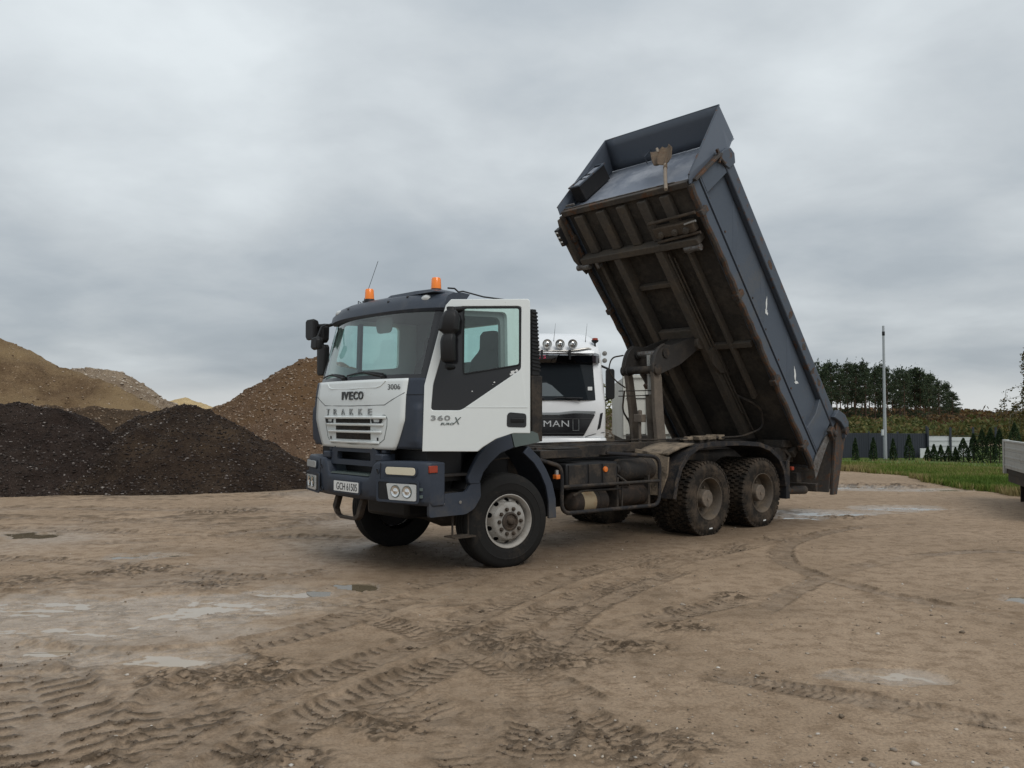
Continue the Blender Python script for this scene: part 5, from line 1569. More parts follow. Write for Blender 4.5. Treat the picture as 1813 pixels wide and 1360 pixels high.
# number plate
bplate('plate_holder', 0.0, 0.927, rrect(-0.285, 0.285, -0.078, 0.078, 0.015), M['slate'], 0.012, 0.012)
bplate('number_plate', 0.0, 0.927, rrect(-0.26, 0.26, -0.057, 0.057, 0.01), M['plate'], 0.019, 0.006)
bplate('plate_band', -0.237, 0.927, rrect(-0.0215, 0.0215, -0.054, 0.054, 0.006), M['plateblue'], 0.0215, 0.004)
text_obj('lettering', 'GCH 61505', M['print'], bump, onb(0.022, 0.927, 0.0215), (0, 1, 0), (0, 0, 1), 0.44, 0.080, 0.002, bold=-0.004)
# headlights, indicators
for sg in (1, -1):
    v0 = 0.955 * sg
    bplate('headlight_recess', v0 - 0.05 * sg, 0.935, rrect(-0.30, 0.29, -0.125, 0.115, 0.03), M['slate'], 0.006, 0.012, holes=[rrect(-0.275, 0.265, -0.10, 0.09, 0.02)])
    bplate('headlight_surround', v0 - 0.05 * sg, 0.935, rrect(-0.275, 0.265, -0.10, 0.09, 0.02), M['black'], 0.001, 0.012)
    hl = bplate('headlight', v0, 0.925, roundpoly([(-0.205, 0.085), (0.205, 0.085), (0.205, -0.088), (-0.17, -0.088)], 0.02), M['lens_clear'], 0.010, 0.015)
    t, nrm = onbn(v0)
    for dv in (-0.075, 0.085):
        for rad, mt, dd in ((0.066, 'black', 0.0115), (0.058, 'reflector', 0.0)):
            m_ = MB(); c_ = onb(v0, 0.93) + t * dv
            prof = [(rad, dd + 0.006), (rad * 0.97, dd + 0.008)] if mt == 'black' else [(rad, 0.019), (rad * 0.85, 0.013), (rad * 0.5, 0.0125), (rad * 0.2, 0.018), (0.0, 0.021)]
            if mt == 'black': prof = [(rad, 0.011), (rad, 0.016), (rad * 0.9, 0.017), (rad * 0.9, 0.011)]
            rings = []
            for r_, h_ in prof:
                rings.append([c_ + nrm * h_ + t * (r_ * math.cos(a)) + Vector((0, 0, r_ * math.sin(a))) for a in np.linspace(0, 2 * math.pi, 20, endpoint=False)])
            m_.loft(rings, caps=False); m_.build('lamp_ring' if mt == 'black' else 'lamp_bowl', M['greyplastic'] if mt == 'black' else M[mt], bump)
    for dz in (-0.04, 0.035):
        bplate('headlight_clip', v0 + 0.235 * sg, 0.925 + dz, rrect(-0.018, 0.018, -0.016, 0.016, 0.005), M['greyplastic'], 0.012, 0.008)
    bplate('indicator', 0.945 * sg, 1.142, rrect(-0.205, 0.205, -0.038, 0.042, 0.03), M['lens_cream'] if sg > 0 else M['lens_clear'], 0.014, 0.016, bevel=0.004)
    bplate('indicator_rim', 0.945 * sg, 1.142, rrect(-0.22, 0.22, -0.05, 0.054, 0.035), M['slate'], 0.009, 0.012)
    for zz_, vv_ in ((1.13, 0.60), (0.86, 0.60)):
        m_ = MB(); m_.lathe([(0.022, 0.002), (0.026, 0.008), (0.030, 0.004)], c=onb(vv_ * sg, zz_), axis='x', n=12); m_.build('bumper_hole_rim', M['slate'], bump)
        m_ = MB(); m_.lathe([(0.0, 0.003), (0.022, 0.003)], c=onb(vv_ * sg, zz_), axis='x', n=12); m_.build('bumper_hole', M['print'], bump)
    m_ = MB(); m_.box(1.04, 1.15, 1.238 * sg, 1.262 * sg, 1.13, 1.205); m_.build('side_marker_lamp', M['redlens'], bump, bevel=0.006)
    # split line between bumper centre and corner
    m_ = MB(); m_.tube([onb(0.645 * sg, z, 0.001) for z in (0.82, 1.0, 1.22)], 0.004, 4); m_.build('bumper_seam', M['print'], bump)
# tread plate in the notch, step frame above
mb = MB(); mb.box(1.12, 1.352, -0.40, 0.40, 1.062, 1.075); 
for i in range(14):
    mb.box(1.15, 1.34, -0.385 + i * 0.057, -0.365 + i * 0.057, 1.0755, 1.081)
mb.build('step_tread', M['greyplastic'], bump)
mb = MB(); mb.box(1.06, 1.11, -0.56, 0.56, 1.02, 1.36); mb.build('step_back', M['black'], bump)
fr = roundpoly([(-0.50, 1.165), (0.50, 1.165), (0.47, 1.345), (0.40, 1.375), (-0.40, 1.375), (-0.47, 1.345)], 0.03)
mb = MB(); mb.plate(fr, [roundpoly([(-0.36, 1.225), (0.36, 1.225), (0.35, 1.315), (-0.35, 1.315)], 0.02)], lambda a, b: (1.29, a, b), (-0.06, 0, 0)); mb.build('step_frame', M['slate'], bump, bevel=0.012)
for y in (-0.56, 0.56):
    mb = MB(); mb.box(1.14, 1.32, y - 0.07, y + 0.07, 1.23, 1.31); mb.box(1.18, 1.26, y - 0.04, y + 0.04, 1.311, 1.36); mb.build('bumper_bracket', M['slate'], bump, bevel=0.015)
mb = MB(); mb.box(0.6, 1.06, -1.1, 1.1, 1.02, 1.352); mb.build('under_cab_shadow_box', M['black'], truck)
# tow loop
mb = MB()
P = [(1.20, -0.44, 0.82), (1.25, -0.44, 0.66), (1.26, -0.38, 0.585), (1.26, -0.30, 0.555), (1.26, 0.02, 0.555), (1.26, 0.09, 0.60), (1.25, 0.11, 0.68), (1.20, 0.11, 0.82)]
mb.loft([[Vector(p) + Vector((dx, dy, dz)) for dx, dy, dz in ((0.035, -0.026, 0.015), (0.035, 0.026, -0.015), (-0.035, 0.026, -0.015), (-0.035, -0.026, 0.015))] for p in P])
mb.build('tow_loop', M['hub'], bump, bevel=0.008)
# entry step below the door
mb = MB()
mb.plate(roundpoly([(1.13, 0.665), (1.13, 0.885), (0.80, 0.905), (0.64, 0.905), (0.58, 0.98), (0.52, 1.02), (0.44, 1.02), (0.43, 0.84), (0.52, 0.72), (0.64, 0.665)], 0.03), [], lambda a, b: (a, 1.235, b), (0, -0.04, 0))
mb.box(0.62, 1.12, 0.90, 1.20, 0.86, 0.89)
stp = mb.build('entry_step', M['slate'], truck, bevel=0.01)
for i in range(8):
    mb = MB(); mb.box(0.66 + i * 0.055, 0.69 + i * 0.055, 0.93, 1.19, 0.8905, 0.899); mb.build('tread_bar', M['scraped'], stp)
for x in (0.72, 0.95):
    mb = MB(); mb.lathe([(0.0, 0.006), (0.018, 0.005), (0.018, -0.005)], c=(x, 1.236, 0.80), axis='y', n=10); mb.build('step_bolt', M['steel'], stp)
mb = MB(); mb.box(0.45, 1.05, 0.70, 0.95, 0.80, 1.34); mb.build('step_well', M['black'], truck)
mb = MB(); mb.box(0.52, 1.08, 0.90, 1.21, 1.075, 1.105); mb.build('upper_step', M['chassis'], truck, bevel=0.008)
mb = MB(); mb.tube([(0.72, 1.1, 0.66), (0.72, 1.1, 0.42), (0.50, 1.1, 0.42), (0.50, 1.1, 0.66)], 0.014, 6); mb.box(0.47, 0.76, 1.0, 1.2, 0.405, 0.42); mb.build('drop_step', M['chassis'], truck)

# front fender: outer arch, rear flap
FO = [(0.62, 1.055), (0.56, 1.16), (0.47, 1.30), (0.35, 1.40), (0.20, 1.475), (0.0, 1.52), (-0.40, 1.54), (-0.44, 1.43), (-0.26, 1.36)]
FI = [(-0.04, 1.365), (0.16, 1.30), (0.30, 1.20), (0.40, 1.10), (0.44, 1.03), (0.46, 0.99), (0.60, 0.99)]
mb = MB(); mb.plate([(0.62, 1.055), (0.56, 1.16), (0.47, 1.30), (0.35, 1.40), (0.20, 1.475), (-0.005, 1.52), (-0.055, 1.365), (0.16, 1.30), (0.30, 1.20), (0.40, 1.10), (0.45, 0.99), (0.60, 0.99)], [], lambda a, b: (a, 1.245, b), (0, -0.06, 0)); mb.build('fender_panel', M['slate'], truck, bevel=0.012)
mb = MB(); mb.plate([(-0.01, 1.525), (-0.34, 1.545), (-0.42, 1.52), (-0.45, 1.42), (-0.26, 1.395), (-0.06, 1.37)], [], lambda a, b: (a, 1.248, b), (0, -0.20, 0)); mb.build('fender_cap', M['greyplastic'], truck, bevel=0.015)


def band(name, path, y0, y1, th, mat, parent, lip=0.0):
    m_ = MB(); P_ = [Vector((a, 0, b)) for a, b in path]; rings = []
    for i, p in enumerate(P_):
        d = (P_[min(i + 1, len(P_) - 1)] - P_[max(i - 1, 0)]).normalized(); nn = Vector((-d.z, 0, d.x))
        rings.append([p + Vector((0, y0, 0)), p + Vector((0, y1, 0)), p + nn * th + Vector((0, y1, 0)), p + nn * th + Vector((0, y0, 0))] if not lip else
                     [p + Vector((0, y0, 0)), p + Vector((0, y1 - 0.015, 0)), p - nn * lip + Vector((0, y1 - 0.015, 0)), p - nn * lip + Vector((0, y1, 0)), p + nn * th + Vector((0, y1, 0)), p + nn * th + Vector((0, y0, 0))])
    m_.loft(rings)
    return m_.build(name, mat, parent, bevel=0.004)


for sg in (1, -1):
    ya, yb = (0.78, 1.20) if sg > 0 else (-1.20, -0.78)
    band('wheel_arch', [(0.62, 0.92), (0.50, 1.10), (0.33, 1.25), (0.1, 1.34), (-0.15, 1.36)], ya, yb, -0.02, M['black'], truck)
FR = [(-0.28, 1.375), (-0.45, 1.24), (-0.56, 1.10), (-0.66, 0.93), (-0.715, 0.75), (-0.725, 0.52)]
mb = MB(); P_ = FR; Q_ = [(-0.60, 0.52), (-0.60, 0.72), (-0.555, 0.90), (-0.47, 1.05), (-0.36, 1.18), (-0.20, 1.30)]
mb.plate(P_ + Q_, [], lambda a, b: (a, 1.245, b), (0, -0.03, 0)); mb.build('fender_rear_face', M['slate'], truck, bevel=0.006)
band('fender_rear', FR, 0.72, 1.215, 0.02, M['slate'], truck)
band('fender_rear', FR, -1.24, -0.72, 0.02, M['slate'], truck)


# ---------------------------------------------------------------- wheels
def tyre_mesh(front):
    m_ = MB()
    if front:
        prof = [(0.295, -0.02), (0.31, 0.005), (0.345, 0.012), (0.42, 0.018), (0.475, 0.012), (0.51, -0.004), (0.532, -0.03)]
        for i, yy in enumerate((-0.085, -0.09, -0.145, -0.15, -0.205, -0.21)):
            prof += [(0.538, yy + 0.002), (0.538, yy)] if i % 2 == 0 else [(0.538, yy)]
        prof = [(0.295, -0.02), (0.31, 0.005), (0.345, 0.012), (0.345, 0.016), (0.42, 0.020), (0.425, 0.024), (0.432, 0.020), (0.475, 0.012), (0.512, -0.006), (0.532, -0.03), (0.538, -0.05),
                (0.538, -0.085), (0.524, -0.088), (0.524, -0.096), (0.539, -0.099), (0.539, -0.145), (0.525, -0.148), (0.525, -0.158), (0.539, -0.161), (0.538, -0.205), (0.524, -0.208), (0.524, -0.216), (0.538, -0.219), (0.532, -0.28), (0.50, -0.30), (0.40, -0.315), (0.295, -0.29)]
        m_.lathe(prof, n=64)
    else:
        prof = [(0.295, -0.02), (0.31, 0.004), (0.345, 0.012), (0.345, 0.016), (0.42, 0.020), (0.43, 0.022), (0.475, 0.010), (0.505, -0.01), (0.515, -0.04), (0.517, -0.15), (0.515, -0.26), (0.505, -0.295), (0.40, -0.31), (0.295, -0.28)]
        m_.lathe(prof, n=56)
        nl = 44
        for k in range(nl):
            for (ya, yb, off, sk) in ((0.002, -0.075, 0.0, 0.012), (-0.09, -0.15, 0.5, -0.01), (-0.16, -0.22, 0.0, 0.01), (-0.235, -0.30, 0.5, -0.012)):
                a = 2 * math.pi * (k + off) / nl; da = 2 * math.pi / nl * 0.36
                q = []
                for aa, yy, rr_ in ((a - da, ya, 0.50), (a + da, ya, 0.50), (a + da + sk, yb, 0.50), (a - da + sk, yb, 0.50), (a - da * 0.85, ya - 0.01 * (ya > 0), 0.537), (a + da * 0.85, ya - 0.01 * (ya > 0), 0.537), (a + da * 0.85 + sk, yb, 0.537), (a - da * 0.85 + sk, yb, 0.537)):
                    q.append((rr_ * math.cos(aa), yy, rr_ * math.sin(aa)))
                m_.add(q, [(0, 1, 2, 3), (4, 7, 6, 5), (0, 4, 5, 1), (1, 5, 6, 2), (2, 6, 7, 3), (3, 7, 4, 0)])
    return m_


def front_wheel(parent, loc, sg, steer):
    w = empty('front_wheel', loc, steer + (0 if sg > 0 else math.pi), parent)
    tyre_mesh(True).build('tyre', M['tyre_front'], w, smooth=35)
    m_ = MB(); m_.lathe([(0.292, -0.02), (0.305, 0.004), (0.305, 0.012), (0.296, 0.013), (0.290, 0.004), (0.272, -0.02), (0.262, -0.07), (0.262, -0.2)], n=48); m_.build('rim_lip', M['rim_lip'], w, smooth=50)
    # disc with hand holes
    def cone(x, z):
        r = math.hypot(x, z)
        h = float(np.interp(r, [0.10, 0.185, 0.21, 0.262], [0.030, 0.030, 0.012, -0.075]))
        return (x, h, z)
    out = [(0.262 * math.cos(a), 0.262 * math.sin(a)) for a in np.linspace(0, 2 * math.pi, 60, endpoint=False)]
    holes = []
    for k in range(10):
        a = 2 * math.pi * (k + 0.5) / 10
        holes.append([((0.238 + 0.019 * math.cos(t)) * math.cos(a) - 0.031 * math.sin(t) * math.sin(a), (0.238 + 0.019 * math.cos(t)) * math.sin(a) + 0.031 * math.sin(t) * math.cos(a)) for t in np.linspace(0, 2 * math.pi, 10, endpoint=False)])
    m_ = MB()
    m_.plate(out, holes + [[(0.212 * math.cos(a), 0.212 * math.sin(a)) for a in np.linspace(0, 2 * math.pi, 40, endpoint=False)]], cone, (0, -0.012, 0))
    m_.lathe([(0.212, 0.010), (0.205, 0.020), (0.190, 0.0305), (0.10, 0.0305), (0.10, 0.01)], n=48)
    m_.build('rim_disc', M['rim'], w, smooth=40)
    m_ = MB(); m_.lathe([(0.262, -0.16), (0.0, -0.16)], n=24); m_.build('brake_drum', M['print'], w)
    m_ = MB(); m_.lathe([(0.105, 0.02), (0.103, 0.045), (0.085, 0.052), (0.075, 0.035), (0.045, 0.04), (0.04, 0.07), (0.025, 0.085), (0.0, 0.087)], n=24); m_.build('hub', M['hub'], w)
    for k in range(10):
        a = 2 * math.pi * k / 10
        m_ = MB(); m_.lathe([(0.023, 0.03), (0.022, 0.052), (0.014, 0.064), (0.0, 0.066)], c=(0.143 * math.cos(a), 0, 0.143 * math.sin(a)), n=6); m_.build('wheel_nut', M['hub'], w)
    return w


def rear_wheel(parent, loc, sg):
    w = empty('rear_wheel', loc, 0 if sg > 0 else math.pi, parent)
    tm = tyre_mesh(False)
    tm.build('tyre', M['tyre'], w, smooth=30)
    tm.v = [(a, b - 0.345, c) for a, b, c in tm.v]
    tm.build('inner_tyre', M['tyre'], w, smooth=30)
    m_ = MB(); m_.lathe([(0.292, -0.02), (0.304, 0.004), (0.304, 0.010), (0.296, 0.011), (0.290, 0.0), (0.278, -0.03), (0.268, -0.08), (0.262, -0.15), (0.215, -0.165), (0.12, -0.165)], n=48); m_.build('rim', M['rim_rear'], w, smooth=50)
    m_ = MB(); m_.lathe([(0.13, -0.165), (0.125, -0.03), (0.115, -0.018), (0.03, -0.015), (0.03, -0.005), (0.0, -0.005)], n=28)
    m_.build('hub', M['hub_rear'], w, smooth=35)
    for k in range(10):
        a = 2 * math.pi * k / 10 + 0.2
        m_ = MB(); m_.lathe([(0.016, -0.17), (0.016, -0.135), (0.0, -0.13)], c=(0.175 * math.cos(a), 0, 0.175 * math.sin(a)), n=6); m_.build('wheel_nut', M['hub_rear'], w)
    m_ = MB()
    m_.add([(0.43 * math.cos(R(q)) + 0, 0.0245, 0.43 * math.sin(R(q))) for q in (264, 274)] + [(0.412 * math.cos(R(q)), 0.0245, 0.412 * math.sin(R(q))) for q in (274, 264)], [(0, 1, 2, 3)])
    m_.build('white_mark', M['chip'], w)
    return w


WB, SP = 3.83, 1.38
front_wheel(truck, (0, 1.205, 0.537), 1, R(-10))
front_wheel(truck, (0, -1.205, 0.537), -1, R(-10))
rw = rear_wheel(truck, (-WB, 1.215, 0.535), 1)
for loc, rz in (((-WB - SP, 1.215, 0.535), 0), ((-WB, -1.215, 0.535), math.pi), ((-WB - SP, -1.215, 0.535), math.pi)):
    c = copy_tree(rw, truck); c.location = loc; c.rotation_euler = (0, R(random.uniform(0, 8)), rz)

# ---------------------------------------------------------------- chassis
for y in (0.39, -0.39):
    mb = MB(); mb.loft([[(x, y + a, z) for a, z in ((-0.04, z0), (0.04, z0), (0.04, z0 + 0.015), (-0.025, z0 + 0.015), (-0.025, z1 - 0.015), (0.04, z1 - 0.015), (0.04, z1), (-0.04, z1))] for x, z0, z1 in ((1.1, 0.78, 1.02), (0.4, 0.85, 1.10), (-0.6, 0.93, 1.20), (-6.35, 0.93, 1.20))])
    mb.build('chassis_rail', M['chassis'], truck)
    mb = MB(); mb.box(-6.55, -0.75, y - 0.05, y + 0.05, 1.205, 1.335); mb.build('subframe_rail', M['chassis'], truck, bevel=0.006)
for x in (-0.8, -1.6, -2.4, -3.2, -4.5, -5.8, -6.3):
    mb = MB(); mb.box(x - 0.05, x + 0.05, -0.34, 0.34, 1.22, 1.32); mb.build('crossmember', M['chassis'], truck)
mb = MB(); mb.box(-0.72, 0.85, -0.42, 0.42, 0.55, 1.35); mb.build('engine', M['black'], truck, bevel=0.05)
mb = MB(); mb.box(-0.06, 0.06, -1.0, 1.0, 0.42, 0.55); mb.lathe([(0.0, -0.35), (0.10, -0.33), (0.14, 0.0), (0.10, 0.33), (0.0, 0.35)], c=(0.0, 0, 0.50), n=14); mb.build('front_axle', M['chassis'], truck, bevel=0.02)
for x in (-WB, -WB - SP):
    mb = MB(); mb.lathe([(0.09, -1.0), (0.09, -0.3), (0.20, -0.18), (0.24, 0.0), (0.20, 0.18), (0.09, 0.3), (0.09, 1.0)], c=(x, 0, 0.54), n=18, caps=True); mb.build('rear_axle', M['chassis'], truck)
mb = MB()
for y in (0.5, -0.5):
    mb.loft([[(x, y - 0.05, z), (x, y + 0.05, z), (x, y + 0.05, z + 0.12), (x, y - 0.05, z + 0.12)] for x, z in ((-3.4, 0.66), (-3.8, 0.70), (-4.5, 0.88), (-5.2, 0.70), (-5.6, 0.66))])
mb.build('leaf_springs', M['chassis'], truck)
mb = MB(); mb.tube([(-0.5, 0, 0.8), (-3.7, 0, 0.62)], 0.06, 10); mb.build('prop_shaft', M['chassis'], truck)
# deck bits behind the cab
mb = MB(); mb.box(-1.45, -0.72, 0.52, 0.98, 1.20, 1.30); mb.box(-1.45, -1.0, 0.55, 0.95, 1.301, 1.32); mb.build('deck_plate', M['chassis'], truck, bevel=0.01)
mb = MB(); mb.box(-2.35, -0.68, 0.62, 0.72, 1.17, 1.33); mb.build('side_member', M['chassis'], truck, bevel=0.008)
mb = MB(); mb.box(-0.96, -0.86, 0.725, 0.76, 1.13, 1.33); mb.build('rust_patch_bracket', M['rustrail'], truck)
mb = MB(); mb.plate([(-2.05, 1.20), (-2.4, 1.20), (-2.62, 1.30), (-2.62, 1.335), (-2.2, 1.335)], [], lambda a, b: (a, 0.80, b), (0, -0.12, 0)); mb.build('bracket', M['chassis'], truck, bevel=0.008)
# battery box with reflector
bx0, bx1, bz0, bz1 = -2.06, -1.10, 0.80, 1.13
bb = MB(); bb.box(bx0, bx1, 0.62, 1.04, bz0, bz1); bbo = bb.build('battery_box', M['black'], truck, bevel=0.02)
for x0, x1 in ((-1.46, -1.14), (-1.72, -1.50), (-2.02, -1.76)):
    mb = MB(); mb.box(x0, x1, 1.0405, 1.055, bz0 + 0.03, bz1 - 0.02); mb.build('box_panel', M['chassis'], bbo, bevel=0.008)
mb = MB(); mb.lathe([(0.0, 0.022), (0.034, 0.020), (0.04, 0.0)], c=(-1.80, 1.052, 1.035), n=20); mb.build('round_reflector', M['orange'], bbo)
# air tanks
for i, (x0, x1, yc, zc, r_, mt) in enumerate(((-2.92, -2.16, 0.90, 0.995, 0.150, 'chassis'), (-1.92, -1.18, 0.93, 0.63, 0.150, 'brownrust'), (-2.75, -2.05, 0.93, 0.66, 0.13, 'brownrust'))):
    mb = MB(); mb.lathe([(0.0, x0), (r_ * 0.7, x0 + 0.02), (r_, x0 + 0.07), (r_, x0 + 0.2), (r_ * 1.04, x0 + 0.205), (r_ * 1.04, x0 + 0.225), (r_, x0 + 0.23), (r_, x1 - 0.07), (r_ * 0.7, x1 - 0.02), (0.0, x1)], c=(0, yc, zc), axis='x', n=26)
    mb.build('air_tank', M[mt], truck)
mb = MB(); mb.lathe([(0.1515, -1.62), (0.1525, -1.615), (0.1525, -1.40), (0.1515, -1.395)], c=(0, 0.93, 0.63), axis='x', n=26); mb.build('tank_band', M['cream'], truck)
mb = MB(); mb.lathe([(0.06, -2.16), (0.075, -2.14), (0.075, -2.09), (0.0, -2.08)], c=(0, 0.95, 1.02), axis='x', n=14); mb.tube([(-2.1, 0.98, 0.95), (-2.2, 1.05, 0.86), (-2.3, 1.02, 0.80)], 0.02, 6); mb.build('valve', M['chassis'], truck)
for x in (-2.04, -2.68):
    mb = MB(); mb.box(x - 0.02, x + 0.02, 0.55, 1.06, 0.50, 0.92); mb.build('tank_strap', M['chassis'], truck)
mb = MB(); mb.box(-3.0, -1.0, 0.45, 0.62, 0.55, 1.15); mb.build('tank_shelf', M['black'], truck)
# tubular side guard
mb = MB()


def smooth_path(P, r, n=5):
    out = []
    for i, p in enumerate(P):
        p = Vector(p)
        if i in (0, len(P) - 1):
            out.append(p); continue
        a, b = Vector(P[i - 1]), Vector(P[i + 1])
        rr_ = min(r, (a - p).length * 0.45, (b - p).length * 0.45)
        s, e = p + (a - p).normalized() * rr_, p + (b - p).normalized() * rr_
        for q in range(n + 1):
            t = q / n
            out.append(s * (1 - t) ** 2 + p * 2 * t * (1 - t) + e * t * t)
    return out


GY = 1.17
mb.tube(smooth_path([(-0.62, GY - 0.12, 1.20), (-0.86, GY, 1.12), (-0.895, GY, 1.0), (-0.885, GY, 0.545), (-2.76, GY, 0.52), (-2.77, GY, 1.17), (-1.92, GY - 0.2, 1.235)], 0.15), 0.026, 10); mb.build('side_guard', M['guard'], truck)
mb = MB(); mb.tube([(-0.89, GY, 0.865), (-2.76, GY, 0.845)], 0.022, 10); mb.build('side_guard_rail', M['chassis'], truck)
mb = MB(); mb.tube(smooth_path([(-1.15, GY - 0.06, 0.74), (-1.3, GY - 0.06, 0.79), (-2.05, GY - 0.06, 0.775)], 0.06), 0.014, 8); mb.tube([(-2.05, GY - 0.05, 0.84), (-2.05, GY - 0.05, 0.53)], 0.012, 6); mb.build('guard_stay', M['chassis'], truck)
mb = MB(); mb.box(-0.84, -0.775, 1.13, 1.20, 0.965, 1.02); mb.build('side_marker_lamp', M['orange'], truck, bevel=0.008)
mb = MB(); mb.lathe([(0.028, 0.0), (0.024, 0.05), (0.0, 0.055)], c=(-0.81, 1.165, 1.022), axis='z', n=12); mb.build('marker_bracket', M['steel'], truck)
# rear mudguards
MG = [(-3.01, 0.58), (-3.06, 0.80), (-3.16, 1.00), (-3.33, 1.17), (-3.56, 1.27), (-3.9, 1.30), (-4.6, 1.295), (-5.1, 1.265), (-5.40, 1.19), (-5.66, 1.04), (-5.80, 0.86), (-5.86, 0.60)]
for sg in (1, -1):
    ya, yb = (0.60, 1.25) if sg > 0 else (-1.25, -0.60)
    if sg > 0:
        band('mudguard', MG, ya, yb, 0.018, M['guard'], truck, lip=0.05)
    else:
        band('mudguard', MG, ya, yb, 0.018, M['muddy'], truck)
    # flat plate in front of the mudguard, caked in mud
mb = MB(); mb.grid(lambda i, j: Vector((-3.02 - 0.62 * i - 0.05 * math.sin(j * 3), 0.52 + 0.58 * j, 1.20 + 0.13 * math.sin(i * 1.5))), 10, 8); mb.build('mud_crust', M['muddy'], truck, solid=0.03, smooth=180)
mb = MB(); mb.plate([(0.50, 0.62), (1.0, 0.62), (1.1, 0.9), (1.1, 1.15), (0.50, 1.25)], [], lambda a, b: (-2.98 - 0.12 * (b - 0.6), a, b), (-0.03, 0, 0)); mb.build('spray_flap', M['muddy'], truck)
# rear end: lamp bar, tail pipe, under-run bar
mb = MB(); mb.box(-5.98, -5.87, 1.02, 1.24, 0.40, 1.0); mb.build('rear_flap', M['guard'], truck)
mb = MB(); mb.box(-6.12, -6.05, 1.18, 1.24, 0.845, 0.90); mb.build('side_marker_lamp', M['redlens'], truck, bevel=0.006)
mb = MB(); mb.box(-6.60, -6.45, -1.10, 1.10, 0.62, 0.78); mb.build('underrun_bar', M['chassis'], truck, bevel=0.01)
mb = MB(); mb.tube([(-6.0, 0.85, 0.50), (-6.95, 0.95, 0.46)], 0.07, 14); mb.build('bar_end', M['rustplate'], truck)
for x in (-6.2,):
    mb = MB(); mb.box(-6.5, -5.95, 0.55, 1.0, 0.95, 1.2); mb.box(-6.45, -6.1, 0.7, 1.05, 1.2, 1.32); mb.tube([(-6.2, 0.95, 1.22), (-6.32, 1.05, 1.05), (-6.2, 1.05, 0.95)], 0.03, 6); mb.build('hinge_block', M['chassis'], truck, bevel=0.02)
mb = MB(); mb.tube([(-6.35, -1.0, 1.26), (-6.35, 1.0, 1.26)], 0.06, 12); mb.build('hinge_shaft', M['chassis'], truck)

# ---------------------------------------------------------------- scissor lift
KX, KZ = -3.80, 2.42
for y in (-0.27, 0.27):
    mb = MB()
    wv_ = 0.17 if y > 0 else 0.13
    mb.loft([[(x + a, y + b, z) for a, b in ((-w, -0.035), (w, -0.035), (w, 0.035), (-w, 0.035))] for x, z, w in ((-4.0 if y < 0 else -3.93, 1.30, wv_ * 0.62), (-3.93 if y < 0 else -3.87, 1.8, wv_ * 0.6), (KX - 0.04, 2.3, wv_ * 0.55), (KX, KZ, wv_ * 0.5))])
    mb.build('lift_post', M['post'], truck, bevel=0.01)
    # bent arm plate: rounded knee to the body
    pl = roundpoly([(-3.73, 2.36), (-3.72, 2.48), (-3.78, 2.66), (-3.88, 2.77), (-4.02, 2.82), (-4.20, 2.80), (-4.95, 3.03), (-5.08, 3.01), (-5.08, 2.90), (-4.40, 2.52), (-3.95, 2.37), (-3.80, 2.32)], 0.08, 4)
    mb = MB(); mb.plate(pl, [], lambda a, b: (a, y + 0.03 * (1 if y > 0 else -1), b), (0, -0.05 if y > 0 else 0.05, 0))
    mb.tube([(a, y + 0.03 * (1 if y > 0 else -1), b) for a, b in pl[3:22]], 0.022, 6)
    mb.build('lift_arm', M['arm'], truck, bevel=0.006)
    mb = MB(); mb.lathe([(0.0, -0.06), (0.105, -0.055), (0.105, 0.055), (0.07, 0.07), (0.0, 0.075)], c=(KX, y + 0.02 * (1 if y > 0 else -1), KZ), n=22); mb.v = [(KX + (a - KX) * 0.8, b, KZ + (c - KZ) * 0.8) for a, b, c in mb.v]; mb.build('knee_pin', M['chassis'], truck)
    mb = MB(); mb.lathe([(0.0, -0.045), (0.075, -0.04), (0.075, 0.04), (0.0, 0.042)], c=(-4.02, y + 0.015, 2.68), n=18); mb.build('arm_boss', M['chassis'], truck)
mb = MB(); mb.tube([(KX, -0.27, KZ), (KX, 0.27, KZ)], 0.062, 14); mb.build('knee_tube', M['chassis'], truck)
mb = MB(); mb.tube([(-4.02, -0.27, 2.68), (-4.02, 0.27, 2.68)], 0.05, 12); mb.build('arm_tube', M['scraped'], truck)
mb = MB(); mb.plate([(-0.22, -4.30), (0.22, -4.30), (0.18, -4.95), (-0.18, -4.95)], [], lambda a, b: (b, a, 2.66 + (-4.3 - b) * 0.42 + 0.10), (0, 0, -0.03)); mb.build('arm_web', M['arm'], truck)
mb = MB(); mb.tube([(-4.02, 0.06, 1.28), (-3.98, 0.05, 2.05)], 0.085, 18); mb.build('ram_barrel', M['post'], truck)
mb = MB(); mb.tube([(-3.98, 0.05, 2.05), (-3.96, 0.04, 2.66)], 0.05, 14); mb.build('ram_rod', M['steel'], truck)
mb = MB(); mb.box(-3.80, -3.70, -0.06, 0.10, 1.62, 1.74); mb.tube([(-3.75, 0.02, 1.3), (-3.75, 0.02, 1.62)], 0.025, 6); mb.lathe([(0.035, 1.74), (0.035, 1.80), (0.0, 1.81)], c=(-3.75, 0.02, 0), axis='z', n=10); mb.build('valve_block', M['post'], truck, bevel=0.008)
mb = MB()
mb.tube([Vector(p) for p in smooth_path([(-3.74, -0.30, 2.66), (-3.50, -0.33, 2.62), (-3.42, -0.33, 2.42), (-3.55, -0.30, 2.26), (-3.78, -0.30, 2.16)], 0.14)], 0.012, 6)
mb.tube(smooth_path([(-3.8, -0.33, 2.1), (-3.78, -0.36, 1.8), (-3.95, -0.34, 1.6), (-3.95, -0.33, 1.32)], 0.1), 0.016, 6)
mb.tube(smooth_path([(-4.3, 0.25, 1.36), (-4.8, 0.35, 1.36), (-5.6, 0.62, 1.38), (-5.95, 0.80, 1.52), (-5.85, 0.82, 1.82), (-5.65, 0.80, 1.92), (-5.45, 0.62, 2.05)], 0.16), 0.017, 6)
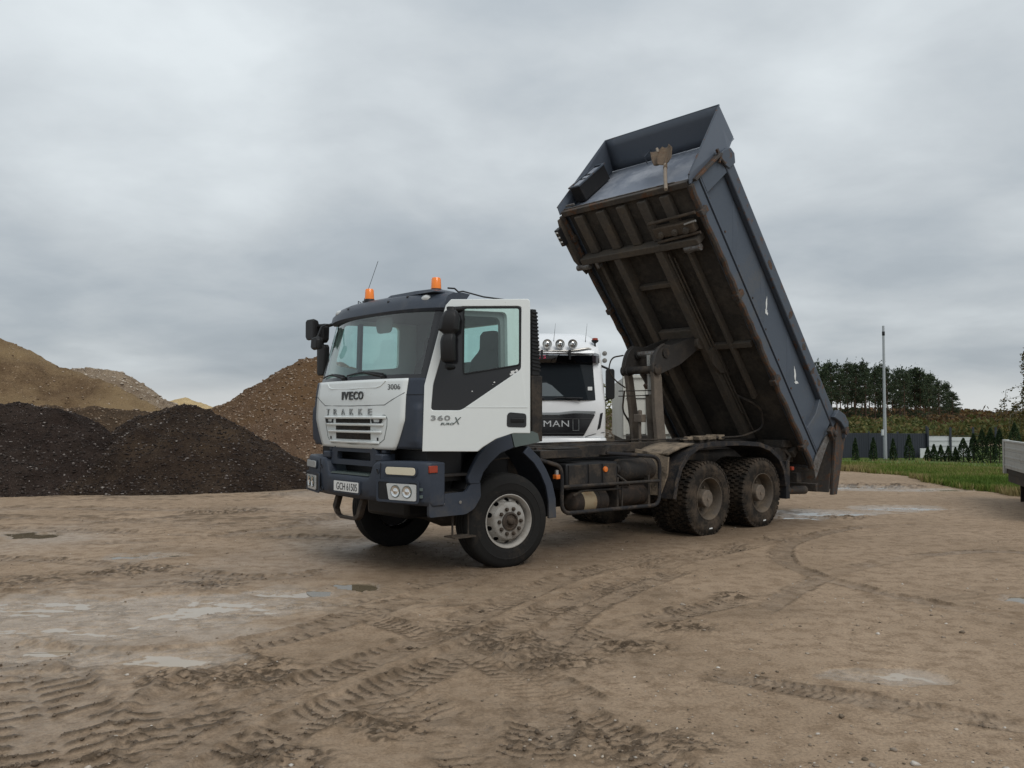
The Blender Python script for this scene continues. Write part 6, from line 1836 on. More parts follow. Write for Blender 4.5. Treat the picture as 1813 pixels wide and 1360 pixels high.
mb.tube(smooth_path([(-3.2, 0.3, 1.37), (-4.0, 0.46, 1.36), (-4.6, 0.40, 1.38), (-5.4, 0.45, 1.36)], 0.1), 0.014, 6)
mb.build('hydraulic_hose', M['chassis'], truck)
mb = MB(); mb.tube([(-3.6, -0.28, 2.02), (-4.05, 0.24, 2.04)], 0.008, 5); mb.tube([(-3.6, -0.28, 2.10), (-4.05, 0.24, 2.11)], 0.008, 5); mb.build('tie_rod', M['chassis'], truck)
for i in range(6):
    rr_ = np.random.default_rng(2000 + i); mb = MB(); x = -4.3 - i * 0.2
    mb.box(x, x + rr_.uniform(0.08, 0.18), 0.36, 0.36 + rr_.uniform(0.08, 0.2), 1.336, 1.336 + rr_.uniform(0.03, 0.09)); mb.build('clamp', M['muddy'], truck, bevel=0.015)

# ---------------------------------------------------------------- the raised body
# body frame: x forward along the floor, y left, z up from the floor; hinged at the tail
bed = empty('tipper_body', (-6.705, 0, 0.897), 0, truck)
bed.rotation_euler = (0, -R(51.5), 0)
LB = 5.26
HW = 1.262
mb = MB(); mb.box(0.02, LB, -HW + 0.02, HW - 0.02, -0.03, 0.0); mb.build('floor_plate', M['underfloor'], bed)
for sg in (1, -1):
    mb = MB(); mb.box(0.02, LB, *sorted((sg * (HW - 0.092), sg * (HW - 0.08))), -0.04, 1.04)
    mb.build('side_wall', M['bed'], bed)
    s = lambda a, b: tuple(sorted((sg * a, sg * b)))
    y0, y1 = s(HW - 0.079, HW + 0.02)
    mb = MB(); mb.box(0.10, LB + 0.01, y0, y1, 0.86, 1.075); mb.build('top_rail', M['bed_rail'], bed, bevel=0.018)
    y0, y1 = s(HW - 0.079, HW + 0.002)
    mb = MB(); mb.box(4.97, LB + 0.005, y0, y1, 0.225, 0.858); mb.build('front_post', M['bed'], bed, bevel=0.01)
    mb = MB(); mb.plate([(0.12, 0.225), (0.62, 0.225), (0.62, 0.60), (0.72, 0.858), (0.20, 0.858)], [], lambda a, b: (a, y1 if sg > 0 else y0, b), (0, -0.112 * sg, 0)); mb.build('rear_post', M['bed'], bed, bevel=0.01)
    y0, y1 = s(HW + 0.001, HW + 0.055)
    mb = MB(); mb.loft([[(x, a, z) for a, z in ((sg * (HW - 0.079), 0.156), (sg * (HW + 0.018), 0.170), (sg * (HW + 0.018), 0.195), (sg * (HW - 0.079), 0.26))] for x in (0.03, LB)]); mb.build('waist_rail', M['bed'], bed, bevel=0.004)
    y0, y1 = s(HW - 0.079, HW + 0.0)
    mb = MB(); mb.box(0.03, LB, y0, y1, -0.03, 0.154); mb.build('lower_strip', M['bed'], bed, bevel=0.006)
    # pressed diagonal creases on the big panel
    for xa in (4.35, 3.15, 1.95):
        mb = MB(); mb.add([(xa, sg * (HW - 0.079), 0.83), (xa - 0.62, sg * (HW - 0.079), 0.28), (xa - 0.30, sg * (HW - 0.050), 0.56), (xa + 0.16, sg * (HW - 0.079), 0.83), (xa - 0.46, sg * (HW - 0.079), 0.28)], [(0, 1, 2), (0, 2, 3), (3, 2, 4), (2, 1, 4)]); mb.build('panel_crease', M['bed'], bed, smooth=0)
    # rusty edge tube under the side
    mb = MB(); rr_ = np.random.default_rng(2100 + sg)
    mb.tube([(x, sg * (HW + 0.0) + rr_.normal(0, 0.006), -0.075 + rr_.normal(0, 0.008)) for x in np.linspace(0.02, LB, 34)], [0.042 + abs(rr_.normal(0, 0.006)) for _ in range(34)], 8); mb.build('edge_rail', M['rustrail'], bed)
    for xk in (0.42, 1.75, 3.35, 4.78):
        mb = MB(); mb.box(xk, xk + 0.10, *s(HW - 0.06, HW + 0.05), -0.14, 0.04); mb.build('edge_clip', M['rustrail'], bed, bevel=0.012)
    # bolts
    for xk in np.linspace(0.75, 4.85, 8):
        mb = MB(); mb.lathe([(0.0, 0.012), (0.016, 0.010), (0.018, 0.0)], c=(float(xk), HW - 0.079, 0.34 + 0.03 * math.sin(xk * 5)), n=8)
        if sg > 0: mb.build('bolt', M['rustrail'], bed)
# knocks and bare patches along the top rail and panel
for i, (a, n_, w, h) in enumerate(((3.30, 0.96, 0.10, 0.09), (2.35, 0.95, 0.07, 0.10), (1.72, 0.97, 0.08, 0.08), (1.25, 0.93, 0.05, 0.12), (0.98, 0.98, 0.10, 0.06))):
    rr_ = np.random.default_rng(2200 + i); mb = MB()
    mb.plate([(a + w * rr_.uniform(0.4, 1.0) * math.cos(t), n_ + h * rr_.uniform(0.4, 1.0) * math.sin(t)) for t in np.linspace(0, 6.28, 12, endpoint=False)], [], lambda p, q: (p, HW + 0.0225, q), (0, -0.004, 0)); mb.build('rail_dent', M['rustrail'], bed)
for i, (a, n_, w, h, ang) in enumerate(((2.79, 0.60, 0.15, 0.020, 1.7), (2.70, 0.53, 0.07, 0.034, 0.9), (1.44, 0.59, 0.15, 0.030, 1.45), (1.31, 0.54, 0.08, 0.028, 0.1))):
    rr_ = np.random.default_rng(2300 + i); mb = MB(); ca, sa = math.cos(ang - 0.9), math.sin(ang - 0.9)
    q_ = [(w * rr_.uniform(0.5, 1.0) * math.cos(t), h * rr_.uniform(0.4, 1.2) * math.sin(t)) for t in np.linspace(0, 6.28, 14, endpoint=False)]
    mb.plate([(a + x * ca - y * sa, n_ + x * sa + y * ca) for x, y in q_], [], lambda p, q: (p, HW - 0.0755, q), (0, -0.003, 0)); mb.build('scrape', M['chip'], bed)
# underside: long beams, short front ribs, cross beams
for y, w, h, x0, x1 in ((-0.47, 0.13, 0.20, 0.25, 4.40), (0.36, 0.13, 0.20, 0.25, 4.40), (0.80, 0.06, 0.11, 1.5, 4.35), (-0.92, 0.06, 0.11, 0.5, 4.35)):
    mb = MB(); mb.box(x0, x1, y - w / 2, y + w / 2, -h - 0.031, -0.031); mb.build('long_beam', M['underbed'], bed, bevel=0.012)
mb = MB(); mb.tube([(1.2, 0.45, -0.12), (4.3, 0.45, -0.14)], 0.018, 6); mb.tube([(0.8, 0.49, -0.10), (4.2, 0.49, -0.10)], 0.014, 6); mb.build('underside_pipe', M['underbed'], bed)
for y in (-0.93, -0.47, -0.05, 0.36, 0.78):
    mb = MB(); mb.box(4.52, LB - 0.06, y - 0.085, y + 0.085, -0.12, -0.031); mb.build('front_rib', M['underbed'], bed, bevel=0.015)
mb = MB(); mb.box(4.40, 4.515, -1.20, 1.12, -0.245, -0.032); mb.build('cross_beam', M['underbed'], bed, bevel=0.015)
for sg in (1, -1):
    mb = MB(); mb.lathe([(0.0, -0.14), (0.05, -0.14), (0.05, 0.14), (0.0, 0.14)], c=(4.36, 0.98 * sg if sg > 0 else -1.2, -0.22), n=12); mb.box(4.30, 4.42, 0.9 * sg - 0.03, 0.9 * sg + 0.03, -0.24, -0.05); mb.build('beam_end_pin', M['scraped'], bed)
mb = MB(); mb.box(2.48, 2.58, -1.15, 1.15, -0.11, -0.032); mb.build('cross_beam', M['underbed'], bed, bevel=0.01)
mb = MB(); mb.box(3.72, 3.80, -0.40, 0.29, -0.13, -0.032); mb.build('cross_beam', M['underbed'], bed, bevel=0.01)
mb = MB(); mb.box(0.30, 0.42, -1.1, 1.1, -0.16, -0.032); mb.build('cross_beam', M['underbed'], bed, bevel=0.01)
mb = MB(); mb.box(2.55, 2.95, -0.39, 0.28, -0.20, -0.10); mb.lathe([(0.0, -0.42), (0.10, -0.42), (0.10, 0.42), (0.0, 0.42)], c=(2.70, -0.05, -0.22), n=16); mb.build('arm_anchor', M['underbed'], bed, bevel=0.01)
for y0, y1 in ((0.48, 0.76), (-0.85, -0.55)):
    mb = MB(); mb.plate([(2.55, -0.032), (2.55, -0.22), (2.35, -0.30), (2.1, -0.22), (1.95, -0.032)], [], lambda a, b: (a, y0 if y0 > 0 else y1, b), (0, -0.05, 0)); mb.build('gusset', M['underbed'], bed)
# sheet locker / tarp gear under the front left
mb = MB(); mb.box(4.60, 4.78, 0.42, 1.14, -0.22, -0.10); mb.build('winch_frame', M['chassis'], bed, bevel=0.02)
mb = MB(); mb.tube([(4.86, 0.40, -0.20), (4.88, 1.22, -0.16)], 0.025, 8); mb.tube([(4.56, 0.45, -0.24), (4.58, 1.2, -0.20)], 0.022, 8); mb.build('winch_bar', M['chassis'], bed)
mb = MB(); mb.tube([(4.76, 1.02, -0.235), (4.78, 1.22, -0.225)], 0.016, 8); mb.build('winch_handle', M['steel'], bed)
for y in (0.55, 0.8, 1.0):
    mb = MB(); mb.lathe([(0.0, -0.27), (0.045, -0.26), (0.06, -0.20), (0.04, -0.1)], c=(4.66, y, 0), axis='z', n=10); mb.build('winch_knob', M['underbed'], bed)
# side lamp box on the far side
lamp = MB(); lamp.box(4.83, 5.13, -1.36, -1.275, -0.31, -0.19); lo = lamp.build('side_lamp_box', M['black'], bed, bevel=0.01)
for i in range(6):
    mb = MB(); mb.box(4.86 + i * 0.043, 4.885 + i * 0.043, -1.34, -1.29, -0.325, -0.3105); mb.build('vent_slot', M['chip'] if i % 2 else M['chassis'], lo)
mb = MB(); mb.loft([[(x, -HW - 0.01, z0), (x, -HW - d, z0), (x, -HW - d, z1), (x, -HW - 0.01, z1)] for x, d, z0, z1 in ((4.2, 0.02, -0.18, 0.0), (4.5, 0.10, -0.22, 0.0), (5.0, 0.09, -0.22, 0.0), (5.25, 0.03, -0.20, 0.0))]); mb.build('side_bracket', M['underbed'], bed, bevel=0.01)
# headboard, cab protector, side gussets
mb = MB(); mb.grid(lambda i, j: Vector((LB + 0.004 + 0.01 * math.sin(i * 5) * math.sin(j * 3), -1.20 + 2.40 * i, 0.01 + 1.43 * j)), 12, 8); mb.build('headboard', M['headboard'], bed, solid=0.02, smooth=60)
mb = MB(); mb.box(LB - 0.02, LB + 0.07, -1.25, 1.24, -0.10, 0.005); mb.build('front_sill', M['rustplate'], bed, bevel=0.01)
mb = MB(); mb.box(LB + 0.0705, LB + 0.085, -1.22, 1.0, -0.03, -0.012); mb.build('sill_lip', M['scraped'], bed)
LIPA, LIPN, LIPW = 5.79, 1.50, 1.135
mb = MB(); mb.grid(lambda i, j: Vector((LB + 0.01 + (LIPA - LB - 0.01) * j, (-1 + 2 * i) * (1.195 + (LIPW - 1.195) * j), 1.43 + (LIPN - 1.43) * j - 0.012 * math.sin(math.pi * i) * j)), 10, 4); mb.build('cab_protector', M['canopy'], bed, solid=0.012, smooth=60)
mb = MB(); mb.tube([(LIPA, -LIPW, LIPN), (LIPA, LIPW, LIPN)], 0.016, 6); mb.build('protector_lip', M['bed_rail'], bed)
for sg in (1, -1):
    q_ = [(LB + 0.03, 1.285, -0.10), (LB + 0.15, 1.30, -0.06), (LIPA, LIPW, LIPN), (LB + 0.015, 1.20, 1.44), (LB - 0.05, 1.262, 1.10), (LB + 0.0, 1.262, 0.2)]
    mb = MB(); V_ = [Vector((a, b * sg, c)) for a, b, c in q_]; W_ = [v - Vector((0, 0.014 * sg, 0)) for v in V_]
    n_ = len(V_); mb.add(V_ + W_, [tuple(range(n_)), tuple(range(2 * n_ - 1, n_ - 1, -1))] + [(i, (i + 1) % n_, n_ + (i + 1) % n_, n_ + i) for i in range(n_)]); mb.build('protector_gusset', M['canopy'], bed, smooth=0)
    mb = MB(); mb.tube([V_[1], V_[2]], 0.013, 6); mb.build('gusset_edge', M['bed_rail'], bed)
    # end cap of the top rail and the front post fold
    mb = MB(); mb.plate([(LB - 0.12, 0.80), (LB + 0.02, 0.80), (LB + 0.03, 0.95), (LB - 0.02, 1.12), (LB - 0.14, 1.16), (LB - 0.26, 1.09), (LB - 0.26, 0.90)], [], lambda a, b: (a, sg * (HW + 0.04), b), (0, -0.09 * sg, 0)); mb.build('rail_end', M['bed_rail'], bed, bevel=0.012)
    mb = MB(); mb.box(LB + 0.006, LB + 0.05, *sorted((sg * (HW - 0.02), sg * (HW + 0.075))), 0.0, 0.80); mb.build('front_flange', M['rustplate'] if sg > 0 else M['bed'], bed, bevel=0.008)
mb = MB(); mb.box(LB - 0.03, LB + 0.12, 1.285, 1.32, 0.76, 0.80); mb.tube([(LB - 0.06, 1.31, 0.70), (LB + 0.02, 1.31, 0.84)], 0.02, 6); mb.tube([(LB - 0.14, 1.31, 0.82), (LB + 0.06, 1.31, 0.74)], 0.02, 6); mb.build('latch', M['rustrail'], bed)
# tool box inside the protector, far side
tb = MB(); tb.box(LB + 0.03, LB + 0.29, -1.18, -0.97, 0.27, 1.03); tbo = tb.build('tool_box', M['black'], bed, bevel=0.012)
fo = rrect(0.0, 0.27, 0.14, 1.06, 0.02)
mb = MB(); mb.plate([(-1.195, 0.25), (-0.955, 0.25), (-0.955, 1.05), (-1.195, 1.05)], [[(-1.165, 0.29), (-0.985, 0.29), (-0.985, 1.01), (-1.165, 1.01)]], lambda a, b: (LB + 0.318, a, b), (-0.026, 0, 0)); mb.build('tool_box_lid', M['bed_rail'], tbo, bevel=0.004)
for n0, n1 in ((0.33, 0.52), (0.58, 0.66), (0.74, 0.96)):
    mb = MB(); mb.box(LB + 0.2905, LB + 0.305, -1.14, -1.01, n0, n1); mb.build('lid_panel', M['headboard'], tbo, bevel=0.006)
# little grab handle on the headboard
mb = MB(); mb.tube([(LB + 0.03, -0.32, 1.24), (LB + 0.16, -0.32, 1.26), (LB + 0.20, -0.27, 1.40), (LB + 0.06, -0.27, 1.40)], 0.009, 5); mb.build('grab_handle', M['bed_rail'], bed)
mb = MB(); mb.box(LB + 0.09, LB + 0.12, -1.2, -1.02, 0.02, 0.05); mb.build('bracket', M['scraped'], bed)
# spout corner and rear edge
for sg in (1, -1):
    mb = MB(); mb.plate([(-0.16, -0.16), (0.06, -0.08), (0.12, 0.12), (0.16, 0.62), (0.06, 0.62), (-0.02, 0.30)], [], lambda a, b: (a, sg * (HW + 0.045), b), (0, -0.03 * sg, 0)); mb.build('spout_corner', M['scraped'], bed, bevel=0.005)
    mb = MB(); mb.box(0.05, 0.24, *sorted((sg * (HW + 0.05), sg * (HW + 0.13))), 0.60, 0.74); mb.lathe([(0.0, -0.06), (0.05, -0.05), (0.05, 0.05), (0.0, 0.06)], c=(0.12, sg * (HW + 0.12), 0.68), n=12); mb.build('gate_latch', M['rustrail'], bed, bevel=0.01)
    mb = MB(); mb.loft([[(x, sg * y, z) for y, z in ((HW + 0.02, z0), (HW + 0.10, z0), (HW + 0.10, z1), (HW + 0.02, z1))] for x, z0, z1 in ((0.30, 0.90, 1.10), (0.10, 1.02, 1.22), (-0.08, 1.06, 1.24), (-0.22, 0.96, 1.10))]); mb.build('gate_hinge_arm', M['bed_rail'], bed, bevel=0.012)
    mb = MB(); mb.lathe([(0.0, -0.05), (0.07, -0.045), (0.07, 0.045), (0.0, 0.05)], c=(-0.14, sg * (HW + 0.07), 1.08), n=14); mb.build('gate_hinge_pin', M['rustrail'], bed)
mb = MB(); mb.box(-0.03, 0.03, -1.2, 1.2, -0.10, 0.0); mb.build('spout_edge', M['scraped'], bed)

# tailgate hanging plumb from its top hinges
gt = MB(); gt.loft([[(x, y, z) for x, y in ((x0, -1.20), (x0, 1.24), (x0 - 0.05, 1.24), (x0 - 0.05, -1.20))] for x0, z in ((-7.20, 0.42), (-7.30, 0.80), (-7.42, 1.30), (-7.50, 1.66))])
gate = gt.build('tailgate', M['rustplate'], truck, bevel=0.008)
mb = MB(); mb.loft([[(x, y, z) for x, y in ((x0, 1.242), (x0, 1.30), (x0 - w, 1.30), (x0 - w, 1.242))] for x0, z, w in ((-7.24, 0.38, 0.16), (-7.30, 0.80, 0.24), (-7.38, 1.30, 0.32), (-7.42, 1.70, 0.34))]); mb.build('gate_edge', M['rustrail'], gate, bevel=0.01)
for z in (0.56, 0.95, 1.35):
    xx = float(np.interp(z, [0.42, 0.8, 1.3, 1.66], [-7.2, -7.3, -7.42, -7.5]))
    mb = MB(); mb.box(xx - 0.12, xx - 0.055, -1.18, 1.22, z - 0.05, z + 0.05); mb.build('gate_rib', M['rustplate'], gate, bevel=0.01)
mb = MB(); mb.box(-7.24, -7.16, -1.15, 1.05, 0.42, 0.56); mb.build('gate_sill', M['rustplate'], gate, bevel=0.015)
for y in (0.25, 0.35):
    mb = MB(); mb.box(-7.22, -7.18, y - 0.03, y + 0.03, 0.27, 0.43); mb.build('gate_hook', M['rustrail'], gate)
mb = MB(); mb.box(-7.55, -7.48, 1.10, 1.16, 0.50, 0.75); mb.tube([(-7.52, 1.13, 0.45), (-7.52, 1.13, 0.78)], 0.03, 6); mb.build('gate_bolt', M['rustrail'], gate)

# ---------------------------------------------------------------- shovel strapped to the headboard
bedM = Matrix.Translation((TX, TY, -0.018)) @ Matrix.Rotation(math.atan2(-math.cos(TH), -math.sin(TH)), 4, 'Z') @ Matrix.Translation((-6.705, 0, 0.897)) @ Matrix.Rotation(-R(51.5), 4, 'Y')
sh = bpy.data.objects.new('shovel', None); COL.objects.link(sh); sh.matrix_world = bedM
tag(sh, 'worn shovel with a rusty blade hung on the headboard of the raised body', 'shovel')
mb = MB(); mb.tube([(5.32, 0.93, -0.18), (5.41, 0.80, 0.09), (5.50, 0.68, 0.36)], 0.027, 10); mb.build('handle', M['wood'], sh)


def blade(i, j):
    w = 0.115 * (1 - 0.55 * max(0, j - 0.7) / 0.3) * (0.8 if j < 0.05 else 1)
    return Vector((5.505 + 0.04 * (2 * i - 1) ** 2 + 0.10 * j, 0.675 - 0.19 * j + (2 * i - 1) * w * 0.93, 0.36 + 0.44 * j + (2 * i - 1) * w * 0.36))


mb = MB(); mb.grid(blade, 10, 10); mb.build('blade', M['shovelblade'], sh, solid=0.008, smooth=60)
mb = MB(); mb.tube([(5.47, 0.72, 0.27), (5.54, 0.62, 0.52)], [0.034, 0.014], 8); mb.build('socket', M['shovelblade'], sh)
# the second blade beside it
sp = bpy.data.objects.new('spade', None); COL.objects.link(sp); sp.matrix_world = bedM
tag(sp, 'short muddy spade blade hooked beside the shovel on the headboard', 'spade')
mb = MB(); mb.grid(lambda i, j: Vector((5.49 + 0.03 * (2 * i - 1) ** 2 + 0.08 * j, 0.50 - 0.26 * j + (2 * i - 1) * 0.085 * (1 - 0.4 * (1 - j) ** 3), 0.46 + 0.42 * j + (2 * i - 1) * 0.05)), 8, 8); mb.build('blade', M['shovelblade'], sp, solid=0.01, smooth=60)
mb = MB(); mb.tube([(5.55, 0.28, 0.84), (5.57, 0.18, 0.98)], 0.022, 8); mb.build('socket', M['wood'], sp)


# ================================================================== LORRY PARKED BEHIND
man = empty('parked_lorry', (0.86, 18.9, 0), R(2))
tag(man, 'white lorry with a row of roof lamps parked facing the camera behind the tipper', 'truck')


# local: x to the right in the picture, y away from the camera, z up
def secm(z, w, yf, r=0.18, yb=2.1):
    return [(-w, yb, z), (-w, yf + r, z), (-w + r * 0.35, yf + r * 0.35, z), (-w + r, yf, z), (0, yf - 0.03, z), (w - r, yf, z), (w - r * 0.35, yf + r * 0.35, z), (w, yf + r, z), (w, yb, z)]


mb = MB(); mb.loft([secm(*a) for a in ((1.20, 1.22, 0.02), (1.24, 1.235, 0.0), (1.95, 1.235, 0.0), (2.02, 1.23, 0.01), (3.06, 1.16, 0.16), (3.20, 1.13, 0.22), (3.36, 1.10, 0.40, 0.25), (3.56, 1.02, 0.85, 0.3), (3.62, 0.95, 1.15, 0.3))])
mc = mb.build('cab', M['manwhite'], man, smooth=35)
mb = MB(); mb.grid(lambda i, j: Vector(((2 * i - 1) * (1.09 - 0.06 * j), -0.045 + 1.03 * j * 0.145 + 0.085 * abs(2 * i - 1) ** 5, 2.03 + 1.03 * j)), 18, 8)
wso = mb.build('windscreen', paint('dark_screen', (0.014, 0.017, 0.02), 0.05, dirt=0.05, dcol=(0.05, 0.055, 0.06), dscale=1.2), mc, smooth=180)
# what shows inside: pale dash tray and seat
mb = MB(); mb.plate([(-0.62, 2.12), (0.28, 2.12), (0.02, 2.36), (-0.10, 2.42), (-0.42, 2.40)], [], lambda a, b: (a, -0.052 + (b - 2.02) * 0.145, b), (0, 0.004, 0)); mb.build('dashboard_papers', paint('papers', (0.12, 0.14, 0.15), 0.3, dirt=0.3, dcol=(0.06, 0.07, 0.08), dscale=5), mc)
mb = MB(); mb.plate(roundpoly([(0.82, 2.25), (0.92, 2.25), (0.92, 2.33), (0.82, 2.33)], 0.01), [], lambda a, b: (a, -0.045 + (b - 2.02) * 0.145 + 0.01, b), (0, 0.004, 0)); mb.build('sticker', M['chip'], mc)
mb = MB(); mb.loft([[(x, y0, 2.90), (x, y0 - 0.16, 2.86), (x, y0 - 0.17, 3.02), (x, y0, 3.09)] for x, y0 in ((-1.10, 0.28), (-1.0, 0.16), (0, 0.10), (1.0, 0.16), (1.10, 0.28))]); mb.build('sun_visor', glass('smoked_visor', (0.16, 0.14, 0.15)), mc)
text_obj('lettering', 'CCG', M['pinkprint'], mc, (-0.28, -0.075, 2.985), (1, 0, 0), (0, 0.2, 1), 0.32, 0.065, 0.002)
for x in (-0.2, 0.42):
    mb = MB(); mb.box(x - 0.02, x + 0.02, -0.09, 0.2, 2.93, 3.14); mb.build('visor_bracket', M['black'], mc)
for xa, xb in ((-0.75, -0.15), (0.05, 0.70)):
    mb = MB(); mb.tube([(xa, -0.065, 2.06), (xa + 0.1, -0.075, 2.09), (xb, -0.07, 2.075)], 0.012, 5); mb.tube([(xb - 0.05, -0.06, 2.02), (xa + 0.25, -0.08, 2.09)], 0.010, 5); mb.build('wiper', M['print'], mc)
# roof bar and lamps
mb = MB(); mb.tube([(-1.0, 0.20, 3.14), (0.4, 0.16, 3.13), (0.62, 0.16, 3.16), (0.85, 0.2, 3.20), (1.0, 0.26, 3.15)], 0.025, 8); mb.build('lamp_bar', M['steel'], mc)
for x in (-0.60, -0.32, -0.04, 0.245, 0.53):
    b = MB(); b.lathe([(0.0, 0.09), (0.06, 0.07), (0.095, 0.02), (0.10, 0.0), (0.107, -0.01), (0.101, -0.02), (0.09, -0.012)], c=(x - 0.03, 0.13, 3.29), n=24); b.tube([(x - 0.03, 0.16, 3.17), (x - 0.03, 0.16, 3.14)], 0.02, 6); lo = b.build('roof_lamp', M['steel'], mc)
    b = MB(); b.lathe([(0.09, -0.012), (0.06, 0.03), (0.03, 0.04), (0.03, -0.008), (0.0, -0.012)], c=(x - 0.03, 0.13, 3.29), n=24); b.build('lamp_lens', M['reflector'], lo)
for x in (0.10, 0.82):
    mb = MB(); mb.tube([(x, 0.40, 3.30), (x, 0.40, 3.40), (x + 0.04, 0.40, 3.78)], [0.015, 0.006, 0.002], 5); mb.build('aerial', M['print'], mc)
b = MB(); b.lathe([(0.02, 0.0), (0.02, 0.14), (0.075, 0.18), (0.085, 0.21), (0.0, 0.22)], c=(1.03, 0.35, 3.18), axis='z', n=16); b.build('beacon_stand', M['print'], mc)
b = MB(); b.lathe([(0.07, 0.215), (0.062, 0.26), (0.0, 0.27)], c=(1.03, 0.35, 3.18), axis='z', n=16); b.build('beacon', M['redlens'], mc)
for z in (3.09, 2.93):
    b = MB(); b.lathe([(0.0, 0.1), (0.05, 0.09), (0.055, 0.0), (0.0, -0.005)], c=(1.24, 0.28, z), n=14); b.build('side_horn', M['steel'], mc)
# mirror
mb = MB(); mb.loft([[(1.36 + a, 0.25 + b, z) for a, b in ((-0.10 * k, -0.07), (0.09 * k, -0.05), (0.11 * k, 0.08), (-0.10 * k, 0.08))] for z, k in ((2.06, 0.7), (2.10, 1.0), (2.70, 1.0), (2.74, 0.7))]); mb.tube([(1.14, 0.3, 2.82), (1.32, 0.28, 2.74)], 0.03, 6); mb.tube([(1.2, 0.25, 2.0), (1.34, 0.26, 2.08)], 0.03, 6); mb.build('mirror', M['black'], mc, bevel=0.02)
mb = MB(); mb.loft([[(-1.36 + a, 0.25 + b, z) for a, b in ((-0.10 * k, -0.07), (0.09 * k, -0.05), (0.11 * k, 0.08), (-0.10 * k, 0.08))] for z, k in ((2.06, 0.7), (2.10, 1.0), (2.70, 1.0), (2.74, 0.7))]); mb.build('mirror', M['black'], mc, bevel=0.02)
# grille
mb = MB(); mb.plate(roundpoly([(-0.98, 1.72), (-0.5, 1.735), (-0.16, 1.70), (0.16, 1.70), (0.5, 1.735), (0.98, 1.72), (0.72, 1.24), (-0.72, 1.24)], 0.03), [], lambda a, b: (a, -0.035, b), (0, 0.02, 0)); gr = mb.build('grille', M['blackgloss'], mc)
mb = MB(); mb.loft([[(x, -0.036, z), (x, -0.06, z + 0.005), (x, -0.055, z + 0.05), (x, -0.036, z + 0.055)] for x, z in ((-0.98, 1.735), (-0.5, 1.745), (-0.16, 1.705), (0.16, 1.705), (0.5, 1.745), (0.98, 1.735))]); mb.build('grille_trim', M['chrome'], mc)
text_obj('lettering', 'MAN', paint('bright_letter', (0.7, 0.71, 0.72), 0.25, metal=0.6, dirt=0.05), mc, (0.115, -0.045, 1.515), (1, 0, 0), (0, 0, 1), 0.56, 0.135, 0.012, space=1.08)
for z in (1.30, 1.62):
    mb = MB(); mb.tube([(-0.75 - 0.5 * (z - 1.3), -0.04, z), (0.75 + 0.5 * (z - 1.3), -0.04, z)], 0.008, 5); mb.build('grille_bar', M['black'], gr)
mb = MB(); mb.plate([(0.48, 1.36), (0.62, 1.36), (0.62, 1.62), (0.48, 1.62)], [[(0.49, 1.37), (0.61, 1.37), (0.61, 1.61), (0.49, 1.61)]], lambda a, b: (a, -0.037, b), (0, 0.003, 0)); mb.build('sensor_frame', M['chrome'], gr)
for sg in (1, -1):
    mb = MB(); mb.plate(roundpoly([(sg * 1.02, 1.36), (sg * 1.10, 1.42), (sg * 1.16, 1.76), (sg * 1.10, 1.74)], 0.015), [], lambda a, b: (a, -0.004 + 0.10 * max(0, abs(a) - 1.02), b), (0, 0.01, 0)); mb.build('air_slot', M['print'], mc)
    mb = MB(); mb.tube([(sg * 0.76, -0.02, 1.225), (sg * 0.95, -0.01, 1.28), (sg * 1.2, 0.06, 1.32)], 0.008, 5); mb.build('panel_gap', M['print'], mc)
mb = MB(); mb.loft([secm(z, w, y, 0.16, 0.6) for z, w, y in ((0.35, 1.2, 0.0), (0.42, 1.24, -0.06), (1.10, 1.25, -0.08), (1.195, 1.24, -0.04))]); mb.build('bumper', M['manwhite'], man, smooth=35)
for sg in (1, -1):
    mb = MB(); mb.plate(rrect(-0.22, 0.22, -0.11, 0.11, 0.03), [], lambda a, b: (sg * 0.92 + a, -0.09 + 0.06 * max(0, abs(sg * 0.92 + a) - 0.9), 0.85 + b), (0, 0.03, 0)); mb.build('headlight', M['lens_clear'], man)
    for yy in (1.35, 4.6):
        w = MB(); w.lathe([(0.12, 0.02), (0.28, 0.0), (0.30, 0.02), (0.48, 0.02), (0.52, 0.06), (0.52, 0.26), (0.48, 0.30), (0.1, 0.30)], c=(0, 0, 0), axis='x', n=32, caps=True)
        o = w.build('wheel', M['tyre'], man); o.location = (1.23 * sg, yy, 0.52); o.rotation_euler = (0, 0, math.pi if sg > 0 else 0)
mb = MB(); mb.box(-0.45, 0.45, 0.8, 6.2, 0.75, 1.05); mb.build('chassis_frame', M['chassis'], man)

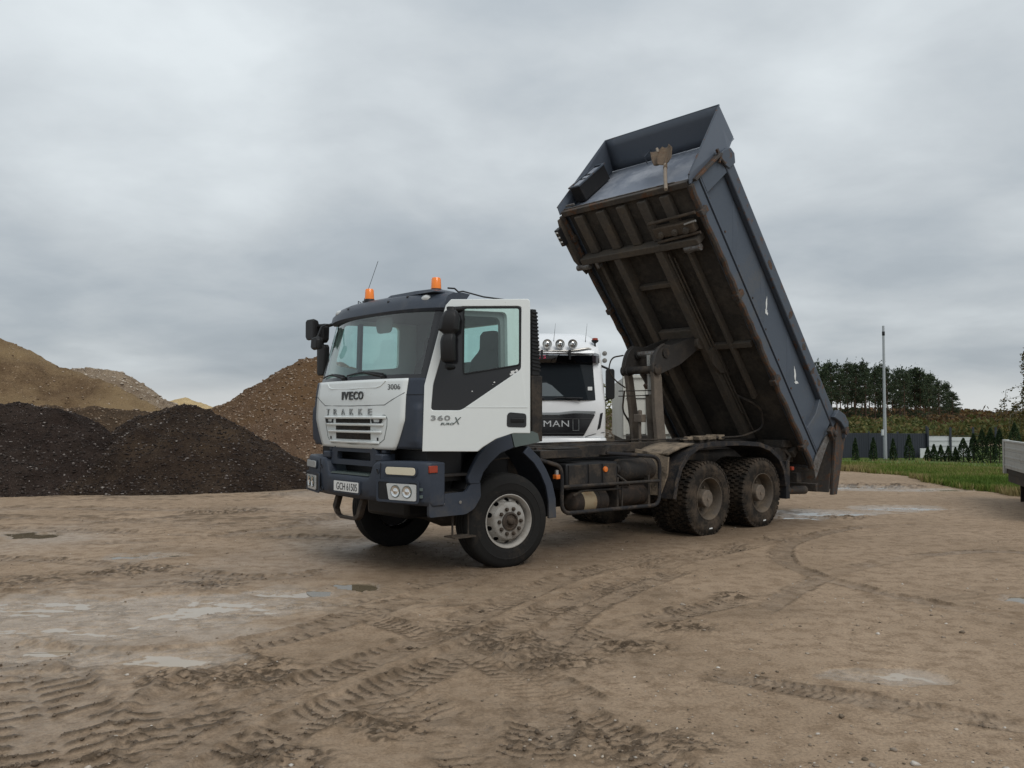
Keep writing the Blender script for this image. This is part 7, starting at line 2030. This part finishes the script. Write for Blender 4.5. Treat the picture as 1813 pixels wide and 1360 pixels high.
# ------------------------------------------------------------------ pale trailer behind the lift
wt = empty('pale_trailer', (3.05, 23.2, 0), R(-4))
tag(wt, 'off-white box trailer standing behind the hydraulic lift of the tipper', 'trailer')
for i in range(4):
    mb = MB(); mb.box(i * 0.62, i * 0.62 + 0.61, 0.0, 0.05, 1.18, 2.70); mb.build('wall_panel', M['offwhite'], wt, bevel=0.006)
for i in range(5):
    mb = MB(); mb.box(i * 0.62 - 0.035, i * 0.62 + 0.03, -0.045, -0.001, 1.15, 2.74); mb.build('stanchion', M['offwhite'], wt, bevel=0.006)
mb = MB(); mb.box(-0.05, 2.5, -0.06, 0.06, 2.705, 2.79); mb.build('top_rail', M['offwhite'], wt, bevel=0.008)
for z in (1.62, 2.15):
    mb = MB(); mb.tube([(0.05, -0.02, z), (2.45, -0.02, z)], 0.012, 5); mb.build('cross_wire', M['chassis'], wt)
mb = MB(); mb.box(-0.05, 2.5, 0.06, 6.0, 1.05, 2.70); mb.build('body', M['offwhite'], wt)
mb = MB(); mb.box(0.0, 2.45, -0.2, 5.5, 0.85, 1.04); mb.box(0.02, 0.62, -0.5, -0.2, 0.95, 1.16); mb.build('underframe', M['chassis'], wt, bevel=0.02)
mb = MB(); mb.box(1.35, 2.4, -0.12, -0.05, 1.32, 1.40)
mb.build('lamp_board', M['print'], wt)
for x in (1.45, 1.6, 1.75, 1.9):
    mb = MB(); mb.lathe([(0.0, -0.02), (0.022, -0.015), (0.022, 0.01)], c=(x, -0.13, 1.36), n=8); mb.build('stud', M['chip'], wt)
mb = MB(); mb.plate([(1.50, 1.48), (1.76, 1.48), (1.60, 1.80)], [], lambda a, b: (a, -0.065, b), (0, 0.008, 0)); mb.build('warning_triangle', M['yellow'], wt)
mb = MB(); mb.box(1.75, 2.15, -0.12, -0.06, 1.05, 1.25); mb.build('box_fitting', M['offwhite'], wt, bevel=0.01)
for sg in (0, 1):
    w = MB(); w.lathe([(0.12, 0.02), (0.28, 0.0), (0.46, 0.02), (0.50, 0.06), (0.50, 0.26), (0.46, 0.30), (0.1, 0.30)], axis='x', n=28, caps=True); o = w.build('wheel', M['tyre'], wt); o.location = (0.05 + 2.1 * sg, 1.2, 0.5)
